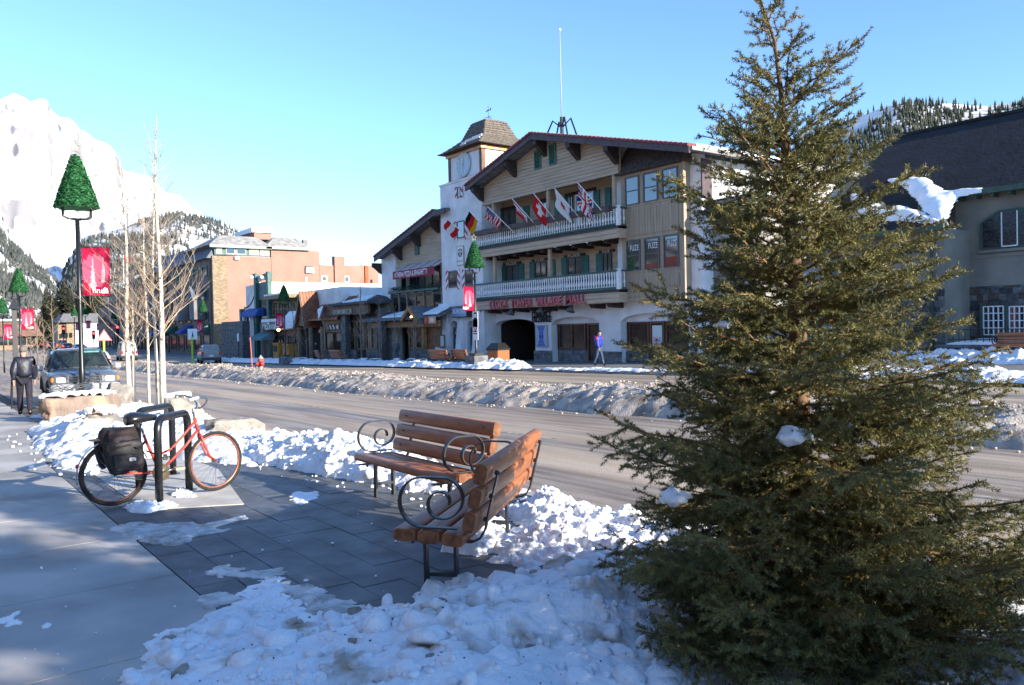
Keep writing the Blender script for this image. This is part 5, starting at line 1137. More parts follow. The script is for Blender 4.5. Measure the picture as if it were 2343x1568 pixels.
for q0, q1 in ((1498, 1540), (1852, 1885)):
    c0, c1_ = P3(q0, 1200, YS-1).x, P3(q1, 1200, YS-1).x; MB().box(c0+.05, c1_-.05, YS-1.05, YS-.6, zg(a), ze-.5).build('column', m_rubdk, sh)
    stones(sh, c0, c1_, zg(a), P3(q0, 1010, YS-1).z, YS-1.04, .3, .25, .5, m_stone, .05, q0, 'stone')
for q0, q1 in ((1316, 1500), (1540, 1640), (1730, 1850)):
    c0, c1_ = P3(q0, 1380, YS-.6).x, P3(q1, 1380, YS-.6).x; stones(sh, c0, c1_, zg(a), P3(q0, 1325, YS-.6).z, YS-.55, .24, .3, .7, m_stone, .08, q0+1, 'base_stone'); MB().box(c0+.04, c1_-.04, YS-.55, YS-.1, zg(a), P3(q0, 1328, YS-.6).z).build('stall_riser', m_rubdk, sh)
for q0, q1 in ((1545, 1630), (1650, 1720), (1735, 1845)):
    c0, c1_ = P3(q0, 1200, YS-.3).x, P3(q1, 1200, YS-.3).x; window(sh, c0, c1_, P3(q0, 1322, YS-.3).z, P3(q0, 1050, YS-.3).z, YS-.3, m_tan, m_glass2, 2, 2, .09, .1, 'shop_window')
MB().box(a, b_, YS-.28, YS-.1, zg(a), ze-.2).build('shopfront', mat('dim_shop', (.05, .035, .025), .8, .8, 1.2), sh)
# --- surf shop under copper roofs
a2_, b2_ = P3(1080, 1200).x, P3(1500, 1200).x
cs = thing('copper_roofed_shop', 'timber shop front under a steep copper gable and copper lean-to roof', 'shop', ((a2_+b2_)/2, YS, zg(a2_)))
MB().box(a2_, b2_-.2, YS+.2, YS+11, zg(a2_), P3(1340, 752, YS+1.0).z).build('wall', mat('white_side_wall', (.72, .71, .69), .9, .15, 1), cs)
apx = P3(1090, 765, YS-1.6); fl_, fr_ = P3(1046, 1098, YS-1.6), P3(1142, 1098, YS-1.6); yr_ = onX(*z3(1332, 764), apx.x).y
for P, nm in (([(apx.x, YS-1.6, apx.z), (apx.x, yr_, apx.z), (fr_.x, yr_, fr_.z), (fr_.x, YS-1.6, fr_.z)], 'r'), ([(apx.x, YS-1.6, apx.z), (fl_.x, YS-1.6, fl_.z), (fl_.x, yr_, fl_.z), (apx.x, yr_, apx.z)], 'l')):
    rf = roof_slab(cs, P, .14, m_copr, 'copper_roof')
    if nm == 'r':
        n = 8
        for i in range(n+1):
            y = YS-1.58+(yr_-YS+1.5)*i/n; MB().hull([(apx.x, y, apx.z), (fr_.x, y, fr_.z), (apx.x, y+.05, apx.z), (fr_.x, y+.05, fr_.z), (apx.x+.03, y, apx.z+.06), (fr_.x+.05, y, fr_.z+.05), (apx.x+.03, y+.05, apx.z+.06), (fr_.x+.05, y+.05, fr_.z+.05)]).build('seam', m_copr, rf)
MB().prism([(fl_.x+.2, YS-1.3, fl_.z), (fr_.x-.2, YS-1.3, fr_.z), (apx.x, YS-1.3, apx.z-.4)], (0, .1, 0)).build('gable_wall', m_tan, cs)
for e in (fl_, fr_): MB().prism([(e.x, YS-1.66, e.z), (apx.x, YS-1.66, apx.z), (apx.x, YS-1.66, apx.z-.5), (e.x, YS-1.66, e.z-.4)], (0, .05, 0)).build('barge_board', m_tan, cs)
zc1, zc2 = P3(1290, 1030, YS-1.4).z, P3(1360, 832, YS+.6).z; xa, xb = fr_.x+.1, P3(1492, 1000, YS-1.0).x
rf = roof_slab(cs, [(xa, YS-1.4, zc1), (xb, YS-1.4, zc1), (xb-.6, YS+.9, zc2), (xa+.0, YS+.9, zc2)], .12, m_copr, 'copper_roof')
for i in range(9):
    f = i/8; x0_, x1_ = xa+(xb-xa)*f, xa+(xb-.6-xa)*f; MB().hull([(x0_, YS-1.4, zc1), (x1_, YS+.9, zc2), (x0_+.05, YS-1.4, zc1), (x1_+.05, YS+.9, zc2), (x0_, YS-1.42, zc1+.06), (x1_, YS+.88, zc2+.06), (x0_+.05, YS-1.42, zc1+.06), (x1_+.05, YS+.88, zc2+.06)]).build('seam', m_copr, rf)
MB().hull([P3(1265, 940, YS-1.5), P3(1320, 900, YS-1.2), P3(1300, 1000, YS-1.5), P3(1275, 1040, YS-1.6), P3(1268, 960, YS-1.8), P3(1318, 910, YS-1.5), P3(1278, 1030, YS-1.9)]).build('roof_snow', m_roofsnow, cs)
s0, s1 = P3(1342, 1142, YS-.9), P3(1482, 1072, YS-.9)
bd = MB().box(s0.x, s1.x, YS-.9, YS-.75, s0.z-.15, s1.z+.35).build('sign_board', m_timb, cs)
panel('sign_panel', bd, s0.x+.6, s1.x-.15, s0.z, s1.z, YS-.905, 16, 6, lambda u, v: (.62, .6, .56) if (abs(v-.45) < .3 and math.sin(u*23+v*4) > .1 and u < .68) or (.75 < u < .95 and .15 < v < .9 and math.hypot((u-.85)*3, v-.5) < .32) else (.06, .035, .03), dep=.04)
s0, s1 = P3(1282, 1165, YS-1), P3(1326, 1125, YS-1); panel('hanging_sign', cs, s0.x, s1.x, s0.z, s1.z, YS-1, 8, 5, lambda u, v: (.6, .55, .55) if abs(v-.25-.5*math.sin(u*3.1)) < .13 else (.40, .02, .03), dep=.06)
window(cs, P3(1350, 1240, YS-.6).x, P3(1502, 1240, YS-.6).x, P3(1350, 1330, YS-.6).z, P3(1350, 1158, YS-.6).z, YS-.6, m_door, m_glass2, 2, 1, .1, .1, 'shop_window')
MB().box(P3(1342, 1240, YS-.5).x, P3(1505, 1240, YS-.5).x, YS-.55, YS-.4, P3(1342, 1340, YS-.5).z, zc1).build('shopfront', m_shop, cs)
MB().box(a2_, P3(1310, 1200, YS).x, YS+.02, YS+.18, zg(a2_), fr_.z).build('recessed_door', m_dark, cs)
for q in (1198, 1090, 1310): c = P3(q, 1250, YS-1.2).x; MB().box(c, c+.28, YS-1.35, YS-1.1, zg(a2_), fr_.z-.1).build('post', m_tan, cs)
# --- burger restaurant
a3_, b3_ = P3(722, 1200).x, P3(1086, 1200).x
mc_ = thing('burger_restaurant', 'two-storey timber restaurant with white lettering on its brown fascia', 'restaurant', ((a3_+b3_)/2, YS, zg(a3_)))
zr0, zr1 = P3(745, 850, YS-1.2).z, P3(745, 815, YS-1.2).z
MB().box(a3_+.5, b3_-.3, YS+.1, YS+14, zg(a3_), zr1).build('wall', m_shop, mc_)
MB().box(P3(745, 840, YS-1.2).x, b3_+.2, YS-1.2, YS+3, zr0, zr1).build('roof', m_tan, mc_)
MB().box(P3(748, 840, YS-1.2).x, b3_+.1, YS-1.15, YS+3, zr1+.002, zr1+.16).build('roof_snow', m_roofsnow, mc_)
for q0, q1 in ((835, 890), (895, 950), (955, 1005), (1010, 1060)): window(mc_, P3(q0, 930).x, P3(q1, 930).x, P3(q0, 1005).z, P3(q0, 868).z, YS+.08, m_tan, m_glass, 2, 2, .1, .12)
f0, f1 = P3(724, 1140, YS-.9), P3(1050, 1075, YS-.9); zf0, zf1 = P3(724, 1138, YS-.9).z, P3(724, 1062, YS-.9).z
MB().box(f0.x, f1.x, YS-.9, YS+.05, zf0, zf1).build('fascia', m_tan, mc_); MB().box(f0.x+.05, f1.x, YS-.85, YS+.05, zf1+.002, zf1+.3).build('canopy_snow', m_roofsnow, mc_)
a, b_ = P3(745, 1100, YS-.9), P3(912, 1090, YS-.9); text_on("McDonald's", m_text_w, mc_, ((a.x+b_.x)/2, YS-.905, (zf0+zf1)/2), b_.x-a.x, .95*(zf1-zf0), ext=.04, bold=.02)
MB().ico(P3(893, 1133, YS-1.3), .16, 2).build('lamp', m_warm, mc_)
for q0, q1 in ((838, 935), (985, 1075)): window(mc_, P3(q0, 1250).x, P3(q1, 1250).x, P3(q0, 1330).z, P3(q0, 1185).z, YS+.06, m_bronze, m_glass2, 4, 4, .06, .1, 'shop_window')
c0, c1_ = P3(960, 1130, YS-1.3), P3(1050, 990, YS-1.3); MB().hull([(c0.x, YS-1.3, c1_.z-.1), (c1_.x, YS-1.3, c1_.z-.1), (c0.x, YS-.9, c1_.z+.4), (c1_.x, YS-.9, c1_.z+.4), (c0.x+.4, YS-1.5, c0.z), (c1_.x-.2, YS-1.5, c0.z+.1)]).build('awning_snow', m_roofsnow, mc_)
# --- theatre-like front with green posts and a sweeping white wing wall
a4_, b4_ = P3(540, 1200).x, P3(815, 1200).x
th_ = thing('theatre_front', 'white building with sweeping curved wing wall, tall green posts and blue awning', 'building', ((a4_+b4_)/2, YS, zg(a4_)))
zt_ = P3(812, 672, YS).z
MB().box(a4_+1, b4_-.1, YS+.3, YS+20, zg(a4_), zt_).build('wall', mat('white_side_wall', (.72, .71, .69), .9, .15, 1), th_)
cv = [(P3(540+140*f, 0).x, P3(540, 935, YS).z+(P3(680, 680, YS).z-P3(540, 935, YS).z)*f**2.6) for f in [k/12 for k in range(13)]]
MB().prism([(cv[0][0], YS, P3(540, 1200, YS).z)]+[(q[0], YS, q[1]) for q in cv]+[(cv[-1][0], YS, P3(540, 1200, YS).z)], (0, .28, 0)).build('wing_wall', m_white, th_)
for i in range(12): MB().hull([(cv[i][0], YS-.06, cv[i][1]), (cv[i+1][0], YS-.06, cv[i+1][1]), (cv[i][0], YS+.34, cv[i][1]), (cv[i+1][0], YS+.34, cv[i+1][1]), (cv[i][0]-.05, YS-.06, cv[i][1]+.16), (cv[i+1][0]-.05, YS-.06, cv[i+1][1]+.16), (cv[i][0]-.05, YS+.34, cv[i][1]+.16), (cv[i+1][0]-.05, YS+.34, cv[i+1][1]+.16)]).build('coping', m_dkwood, th_)
for q, yt in ((686, 600), (805, 575), (540, 935)):
    c = P3(q, 900, YS-.2); MB().box(c.x-.28, c.x+.28, YS-.4, YS+.02, zg(a4_), P3(q, yt, YS-.2).z).build('post', m_green, th_)
for q in (686, 785):
    c = P3(q, 600, YS-.2); MB().prism([(c.x-1.7, YS-.35, c.z+.0), (c.x, YS-.35, c.z+.1), (c.x, YS-.35, c.z-.9), (c.x-.35, YS-.35, c.z-.3)], (0, .2, 0)).build('lamp_arm', m_green, th_); MB().ico((c.x-1.5, YS-.25, c.z-.2), .16, 2).build('lamp', mat('white_bulb', (.9, .85, .75), .4, emit=((1, .9, .7), 2.0)), th_)
p0, p1 = P3(697, 850, YS-.1), P3(795, 670, YS-.1); MB().box(p0.x, p1.x, YS-.15, YS+.2, p0.z, p1.z).build('green_panel', mat('teal_panel', (.03, .075, .08), .5, .2, 1), th_)
p0, p1 = P3(697, 665, YS-.1), P3(795, 600, YS-.1); MB().box(p0.x, p1.x, YS-.15, YS+.2, p0.z, p1.z).build('sign_panel', mat('pale_sign', (.42, .44, .48), .6), th_)
ac = P3(748, 985, YS-.05); arc = [(ac.x+1.6*math.cos(t), YS-.08, ac.z+.6+2.6*math.sin(t)) for t in [math.pi*k/14 for k in range(15)]]
MB().prism([(ac.x+1.6, YS-.08, P3(748, 1060, YS).z)]+arc+[(ac.x-1.6, YS-.08, P3(748, 1060, YS).z)], (0, .3, 0)).build('arched_window', m_glass, th_)
w0, w1 = P3(526, 1012, YS-1.0), P3(668, 945, YS-1.0)
MB().prism([(w0.x, YS, w1.z+.3), (w0.x, YS-.6, w1.z+.1), (w0.x, YS-.95, w1.z-.4), (w0.x, YS-1.0, w0.z), (w0.x, YS, w0.z)], (w1.x-w0.x, 0, 0)).build('blue_awning', mat('blue_cloth', (.012, .07, .30), .7, .15, 2), th_)
for q in (563, 626): c = P3(q, 1100, YS-.5); MB().box(c.x-.22, c.x+.22, YS-.6, YS-.2, zg(a4_), w0.z).build('column', m_white, th_)
c0, c1_ = P3(575, 1100).x, P3(670, 1100).x; MB().box(c0, c1_, YS-.02, YS-.0, zg(a4_), w0.z).build('doorway', m_dark, th_)
p0, p1 = P3(640, 1235, YS-1.2), P3(765, 1150, YS-1.2); MB().prism([(p0.x, YS-.2, p1.z), (p0.x, YS-1.6, p0.z+.2), (p0.x, YS-1.6, p0.z), (p0.x, YS-.2, p0.z)], (p1.x-p0.x, 0, 0)).build('door_awning', mat('teal_cloth', (.10, .20, .22), .7), th_)
text_on('SCREEN', m_text_w, th_, ((P3(690, 1180, YS-.9).x+P3(765, 1180, YS-.9).x)/2, YS-.92, P3(725, 1178, YS-.9).z), P3(765, 1180, YS-.9).x-P3(690, 1180, YS-.9).x, .7, ext=.02) if False else None
# --- brick hotel
cor = P3(258, 900, YS); XH = cor.x
ht = thing('brick_hotel', 'four-storey red brick hotel with tan stone corner and grey mansard roof', 'hotel', (XH-10, YS+5, zg(XH)))
def H(x, y): return onX(*z3(x, y), XH)
e0 = H(395, 700).y
zt0 = H(300, 425).z
def hwall(name, m, x0, x1, ytop, xt=None, th=.6, dx=0.0, zb=None):
    p, q = H(x0, ytop), H(x1, ytop); z = H(xt or (x0+x1)/2, ytop).z
    return MB().box(XH-th+dx, XH+dx, p.y, q.y, zb if zb is not None else zg(XH)-1, z).build(name, m, ht)
hwall('stone_quoin', m_rubble, 258, 395, 425, 300)
hwall('brick_wall', m_brick, 396, 820, 425, 400); hwall('brick_wall', m_brick, 821, 1147, 345, 900); hwall('brick_wall', m_brick, 1148, 1282, 377, 1200)
hwall('brick_wall', m_brick, 1283, 1420, 515, 1350); hwall('chimney_breast', m_brick, 1421, 1516, 432, 1470, .9, .25); hwall('brick_wall', m_brick, 1517, 1692, 520, 1600); hwall('brick_wall', m_brick, 1693, 1900, 512, 1800, .6, -1.5)
MB().box(XH-1.5, XH-.0, H(1693, 600).y, H(1693, 600).y+.3, zg(XH), H(1700, 515).z).build('brick_return', m_brick, ht)
hwall('stair_tower', mat('orange_brick', (.42, .10, .04), .9, .15, 2), 1728, 1758, 515, 1740, 1.3, -.25)
MB().box(XH-50, XH-.6, YS+.4, YS+1, zg(XH)-1, zt0).box(XH-50, XH-.6, H(1147, 500).y-.6, H(1147, 500).y, zg(XH)-1, zt0).build('hotel_body', m_rubdk, ht)
# attic window band
b0, b1 = H(282, 420), H(812, 340); zb0, zb1 = H(500, 422).z, H(500, 338).z
MB().box(XH-.5, XH-.05, b0.y, b1.y, zb0, zb1).build('attic_band', m_green, ht)
for q0, q1, gm in ((300, 352, 'c'), (390, 480, 'g'), (490, 582, 'g'), (612, 706, 'c'), (716, 803, 'c')):
    p, q = H(q0, 400), H(q1, 400); f = MB().box(XH-.06, XH+.03, p.y, q.y, zb0+.12, zb1-.1).build('window', mat('cream_frame', (.55, .50, .40), .7), ht)
    MB().box(XH+.031, XH+.04, p.y+.1, q.y-.1, zb0+.22, zb1-.2).build('pane', m_glass if gm == 'g' else mat('cream_blind', (.50, .44, .30), .7), f)
# mansard
def mans(x0, x1, yb, yt, ins, nm='mansard_roof'):
    p, q = H(x0, yb), H(x1, yb); zb_, zt__ = H((x0+x1)/2, yb).z, H((x0+x1)/2, yt).z
    MB().hull([(XH+.5, p.y-.5, zb_), (XH+.5, q.y+.3, zb_), (XH-14, q.y+.3, zb_), (XH-14, p.y-.5, zb_), (XH-ins, p.y+ins*.7, zt__), (XH-ins, q.y-ins*.4, zt__), (XH-14+ins, q.y-ins, zt__), (XH-14+ins, p.y+ins, zt__)]).build(nm, m_mans, ht)
    MB().box(XH+.3, XH+.55, p.y-.5, q.y+.3, zb_-.35, zb_-.005).build('eave', mat('sage_trim', (.30, .36, .30), .7), ht)
mans(262, 796, 330, 220, 2.2); mans(800, 1165, 345, 238, 2.0)
p, q = H(722, 215), H(884, 140); MB().box(XH-9, XH-2.5, p.y, q.y, H(800, 250).z, H(800, 186).z).build('lift_house', m_brick, ht); MB().box(XH-9.6, XH-2.2, p.y-.4, q.y+.3, H(800, 186).z+.002, H(800, 140).z).build('lift_house_cap', m_white, ht)
p = H(1168, 300); MB().box(XH-2, XH-1.4, p.y, p.y+.6, H(1168, 350).z-1, H(1168, 262).z).build('roof_vent', m_sill, ht)
for q0, q1, yt, yb in ((1303, 1355, 618, 672), (1520, 1570, 620, 680), (1148, 1168, 630, 672), (1848, 1868, 615, 680)):
    p, q = H(q0, yb), H(q1, yt); f = MB().box(XH-.02, XH+.08, p.y, q.y, p.z, q.z).build('window', m_white, ht); MB().box(XH+.082, XH+.09, p.y+.15, q.y-.15, p.z+.15, q.z-.15).build('pane', m_glass, f)
for q0, q1, yt, yb, m in ((1150, 1222, 540, 590, m_white), (470, 512, 432, 462, m_white), (1150, 1212, 526, 540, m_green)):
    p, q = H(q0, yb), H(q1, yt); MB().box(XH+.02, XH+.35, p.y, q.y, p.z, q.z).build('wall_unit', m, ht)
# street front of the hotel
def front(parent, x0, x1, zb, zt, Y, nw, nf, m, wm=None, h=1.3, seed=1):
    MB().box(x0, x1, Y, Y+.35, zb, zt).build('street_front', m, parent); fw = (x1-x0)/nw; fh = (zt-zb-3.6)/max(1, nf)
    for i in range(nw):
        for j in range(nf):
            xc = x0+(i+.5)*fw; zc = zb+3.8+(j+.45)*fh; window(parent, xc-fw*.28, xc+fw*.28, zc-h*.5, zc+h*.5, Y-.004, wm or m_green, m_glass, 1, 1, .14, .12)
    for i in range(nw):
        xc = x0+(i+.5)*fw; window(parent, xc-fw*.38, xc+fw*.38, zb+.7, zb+2.9, Y-.004, m_bronze, m_glass2, 1, 1, .14, .12, 'shop_window')
front(ht, XH-34, XH-.62, zg(XH), zt0-.3, YS, 8, 3, mat('brown_plaster', (.16, .125, .10), .8, .3, .6), m_green)
MB().hull([(XH-34, YS-.5, zt0-.3), (XH-.2, YS-.5, zt0-.3), (XH-34, YS+3, zt0-.3), (XH-.2, YS+3, zt0-.3), (XH-34, YS+1.4, zt0+2.3), (XH-1, YS+1.4, zt0+2.3), (XH-34, YS+3, zt0+2.3), (XH-1, YS+3, zt0+2.3)]).build('front_roof', m_bluegrey, ht)
for i in range(4):
    x = XH-3-8*i; MB().prism([(x, YS-1.6, zg(XH)+7.5), (x-2.6, YS-1.6, zg(XH)+7.5), (x-1.3, YS-1.6, zg(XH)+9.2)], (0, 1.6, 0)).build('gablet', m_bluegrey, ht); MB().box(x-2.4, x-.2, YS-1.4, YS-.01, zg(XH)+4.9, zg(XH)+7.49).build('oriel', m_facade, ht)
    MB().prism([(x-1, YS-.01, zg(XH)+4.3), (x-1, YS-1.7, zg(XH)+3.3), (x-1, YS-1.7, zg(XH)+3.1), (x-1, YS-.01, zg(XH)+3.1)], (2.8, 0, 0)).build('awning', m_green if i % 2 == 0 else mat('blue_cloth', (.012, .07, .30), .7, .15, 2), ht)
p, q = P3(345, 1060, YS-1.5), P3(540, 1060, YS-1.5)
st = stones(ht, p.x, q.x, zg(XH), p.z, YS-1.4, .45, .5, 1.1, m_stone, .08, 77, 'stone'); MB().box(p.x+.05, q.x-.05, YS-1.38, YS-.02, zg(XH), p.z-.02).build('porch_wall', m_rubdk, ht)
# --- far street fronts beyond the hotel
def far_block(label, px0, px1, py_top, Y, nw, nf, m, roofm, peak=1.5, dep=14):
    a, b_ = onY(px0, 780, Y).x, onY(px1, 780, Y).x; zt = onY((px0+px1)/2, py_top, Y).z; t = thing('street_building', label, 'building', ((a+b_)/2, Y, zg(b_)))
    front(t, a, b_, zg(b_)-.5, zt, Y, nw, nf, m, m_sill); MB().box(a, b_, Y+.36, Y+dep, zg(b_)-.5, zt-.05).build('body', m, t)
    MB().hull([(a-.3, Y-.6, zt), (b_+.3, Y-.6, zt), (b_+.3, Y+dep, zt), (a-.3, Y+dep, zt), (a+1, Y+dep*.4, zt+peak), (b_-1, Y+dep*.4, zt+peak)]).build('roof', roofm, t); return t
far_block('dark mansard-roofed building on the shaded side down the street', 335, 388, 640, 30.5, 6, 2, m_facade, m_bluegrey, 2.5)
far_block('brown timber building with snowy roof far down the shaded street', 285, 333, 655, 30.8, 6, 2, mat('brown_plaster', (.16, .125, .10), .8, .3, .6), m_mans, 2.0)
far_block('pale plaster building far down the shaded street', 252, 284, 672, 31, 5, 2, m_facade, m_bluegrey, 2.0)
far_block('low dark building near the traffic lights', 226, 251, 700, 31, 4, 1, m_shop, m_bluegrey, 1.6)
# --- end of street: chalet with white gable wall
XE = -235.0
def E(px, py): return onX(px, py, XE)
chl = thing('chalet_inn', 'chalet inn with white end wall and long grey roof at the end of the street', 'building', (XE-5, E(190, 780).y, zg(XE)))
p, q = E(172, 800), E(236, 730); MB().box(XE-12, XE, p.y, q.y, zg(XE)-1, q.z).build('end_wall', m_white, chl)
p2, q2 = E(154, 800), E(171, 735); MB().box(XE-12, XE-.3, p2.y, q2.y, zg(XE)-1, q2.z).build('stone_wall', m_rubble, chl)
r0, r1 = E(132, 738), E(238, 717); MB().hull([(XE+1, r0.y, r0.z), (XE+1, r1.y, r0.z), (XE-12, r1.y, r0.z), (XE-12, r0.y, r0.z), (XE-1, r0.y+1.5, r1.z), (XE-1, r1.y, r1.z), (XE-9, r1.y, r1.z), (XE-9, r0.y+1.5, r1.z)]).build('roof', mat('grey_roof', (.13, .13, .135), .9, .2, 1), chl)
p, q = E(134, 800), E(152, 742); MB().box(XE-11, XE-.8, p.y, q.y, zg(XE)-1, q.z).build('timber_front', m_tan, chl)
for k in range(3): window_ = MB().box(XE+.0, XE+.06, p.y+.6+k*1.0, p.y+1.2+k*1.0, p.z+3, p.z+4.2).build('window', m_glass, chl)
XF = -190.0
lr0, lr1 = onX(-60, 772, XF), onX(96, 732, XF)
ln = thing('low_inn', 'low building with red brown snow-edged roof behind the left lamp posts', 'building', (XF-4, (lr0.y+lr1.y)/2, zg(XF)))
MB().box(XF-9, XF-.6, lr0.y, lr1.y-1, zg(XF)-1, lr0.z).build('wall', m_tan, ln); MB().hull([(XF+.5, lr0.y, lr0.z), (XF+.5, lr1.y, lr0.z), (XF-10, lr1.y, lr0.z), (XF-10, lr0.y, lr0.z), (XF-3, lr0.y, lr1.z), (XF-3, lr1.y-1, lr1.z)]).build('roof', mat('red_brown_roof', (.20, .115, .085), .9, .3, 1), ln)
MB().box(XF-4, XF-2, lr0.y, lr1.y-1, lr1.z-.15, lr1.z+.25).build('roof_snow', m_roofsnow, ln)
for k in range(6): MB().box(XF-.6, XF-.5, lr0.y+1+k*(lr1.y-lr0.y-2)/6, lr0.y+2.4+k*(lr1.y-lr0.y-2)/6, zg(XF)+1, zg(XF)+2.6).build('window', m_glass, ln)
# ------------------------------------------------------------------ church and its wall
YC, YL2 = 42.0, 39.4
def C8(x, y, Y=YC): return pt(z8, x, y, Y)
m_ch = mat('church_stucco', (.23, .215, .185), .9, .25, .5, .5, 10, bdist=.03)
m_slt = mat('black_slate_roof', (.012, .013, .017), .95, .45, 1.2, .5, 5, bdist=.04)
m_trim = mat('sage_green_trim', (.045, .085, .065), .6, .2, 3)
m_st = [mat('church_stone_'+k, c, .85, .35, 4, .7, 16, bdist=.03) for k, c in (('grey', (.085, .088, .095)), ('dark', (.05, .052, .06)), ('brown', (.10, .072, .055)), ('pale', (.14, .14, .14)))]
xc = C8(802, 800).x; zgut = C8(802, 580).z; zc0 = gz(-18)
ch = thing('church', 'grey stucco church with stone base, green trim and steep black roof', 'church', (xc+6, YC+4, zc0))
XCR = xc+16
MB().box(xc, XCR, YC, YC+.5, zc0-.2, zgut).box(xc, xc+.5, YC+.5, YC+12, zc0-.2, zgut).build('wall', m_ch, ch)
zst = C8(802, 1030).z
stones(ch, xc-.05, xc+9.5, zc0, zst, YC, .24, .24, .6, m_st, .07, 9, 'stone')
MB().box(xc+9.5, XCR, YC-.05, YC+.0, zc0, zst).build('stone_base', m_st[0], ch)
MB().box(xc-.04, XCR, YC-.05, YC-.002, C8(802, 890).z-.05, C8(802, 890).z+.12).build('string_course', m_ch, ch)
# roof
YRG = YC+7.0; rl = pt(z8, 505, 287, YRG); gl = pt(z8, 330, 655, YC-.6)
zg_ = zgut+.12
R1, R2 = Vector((rl.x, YRG, rl.z)), Vector((XCR+2, YRG, rl.z)); G1, G2 = Vector((gl.x, YC-.6, zg_)), Vector((XCR+2, YC-.6, zg_))
Gc = Vector((xc-.3, YC-.6, zg_))
def onroof(x, y, O, A_, B_):
    n = (A_-O).cross(B_-O); d = ray(*z8(x, y)); t = n.dot(O-Vector((0, 0, HC)))/n.dot(d); return Vector((0, 0, HC))+d*t
K = onroof(738, 716, G2, Gc, R1); LK = K+Vector((-7.5, 0, 0))
MB().prism([R1, R2, G2, Gc, K, LK], (0, 0, -.25)).build('roof', m_slt, ch)
bk = Vector((0, 8, 0)); MB().hull([R1, R2, Vector((rl.x, YRG+7, zg_)), Vector((XCR+2, YRG+7, zg_)), Vector((rl.x, YRG+7, zg_-.2)), Vector((XCR+2, YRG+7, zg_-.2))]).build('back_roof', m_slt, ch)
MB().box(R1.x, R2.x, YRG-.15, YRG+.15, rl.z-.05, rl.z+.12).build('ridge_cap', m_slt, ch)
MB().box(xc-.3, XCR+2, YC-.78, YC-.62, zg_-.28, zg_-.02).build('gutter', m_trim, ch)
for i in range(14): x = xc+.4+i*.75; MB().box(x, x+.12, YC-.6, YC-.01, zg_-.42, zg_-.26).build('rafter_tail', m_trim, ch)
# wing to the left
YWg = K.y+.7; zwe = K.z; wx0 = LK.x+.6
MB().box(wx0, K.x-.3, YWg, YC+2, zc0-.2, zwe-.1).build('wing_wall', m_ch, ch)
stones(ch, max(wx0, K.x-4.5), K.x-.28, zc0, zst-.1, YWg, .24, .28, .65, m_st, .06, 10, 'stone')
MB().box(LK.x, K.x+.1, K.y-.2, K.y-.04, zwe-.28, zwe-.02).build('gutter', m_trim, ch)
def plane_snow(px_poly, O, A_, B_, th, seed, parent, wob=.12, raise_=.02):
    """snow lying on a roof plane: outline from the picture, soft uneven edge"""
    ex = (A_-O).normalized(); n = ex.cross(B_-O).normalized(); n = n if n.z > 0 else -n; ey = n.cross(ex)
    P = [onroof(x, y, O, A_, B_) for x, y in px_poly]; Q = [((p-O).dot(ex), (p-O).dot(ey)) for p in P]; x0, x1, y0, y1 = min(q[0] for q in Q)-.2, max(q[0] for q in Q)+.2, min(q[1] for q in Q)-.2, max(q[1] for q in Q)+.2
    X, Y = np.meshgrid(np.linspace(x0, x1, 60), np.linspace(y0, y1, 60), indexing='ij'); s = sdf(X, Y, Q)+wob*fbm(X*1.5, Y*1.5, seed, 4); h = np.where(s > 0, th*np.clip(s/.5, 0, 1)**.4*(1+.35*fbm(X*1.1, Y*1.1, seed+2, 3))+raise_, -.05)
    idx = np.arange(3600).reshape(60, 60); ok = s > -.05; qd = ok[:-1, :-1] | ok[1:, 1:]; f = np.stack([idx[:-1, :-1], idx[1:, :-1], idx[1:, 1:], idx[:-1, 1:]], -1)[qd]
    v = np.array(O)+X.ravel()[:, None]*np.array(ex)+Y.ravel()[:, None]*np.array(ey)+h.ravel()[:, None]*np.array(n)
    u, inv = np.unique(f, return_inverse=True); return link('roof_snow', nmesh('roof_snow', v[u]-np.array(parent.location), inv.reshape(-1, 4)), m_roofsnow, parent, True)
plane_snow([(470, 500), (560, 488), (640, 490), (690, 515), (735, 552), (800, 556), (950, 543), (930, 551), (812, 572), (795, 600), (745, 690), (720, 695), (650, 655), (620, 600), (560, 545), (520, 520)], G2, Gc, R1, .22, 3, ch, .07)
plane_snow([(280, 560), (380, 590), (470, 640), (540, 625), (640, 665), (735, 713), (600, 706), (470, 696), (300, 690)], G2, Gc, R1, .22, 5, ch, .07)
MB().prism([Gc+Vector((-.02, -.02, 0)), K+Vector((-.02, -.02, 0)), K+Vector((-.02, -.02, -.35)), Gc+Vector((-.02, -.02, -.4))], (.1, 0, 0)).build('verge_board', m_trim, ch)
dp = C8(683, 900, YWg-.1); MB().tube([(K.x-.1, K.y-.1, zwe-.2), (dp.x+.3, YWg-.4, zwe-.8), (dp.x, YWg-.12, zwe-1.1), (dp.x, YWg-.12, zc0+.3)], .07, 8).build('downpipe', m_trim, ch, True)
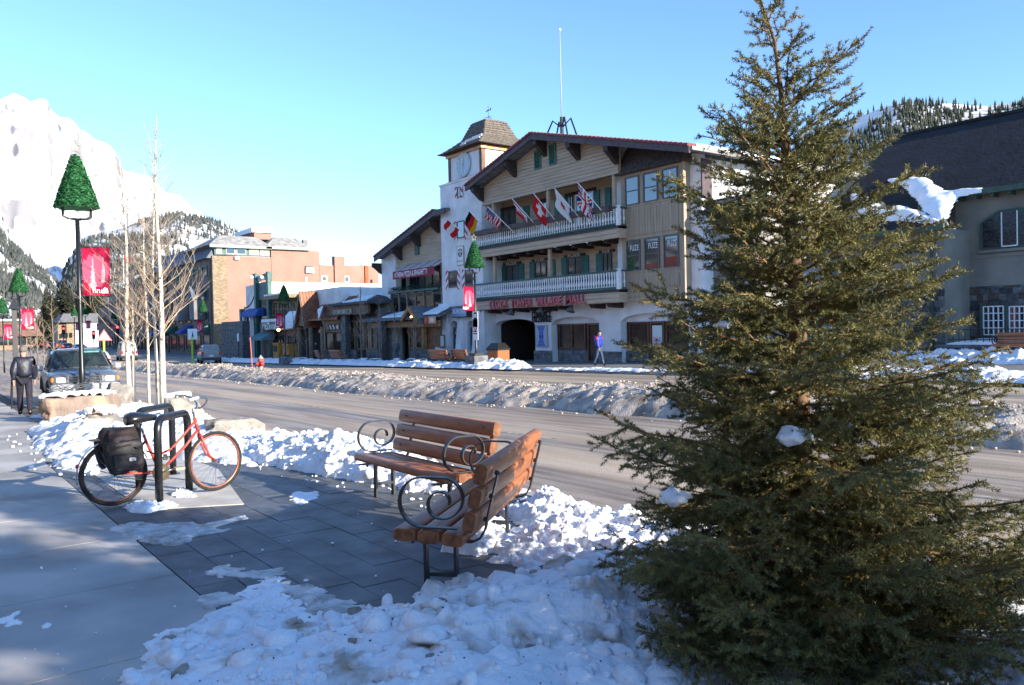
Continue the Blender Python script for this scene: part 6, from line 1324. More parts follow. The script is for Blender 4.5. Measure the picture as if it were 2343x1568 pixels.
# windows
wa, wb = C8(925, 760), C8(1230, 760); z0_, z1_ = C8(925, 848).z, C8(925, 715).z; zp_ = z1_+.55
fr = MB(); xm_ = (wa.x+wb.x)/2
def ptop(x): return z1_+(zp_-z1_)*max(0, 1-abs(x-xm_)/((wb.x-wa.x)/2)*.9)
wn = MB().prism([(wa.x, YC-.10, z0_), (wb.x, YC-.10, z0_), (wb.x, YC-.10, z1_), (xm_+.5, YC-.10, zp_), (xm_-.5, YC-.10, zp_), (wa.x, YC-.10, z1_)], (0, .12, 0)).build('tudor_window', m_trim, ch)
n = 3
for i in range(n):
    xa, xb = wa.x+.1+(wb.x-wa.x-.2)*i/n+.05, wa.x+.1+(wb.x-wa.x-.2)*(i+1)/n-.05
    ptp = lambda x: min(zp_-.12, z1_-.1+(zp_-z1_)*max(0, 1-max(0, abs(x-xm_)-.5)/((wb.x-wa.x)/2-.5)))
    MB().prism([(xa, YC-.13, z0_+.12), (xb, YC-.13, z0_+.12), (xb, YC-.13, ptp(xb)), (xa, YC-.13, ptp(xa))], (0, .02, 0)).build('pane', mat('leaded_glass', (.015, .016, .02), .15, .8, 14, col2=(.05, .05, .055), lo=.48, hi=.52), wn)
    if i == 1:
        for q in ((xa, xa+.05), (xb-.05, xb)): MB().box(q[0], q[1], YC-.15, YC-.132, z0_+.1, ptp(q[0])).build('white_bar', m_white, wn)
        MB().box(xa+.05, xb-.05, YC-.15, YC-.132, z0_+.08, z0_+.14).build('white_bar', m_white, wn)
MB().box(wa.x-.08, wb.x+.08, YC-.16, YC-.0, z0_-.14, z0_-.002).build('sill', m_ch, ch)
for q0, q1 in ((942, 1046), (1070, 1175), (1200, 1300)):
    a, b_ = C8(q0, 1190).x, C8(q1, 1190).x; window(ch, a, b_, C8(q0, 1265).z, C8(q0, 1122).z, YC-.08, m_white, m_glass, 4, 4, .05, .06, 'paned_window')
    MB().box(a-.14, a-.01, YC-.16, YC-.0, C8(q0, 1275).z, C8(q0, 1105).z).build('window_jamb', m_trim, ch)
# low wall, coping snow, railings
lw0, lw1 = C8(560, 1350, YL2).x, XCR; zl0, zl1 = gz(-18)-.05, C8(1000, 1318, YL2).z
lw = thing('stone_wall', 'low coursed stone garden wall with snowy top before the church', 'wall', ((lw0+lw1)/2, YL2, zl0))
MB().box(lw0, lw1, YL2+.02, YL2+.4, zl0-.1, zl1).build('wall_core', m_st[0], lw)
stones(lw, lw0, lw0+11, zl0, zl1-.1, YL2+.02, .22, .3, .8, m_st, .06, 12, 'stone')
x = lw0
while x < lw0+11: L = rnd(.8, 1.3); MB().cbox(x+.01, x+L-.01, YL2-.08, YL2+.45, zl1-.1, zl1+.05, .015).build('coping_stone', m_st[3], lw); x += L
MB().hull([(lw0+1.5, YL2+.1, zl1+.04), (lw1, YL2+.1, zl1+.04), (lw1, YC-.3, zl1+.04), (lw0+1.5, YC-.3, zl1+.04), (lw0+2.5, YL2+.3, zl1+.22), (lw1, YL2+.3, zl1+.3), (lw1, YC-.5, zl1+.5), (lw0+2.5, YC-.5, zl1+.3)]).build('bed_snow', m_roofsnow, lw)
MB().box(lw0+.5, lw1, YL2+.45, YC-.06, zl0, zl1+.035).build('bed', m_st[1], lw)
rail = thing('iron_railing', 'thin dark iron railing on the low stone wall', 'railing', ((lw0+lw1)/2, YL2+.25, zl1))
zr = C8(1000, 1235, YL2).z
for z in (zr, zl1+.28): MB().box(lw0+1.2, lw1, YL2+.24, YL2+.27, z-.02, z+.02).build('rail', m_black, rail)
x = lw0+1.3
while x < lw0+11: MB().box(x-.012, x+.012, YL2+.243, YL2+.267, zl1+.02, zr+.0).build('baluster', m_black, rail); x += .27
# grey hall between mall and church
gh = thing('grey_hall', 'plain grey stucco hall between the white mall and the church', 'building', (XR_+4, 34, zg(XR_)))
ztp = onY(*z6(1095, 805), 33.0).z; xh1 = onY(1725, 600, 33.0).x
MB().box(XR_+.01, xh1, 33.0, 44, zg(XR_)-.3, ztp).build('wall', m_stucco2, gh); MB().box(XR_+.01, xh1+.1, 32.9, 44, ztp+.002, ztp+.25).build('coping', m_stucco2, gh)
# shops on this side of the street, behind the viewer
for k, (a, b_, h, c, lab) in enumerate(((14, -6, 7.5, (.20, .13, .09), 'brown two-storey shop behind the viewer'), (-6.3, -26, 6.5, (.24, .22, .19), 'grey plaster shop front behind the viewer'), (-26.3, -50, 8.0, (.26, .12, .08), 'brick shop front along the near walk'), (-50.3, -84, 8.5, (.17, .13, .10), 'brown plaster block farther down the near walk'), (-84.3, -130, 9.0, (.22, .20, .18), 'long grey block far down the near walk'))):
    t = thing('shop_building', lab, 'building', ((a+b_)/2, -7.5, gz(a))); m = mat('near_shop_%d' % k, c, .85, .3, .8); MB().box(b_, a, -16, -7.0, -1.0, h).build('wall', m, t); MB().box(b_-.1, a+.1, -16.1, -6.8, h+.002, h+.35).build('parapet', m_dkwood, t)
    n = 7
    for i in range(n):
        x = b_+(a-b_)*(i+.5)/n
        for z0_, z1_ in ((.6, 2.9), (4.3, 5.7)): f = MB().box(x-1.1, x+1.1, -7.0, -6.93, z0_, z1_).build('window', m_bronze, t); MB().box(x-1.0, x+1.0, -6.93, -6.91, z0_+.1, z1_-.1).build('pane', m_glass, f)
# ------------------------------------------------------------------ street furniture
def bev(o, w_=.01, seg=2, ang=40):
    m = o.modifiers.new('bevel', 'BEVEL'); m.width = w_; m.segments = seg; m.limit_method = 'ANGLE'; m.angle_limit = math.radians(ang); return o
m_iron = mat('black_iron', (.012, .012, .013), .38, .4, 12, spec=.6)
m_post = mat('black_post', (.010, .012, .012), .35, spec=.55)
m_garl = mat('green_garland', (.070, .28, .11), .75, .6, 9, col2=(.025, .12, .045))
m_wood = mat('varnished_wood', (.36, .125, .045), .42, .2, 3.0, .12, 26, stretch=(1.5, 9, 9), world=False, bdist=.004, spec=.45)
m_wood_end = mat('wood_end_grain', (.20, .070, .025), .5, .5, 18, .2, 60, world=False, bdist=.004)
# ---- garland lamp posts
def lamp_post(side, label, group, ped):
    t = thing('street_lamp', label, 'street lamp', (0, 0, 0), 0, group)
    def b(mb, n, m, par=t, sm=False): return mb.build(n, m, par, sm, world=False)
    H = 5.15
    b(MB().lathe([(.075, 0), (.075, 1.1), (.062, 1.14), (.060, 2.6), (.056, H)], 12), 'pole', m_post, t, True)
    if ped: b(MB().box(-.45, .45, -.45, .45, -.1, .62), 'pedestal', m_stone); b(MB().box(-.28, .28, -.28, .28, .622, .75), 'base_plate', m_post)
    yk = MB()
    for s in (-1, 1): yk.tube([(0, 0, H), (0, s*.22, H+.02), (0, s*.33, H+.07), (0, s*.35, H+.30), (0, s*.33, H+.42)], .035, 8)
    b(yk, 'yoke', m_post, t, True)
    # cone of wound tinsel: faceted body plus thousands of short tufts
    R_, zb, ht = .47, H+.30, 1.45; pr = []
    nr = 22
    for i in range(nr+1):
        f = i/nr; pr.append((R_*(1-f)**.92*(1+.05*(i % 2))+.05, zb+ht*f))
    cone = b(MB().lathe(pr, 10), 'garland_cone', m_garl)
    n = 5200; Rg = np.random.default_rng(3); f = 1-np.sqrt(Rg.random(n)); a = Rg.random(n)*6.283; r = R_*(1-f)**.92+.06; c = np.stack([r*np.cos(a), r*np.sin(a), zb+ht*f], 1)
    tg = np.stack([-np.sin(a), np.cos(a), Rg.normal(0, .35, n)], 1); out = np.stack([np.cos(a), np.sin(a), Rg.normal(.1, .4, n)], 1)
    L = Rg.uniform(.04, .15, (n, 1)); v = np.stack([c-tg*L*.5, c+tg*L*.5, c+out*L*.45+tg*L*.1], 1).reshape(-1, 3); link('garland_tufts', nmesh('garland_tufts', v, np.arange(3*n).reshape(-1, 3)), m_garl, cone, False, 'stuff')
    st = []; 
    for k in range(11): r = .19 if k % 2 == 0 else .08; a = math.pi/2+k*math.pi/5; st.append((0, r*math.cos(a), zb+ht+.20+r*math.sin(a)))
    b(MB().tube(st[:-1], .022, 5, closed=True).tube([(0, 0, zb+ht-.1), (0, 0, zb+ht+.12)], .014, 5), 'star', mat('star_wire', (.22, .20, .17), .5))
    z1b, z0b = 4.42, 3.10; w_ = .68
    b(MB().tube([(0, 0, z1b), (0, side*(w_+.14), z1b)], .014, 6), 'banner_rod', m_post); b(MB().tube([(0, -side*.55, z0b-.02), (0, side*(w_+.1), z0b-.02)], .014, 6), 'banner_rod', m_post)
    nu, nv = 22, 44; V = []; 
    for i in range(nu+1):
        for j in range(nv+1):
            u, v_ = i/nu, j/nv; V.append((.025*math.sin(u*5+v_*4), side*(.085+w_*u), z0b+(z1b-z0b)*v_))
    mb = MB(); mb.v = V; mb.f = [(i*(nv+1)+j, (i+1)*(nv+1)+j, (i+1)*(nv+1)+j+1, i*(nv+1)+j+1) for i in range(nu) for j in range(nv)]; o = b(mb, 'banner', m_cloth)
    def bf(c):
        u, v_ = (abs(c.y)-.085)/w_, (c.z-z0b)/(z1b-z0b)
        Rd, Pk, W = (.42, .012, .055), (.62, .10, .17), (.78, .52, .56)
        if v_ > .93: return (.33, .012, .045)
        for tx, b0, h0, wd, col in ((.38, .16, .62, .14, W), (.76, .28, .52, .09, W)):
            f = (v_-b0)/h0
            if 0 < f < 1 and abs(u-tx) < wd*(1-f)*(.55+.45*((f*11) % 1)) + .008: return tuple(q*(.55+.45*(1-f)) for q in col)
        if v_ > .10 and math.hypot((u-.45)*1.1, (v_-.5)*1.5) < .52+.04*math.sin(u*30): return Pk if v_ > .18 else Rd
        return Rd
    colored(o, bf); me = text_mesh('Banff', .20); tx = link('lettering', me, m_text_w, o); tx.location = (.035, side*.085+(.12 if side > 0 else -w_+.12), z0b+.07)
    tx.rotation_euler = (math.radians(90), 0, math.radians(90 if side > 0 else 90))
    if side > 0: tx.scale = (-1, 1, 1); tx.location.y = .085+w_-.26
    bx_ = b(MB().prism([(.02, side*.085+(w_-.22 if side > 0 else -w_+.04), z0b+.06), (.02, side*.085+(w_-.06 if side > 0 else -w_+.2), z0b+.06), (.02, side*.085+(w_-.06 if side > 0 else -w_+.2), z0b+.15), (.02, side*.085+(w_-.14 if side > 0 else -w_+.12), z0b+.23), (.02, side*.085+(w_-.22 if side > 0 else -w_+.04), z0b+.15)], (.015, 0, 0)), 'emblem', m_text_w, o)
    return t
def put(t, p, rz=0, s=1): t.location = p; t.rotation_euler = (0, 0, rz); t.scale = (s, s, s); return t
NL, FL = 'garland-topped lamps along the near kerb', 'garland-topped lamps along the far pavement'
lampN = lamp_post(1, 'black garland-topped lamp post with crimson banner between the big boulder and the pickup', NL, False)
p = onD(189, 900, 22.4); put(lampN, (p.x, p.y, gz(p.x)))
sN = (onD(187, 478, 22.4).z-gz(p.x))/(5.45); lampN.scale = (sN, sN, sN)
def lamp_at(src, px, pyb, pyc, D, lab):
    """copy placed at picture column px, distance D; cone foot at row pyc"""
    t = copy_tree(src); p = onD(px, 780, D); g = gz(p.x); s = (onD(px, pyc, D).z-g)/5.45; put(t, (p.x, p.y, g), 0, s); t['label'] = lab; return t
lamp_at(lampN, 47, 0, 668, 46, 'garland lamp post with banner beyond the walking man')
lamp_at(lampN, 8, 0, 717, 62, 'garland lamp post with banner second beyond the walking man, next to a thin post')
for k, (px, pyc, D) in enumerate(((182, 723, 150), (207, 720, 165))): lamp_at(lampN, px-10, 0, pyc, D, ['small far garland lamp post with banner near the traffic lights', 'second small far garland lamp post near the chalet inn'][k])
lampF = lamp_post(-1, 'garland lamp post with banner and bus stop signs in front of the clock tower', FL, True)
p = onD(1089, 780, 46); put(lampF, (p.x, p.y, gz(p.x))); s = (onD(1083, 613, 46).z-gz(p.x))/5.45; lampF.scale = (s, s, s)
lamp_at(lampF, 652, 0, 690, 66, 'shaded garland lamp post with banner before the copper-roofed shop and restaurant')
lamp_at(lampF, 466, 0, 714, 96, 'pale green garland lamp post with banner before the brick hotel')
for k, (px, pyc, D) in enumerate(((232, 728, 175), (262, 730, 150), (303, 727, 128))): lamp_at(lampF, px, 0, pyc, D, ['far garland lamp post by the chalet inn wall', 'far garland lamp post before the low dark building', 'far garland lamp post seen through the aspen branches'][k])
# signs on the lamp before the tower
lp = lampF.location
def small_sign(name, label, c, w_, h, fn, parent_m=m_sill, rz=0, nx=14, nz=18):
    t = thing(name, label, 'sign', (c[0], c[1], c[2]-h/2), rz); o = panel('plate', None, -w_/2, w_/2, 0, h, 0, nx, nz, fn, dep=.02); o.parent = t
    MB().box(-.03, .03, .0, .06, h*.3, h*.7).build('bracket', m_sill, t, world=False); return t
c1_ = pt(z5, 1004, 690, lp.y-.12); c2_ = pt(z5, 1004, 778, lp.y-.12)
def bus_fn(u, v):
    if .18 < u < .82 and .45 < v < .92: return (.02, .02, .025) if not (.28 < u < .72 and .62 < v < .82) else (.7, .7, .7)
    if math.hypot((u-.5)*1.0, (v-.2)*1.6) < .2: return (.03, .03, .04) if math.hypot((u-.5), (v-.2)*1.6) > .1 else (.7, .7, .7)
    return (.72, .72, .71)
def nop_fn(u, v):
    r = math.hypot((u-.5), (v-.72)*2.2*.6)
    if .27 < r < .37 or (r < .37 and abs((u-.5)+(v-.72)*1.3) < .05): return (.5, .02, .03)
    if abs(u-.48) < .07 and .6 < v < .86: return (.02, .02, .02)
    if .12 < v < .42 and (int(v*30) % 3 == 0) and .1 < u < .9: return (.05, .05, .05)
    return (.72, .72, .71)
small_sign('bus_stop_sign', 'white bus stop sign on the lamp post before the clock tower', (c1_.x, lp.y-.12, c1_.z), .52, .88, bus_fn)
small_sign('no_parking_sign', 'white no parking sign under the bus stop sign', (c2_.x, lp.y-.12, c2_.z), .52, 1.18, nop_fn)
# ---- benches with scrolled iron ends
def bench(L, label, group=None, name='park_bench'):
    t = thing(name, label, 'bench', (0, 0, 0), 0, group); b = lambda mb, n, m, sm=False: mb.build(n, m, t, sm, world=False)
    def board(c, ang, th_, w_, nm):
        """rounded timber: section w_ x th_, long axis x, tilted by ang about x"""
        pr = []; r = .035
        for k in range(16):
            a = 2*math.pi*k/16; y = math.copysign(abs(math.cos(a))**.45, math.cos(a))*w_/2; z = math.copysign(abs(math.sin(a))**.55, math.sin(a))*th_/2; pr.append((y, z))
        vs = []; M_ = Matrix.Rotation(ang, 3, 'X'); n = 16
        for x, sc in ((-L/2, .93), (-L/2+.012, 1), (L/2-.012, 1), (L/2, .93)):
            for y, z in pr: q = M_ @ Vector((0, y*sc, z*sc)); vs.append((x, c[0]+q.y, c[1]+q.z))
        fs = [(i*n+j, i*n+(j+1) % n, (i+1)*n+(j+1) % n, (i+1)*n+j) for i in range(3) for j in range(n)]; fs += [tuple(range(n))[::-1], tuple(3*n+j for j in range(n))]
        mb = MB().add(vs, fs); o = b(mb, nm, m_wood); o.data.materials.append(m_wood_end)
        for p_ in o.data.polygons:
            if len(p_.vertices) > 4: p_.material_index = 1
            else: p_.use_smooth = True
    for k in range(3): board((-.20+.165*k, .405-.012*k), math.radians(-4), .085, .150, 'seat_slat')
    ba = math.radians(76)
    for k in range(3): board((.245+.042*k, .50+.155*k), ba, .085, .140, 'back_slat')
    for s in (-1, 1):
        xs_ = s*(L/2-.17)
        # under-seat bearer bending up behind the back
        pth = [(xs_, -.29, .345), (xs_, .10, .335), (xs_, .22, .335), (xs_, .275, .36), (xs_, .31, .42), (xs_, .34, .55), (xs_, .385, .72), (xs_, .405, .80)]
        b(MB().strap(pth, (1, 0, 0), .05, .012), 'bearer', m_iron)
        # legs: two flats with a foot bar
        b(MB().box(xs_-.03, xs_+.03, -.115, -.095, -.05, .34), 'leg', m_iron); b(MB().box(xs_-.03, xs_+.03, .095, .115, -.05, .34), 'leg', m_iron)
        b(MB().box(xs_-.03, xs_+.03, -.094, .094, .10, .125), 'leg_brace', m_iron)
        # armrest: scroll of flat bar
        sc = []
        x_ = s*(L/2-.05)
        sc += [(x_, .16, .448), (x_, -.05, .45)]
        for k in range(15): a = math.radians(-90-k*180/14); sc.append((x_, -.075+.165*math.cos(a)*1.0, .45+.165+.165*math.sin(a)))
        for k in range(1, 15): a = math.radians(90-k*180/14); sc.append((x_, .055+.135*math.cos(a)*1.05, .645+.135*math.sin(a)))
        for k in range(1, 12): a = math.radians(-90-k*180/11); sc.append((x_, .045+.088*math.cos(a), .51+.088+.088*math.sin(a)))
        for k in range(1, 7): a = math.radians(90-k*110/6); sc.append((x_, .045+.062*math.cos(a), .625+.062*math.sin(a)))
        b(MB().strap(sc, (1, 0, 0), .045, .011), 'scroll_armrest', m_iron)
        for k in range(3):
            b(MB().lathe([(.012, 0), (.012, .018), (.004, .026)], 8, (xs_, -.20+.165*k, .332), (0, 0, -1)), 'bolt', m_iron)
            b(MB().lathe([(.016, 0), (.016, .022), (.006, .032)], 8, (xs_, .245+.042*k+.055, .50+.155*k-.012), (0, 1, -.25)), 'bolt', m_iron)
            b(MB().lathe([(.011, 0), (.011, .006)], 8, (xs_, .245+.042*k-.040, .50+.155*k+.010), (0, -1, .25)), 'bolt', m_iron)
    return t
put(bench(1.86, 'varnished timber bench with iron scroll arms facing the walk, backed by the road'), (-7.16, 4.06, gz(-7.16)+.02))
put(bench(1.78, 'timber bench with iron scroll arms standing askew in the snow heap beside the spruce'), (-5.10, 3.33, gz(-5.1)+.02), math.radians(-49.5))
fb = bench(1.9, 'timber bench seen from behind, left of the pair before the clock tower', 'benches on the far pavement')
put(fb, (onG(998, 838).x, 25.9, gz(-43)+.02), math.radians(180), 1.12)
for px, Y, rz, lab in ((1062, 26.3, 172, 'timber bench seen from behind, next to the lamp post pedestal'), (735, 26.3, 165, 'short-looking timber bench seen from behind before the copper-roofed shop'), (776, 26.0, 180, 'timber bench seen from behind before the gift shop')):
    c = copy_tree(fb); c['label'] = lab; p = onY(px, 830, Y); put(c, (p.x, Y, gz(p.x)+.02), math.radians(rz), 1.12)
c = copy_tree(fb); c['label'] = 'orange brown bench against the low stone wall of the church'; p = onY(2335, 800, 37.0); put(c, (p.x, 37.0, gz(p.x)+.25), 0, 1.12)
# ---- bike racks
m_rack = mat('rack_black', (.012, .013, .014), .3, .4, 20, spec=.6)
def rack(a, b_, label):
    a, b_ = Vector((*a, gz(a[0]))), Vector((*b_, gz(b_[0]))); L = (b_-a).length; d = (b_-a).normalized(); t = thing('bike_rack', label, 'bike rack', tuple(a), 0, 'black hoop bike racks')
    h, r = .92, .13; P = [a+Vector((0, 0, -.05)), a+Vector((0, 0, h-r))]
    for k in range(1, 7): th_ = math.pi/2*k/6; P.append(a+d*(r-r*math.cos(th_))+Vector((0, 0, h-r+r*math.sin(th_))))
    for k in range(7): th_ = math.pi/2*k/6; P.append(b_-d*(r-r*math.sin(th_))+Vector((0, 0, h-r+r*math.cos(th_))))
    P.append(b_+Vector((0, 0, -.05))); MB().tube(P, .042, 14).build('hoop', m_rack, t, True)
    for e in (a, b_): MB().lathe([(.085, 0), (.085, .012), (.045, .016)], 14, e+Vector((0, 0, .006))).build('flange', m_rack, t)
    return t
rack((-9.23, 2.05), (-9.86, 2.52), 'black tubular hoop rack standing before the bicycle'); rack((-10.56, 2.12), (-11.25, 2.68), 'black tubular hoop rack standing behind the bicycle')
# ---- bicycle
rw, fw_ = Vector((-9.47, 1.655, 0)), Vector((-9.56, 2.74, 0)); ax = (fw_-rw).normalized(); WB = (fw_-rw).length; gzb = gz(-9.5)+.01
bk = thing('bicycle', 'old red step-through bicycle with swept chrome handlebars locked to the rack', 'bicycle', (rw.x, rw.y, gzb), math.atan2(ax.y, ax.x))
m_red = mat('faded_red_paint', (.42, .055, .038), .4, .35, 12, world=False); m_chrome = mat('chrome', (.62, .63, .65), .14, metal=1.0); m_tyre = mat('tyre_rubber', (.020, .019, .018), .75, .4, 20, world=False)
m_rim = mat('rusty_rim', (.38, .13, .085), .35, .4, 9, metal=.5, world=False); m_rim2 = mat('dark_rim', (.10, .045, .035), .4, .4, 9, metal=.5, world=False); m_fend = mat('fender', (.50, .47, .44), .3, .4, 8, metal=.5); m_cream = mat('grip_white', (.72, .70, .64), .6)
bb = lambda mb, n, m, sm=True, par=None: mb.build(n, m, par or bk, sm, world=False)
RW = .345
def wheel(cx, yaw, tilt, nm, rimm):
    c = Vector((cx, 0, RW)); M_ = Matrix.Rotation(yaw, 3, 'Z')
    ring = lambda r, k=40: [c+M_ @ Vector((r*math.cos(2*math.pi*i/k), 0, r*math.sin(2*math.pi*i/k))) for i in range(k)]
    ty = bb(MB().tube(ring(RW-.02), .019, 8, closed=True), nm, m_tyre); bb(MB().tube(ring(RW-.043), .013, 6, closed=True), 'rim', rimm, True, ty)
    bb(MB().tube([c+M_ @ Vector((0, -.05, 0)), c+M_ @ Vector((0, .05, 0))], .024, 10), 'hub', m_chrome, True, ty)
    sp_ = MB()
    for i in range(28):
        a = 2*math.pi*i/28; s = .03 if i % 2 else -.03; sp_.tube([c+M_ @ Vector((.02*math.cos(a+.8), s, .02*math.sin(a+.8))), c+M_ @ Vector(((RW-.045)*math.cos(a), 0, (RW-.045)*math.sin(a)))], .0016, 4)
    bb(sp_, 'spokes', m_chrome, False, ty); sp_o = ty.children[-1]; return ty
wheel(0, 0, 0, 'wheel', m_rim2); STE = math.radians(10); wheel(WB, STE, 0, 'wheel', m_rim)
S_ = lambda s, h, l=0: Vector((s, l, h))
bbx, bbh = .47, .30
bb(MB().tube([S_(bbx, bbh), S_(.335, .66), S_(.315, .72)], .0155, 10), 'seat_tube', m_red); bb(MB().tube([S_(.318, .70), S_(.28, .88)], .013, 10), 'seat_post', m_chrome)
hd0, hd1 = S_(.905, .70), S_(.865, .86)
bb(MB().tube([hd0, hd1], .020, 12), 'head_tube', m_red)
bb(MB().tube([hd0+S_(-.004, .03), S_(.76, .56), S_(.62, .43), S_(bbx, bbh)], .016, 10), 'down_tube', m_red)
bb(MB().tube([hd1+S_(.006, -.03), S_(.74, .68), S_(.60, .54), S_(.405, .47)], .014, 10), 'top_tube', m_red)
for s in (-1, 1):
    bb(MB().tube([S_(bbx, bbh, s*.03), S_(0, RW, s*.06)], .010, 8), 'chain_stay', m_red); bb(MB().tube([S_(.335, .66, s*.02), S_(0, RW, s*.06)], .008, 8), 'seat_stay', m_red)
    fk = [hd0+S_(.003, -.02), S_(.92, .655, s*.045), S_(.94, .58, s*.052), S_(1.0, .43, s*.052), S_(WB, RW, s*.05)]; bb(MB().tube(fk, [.016, .015, .014, .011, .008], 8), 'fork_blade', m_red)
bb(MB().tube([hd1, S_(.852, .93), S_(.85, .965), S_(.885, .975)], .012, 10), 'stem', m_chrome)
Mh = Matrix.Rotation(STE*.5, 3, 'Z'); hb0 = S_(.885, .975)
hb = [(0, 0, 0), (.03, .05, .0), (.06, .11, .045), (.045, .19, .10), (-.02, .26, .135), (-.10, .30, .14), (-.20, .325, .125)]
for s in (1, -1):
    P = [hb0+Mh @ Vector((x, s*y, z)) for x, y, z in hb]; bb(MB().tube(P, .011, 10), 'handlebar', m_chrome); bb(MB().tube([P[-2].lerp(P[-1], .1), P[-1]+(P[-1]-P[-2])*.25], .017, 10), 'grip', m_cream)
# saddle
sv = []; prof_s = [(-.15, .10, .0), (-.10, .115, .012), (-.02, .10, .012), (.05, .06, .004), (.12, .034, .0), (.17, .02, -.01)]
vs, fs = [], []
for s, wd, dz in prof_s:
    for k in range(12): a = 2*math.pi*k/12; vs.append((.285+s, wd*1.1*math.cos(a), .915+dz+(.018+.36*wd if math.sin(a) > 0 else .02+.5*wd)*math.sin(a)-(.012*abs(math.cos(a)))))
for i in range(5):
    for k in range(12): fs.append((i*12+k, i*12+(k+1) % 12, (i+1)*12+(k+1) % 12, (i+1)*12+k))
fs += [tuple(range(12))[::-1], tuple(60+k for k in range(12))]
bb(MB().add(vs, fs), 'saddle', mat('saddle_vinyl', (.014, .014, .015), .28, spec=.6)); bb(MB().tube([S_(.20, .875, .05), S_(.285, .86, .03), S_(.38, .89, .01)], .006, 6), 'saddle_rail', m_chrome)
# cranks, chain ring, pedals, chain
cr = bb(MB().lathe([(.095, -.004), (.095, .004), (.086, .005), (.086, -.005)], 28, S_(bbx, bbh, -.055), (0, 1, 0)), 'chainring', mat('old_brass', (.34, .26, .15), .35, metal=.8))
cr.data.polygons  # ring reads as a toothed plate
for k in range(5): a = k*math.pi*2/5; bb(MB().tube([S_(bbx, bbh, -.055), S_(bbx+.086*math.cos(a), bbh+.086*math.sin(a), -.055)], .006, 5), 'spider_arm', m_chrome)
for s, a in ((-1, math.radians(12)), (1, math.radians(192))):
    e = S_(bbx+.17*math.cos(a), bbh+.17*math.sin(a), s*.075); bb(MB().tube([S_(bbx, bbh, s*.06), e], .010, 8), 'crank_arm', m_chrome); bb(MB().box(e.x-.05, e.x+.05, e.y+s*.01, e.y+s*.10, e.z-.014, e.z+.014), 'pedal', mat('pedal_tan', (.35, .28, .2), .6), False)
bb(MB().tube([S_(bbx, bbh+.093, -.055), S_(.01, RW+.035, -.055)], .005, 5).tube([S_(bbx, bbh-.093, -.055), S_(.01, RW-.035, -.055)], .005, 5), 'chain', m_iron, False, cr)
# fenders, carrier, reflector
def fender(cx, a0, a1, yaw=0):
    P = []; M_ = Matrix.Rotation(yaw, 3, 'Z')
    for k in range(25): a = a0+(a1-a0)*k/24; P.append(Vector((cx, 0, RW))+M_ @ Vector(((RW+.018)*math.cos(a), 0, (RW+.018)*math.sin(a))))
    return bb(MB().strap(P, M_ @ Vector((0, 1, 0)), .05, .004), 'fender', m_fend)
fender(0, math.radians(20), math.radians(192)); fender(WB, math.radians(75), math.radians(118), STE)
bb(MB().lathe([(.022, 0), (.022, .018), (.01, .026)], 12, S_(-RW*.93-.02, RW+.12), (-1, 0, .2)), 'reflector', mat('red_reflector', (.35, .03, .02), .2))
for s in (-1, 1): bb(MB().tube([S_(-.02, RW, s*.07), S_(-.10, .72, s*.07)], .005, 6), 'carrier_stay', m_iron)
bb(MB().box(-.22, .24, -.07, .07, .715, .728), 'carrier', m_iron, False)
tri = bb(MB().tube([S_(0, RW, -.07), S_(-.30, RW+.10, -.03)], .004, 5), 'fender_stay', m_iron)
# panniers
bag = thing('pannier_bag', 'black double pannier bag draped over the bicycle carrier', 'bag', tuple(bk.matrix_basis.translation), bk.rotation_euler.z)
m_bag = mat('bag_nylon', (.012, .012, .014), .6, .5, 10, .5, 60, world=False, bdist=.004); m_bag2 = mat('faded_nylon', (.032, .020, .018), .7, .5, 8, .6, 40, world=False, bdist=.01)
def soft(pts_fn, n_u, n_v, name, m, par):
    vs = [pts_fn(i/(n_u-1), j/n_v) for i in range(n_u) for j in range(n_v)]; fs = [(i*n_v+j, i*n_v+(j+1) % n_v, (i+1)*n_v+(j+1) % n_v, (i+1)*n_v+j) for i in range(n_u-1) for j in range(n_v)] + [tuple(range(n_v))[::-1], tuple((n_u-1)*n_v+j for j in range(n_v))]
    return MB().add(vs, fs).build(name, m, par, True, world=False)
def bagfn(side):
    def f(u, v):
        a = 2*math.pi*v; hx = .16+.035*math.sin(u*2.6); dx = .03*(1-u)
        c, s = math.cos(a), math.sin(a); x = .045+dx+hx*math.copysign(abs(c)**.55, c); y = side*(.175)+.075*math.copysign(abs(s)**.45, s)*(1-.1*u)
        z = .385+.33*u; k = 1 if .03 < u < .97 else .9; nz = float(fbm(np.array([x*9+side]), np.array([u*5]), y*9, 3)[0])
        return (.045+(x-.045)*k, side*.175+(y-side*.175)*k+nz*.022, z+nz*.016)
    return f
for s in (-1, 1): soft(bagfn(s), 12, 32, 'pouch', m_bag, bag)
def flap(u, v):
    a = 2*math.pi*v; c, s = math.cos(a), math.sin(a); x = .05+(.175+.02*math.sin(v*40))*math.copysign(abs(c)**.5, c)*(1-.25*u*u); y = (.255)*math.copysign(abs(s)**.6, s)*(1-.45*u)
    nz = float(fbm(np.array([x*11]), np.array([y*11]), u*3, 3)[0]); return (x, y, .66+.16*math.sin(u*1.57)+.030*nz*(1 if u < .9 else .5)-(.02 if u == 0 else 0))
soft(flap, 10, 40, 'top_flap', m_bag2, bag)
fpk = MB().cbox(-.07, .17, -.275, -.255, .40, .57, .01).build('front_pocket', m_bag, bag, world=False)
lg = MB(); lg.add([(.115+.036*math.cos(2*math.pi*k/24), -.2775, .515+.02*math.sin(2*math.pi*k/24)) for k in range(24)], [tuple(range(24))]).build('badge', mat('badge_pink', (.60, .30, .36), .5), bag, world=False)
MB().add([(.115+.030*math.cos(2*math.pi*k/24), -.2782, .515+.0155*math.sin(2*math.pi*k/24)) for k in range(24)], [tuple(range(24))]).build('badge_field', mat('badge_dark', (.04, .02, .04), .5), bag, world=False)
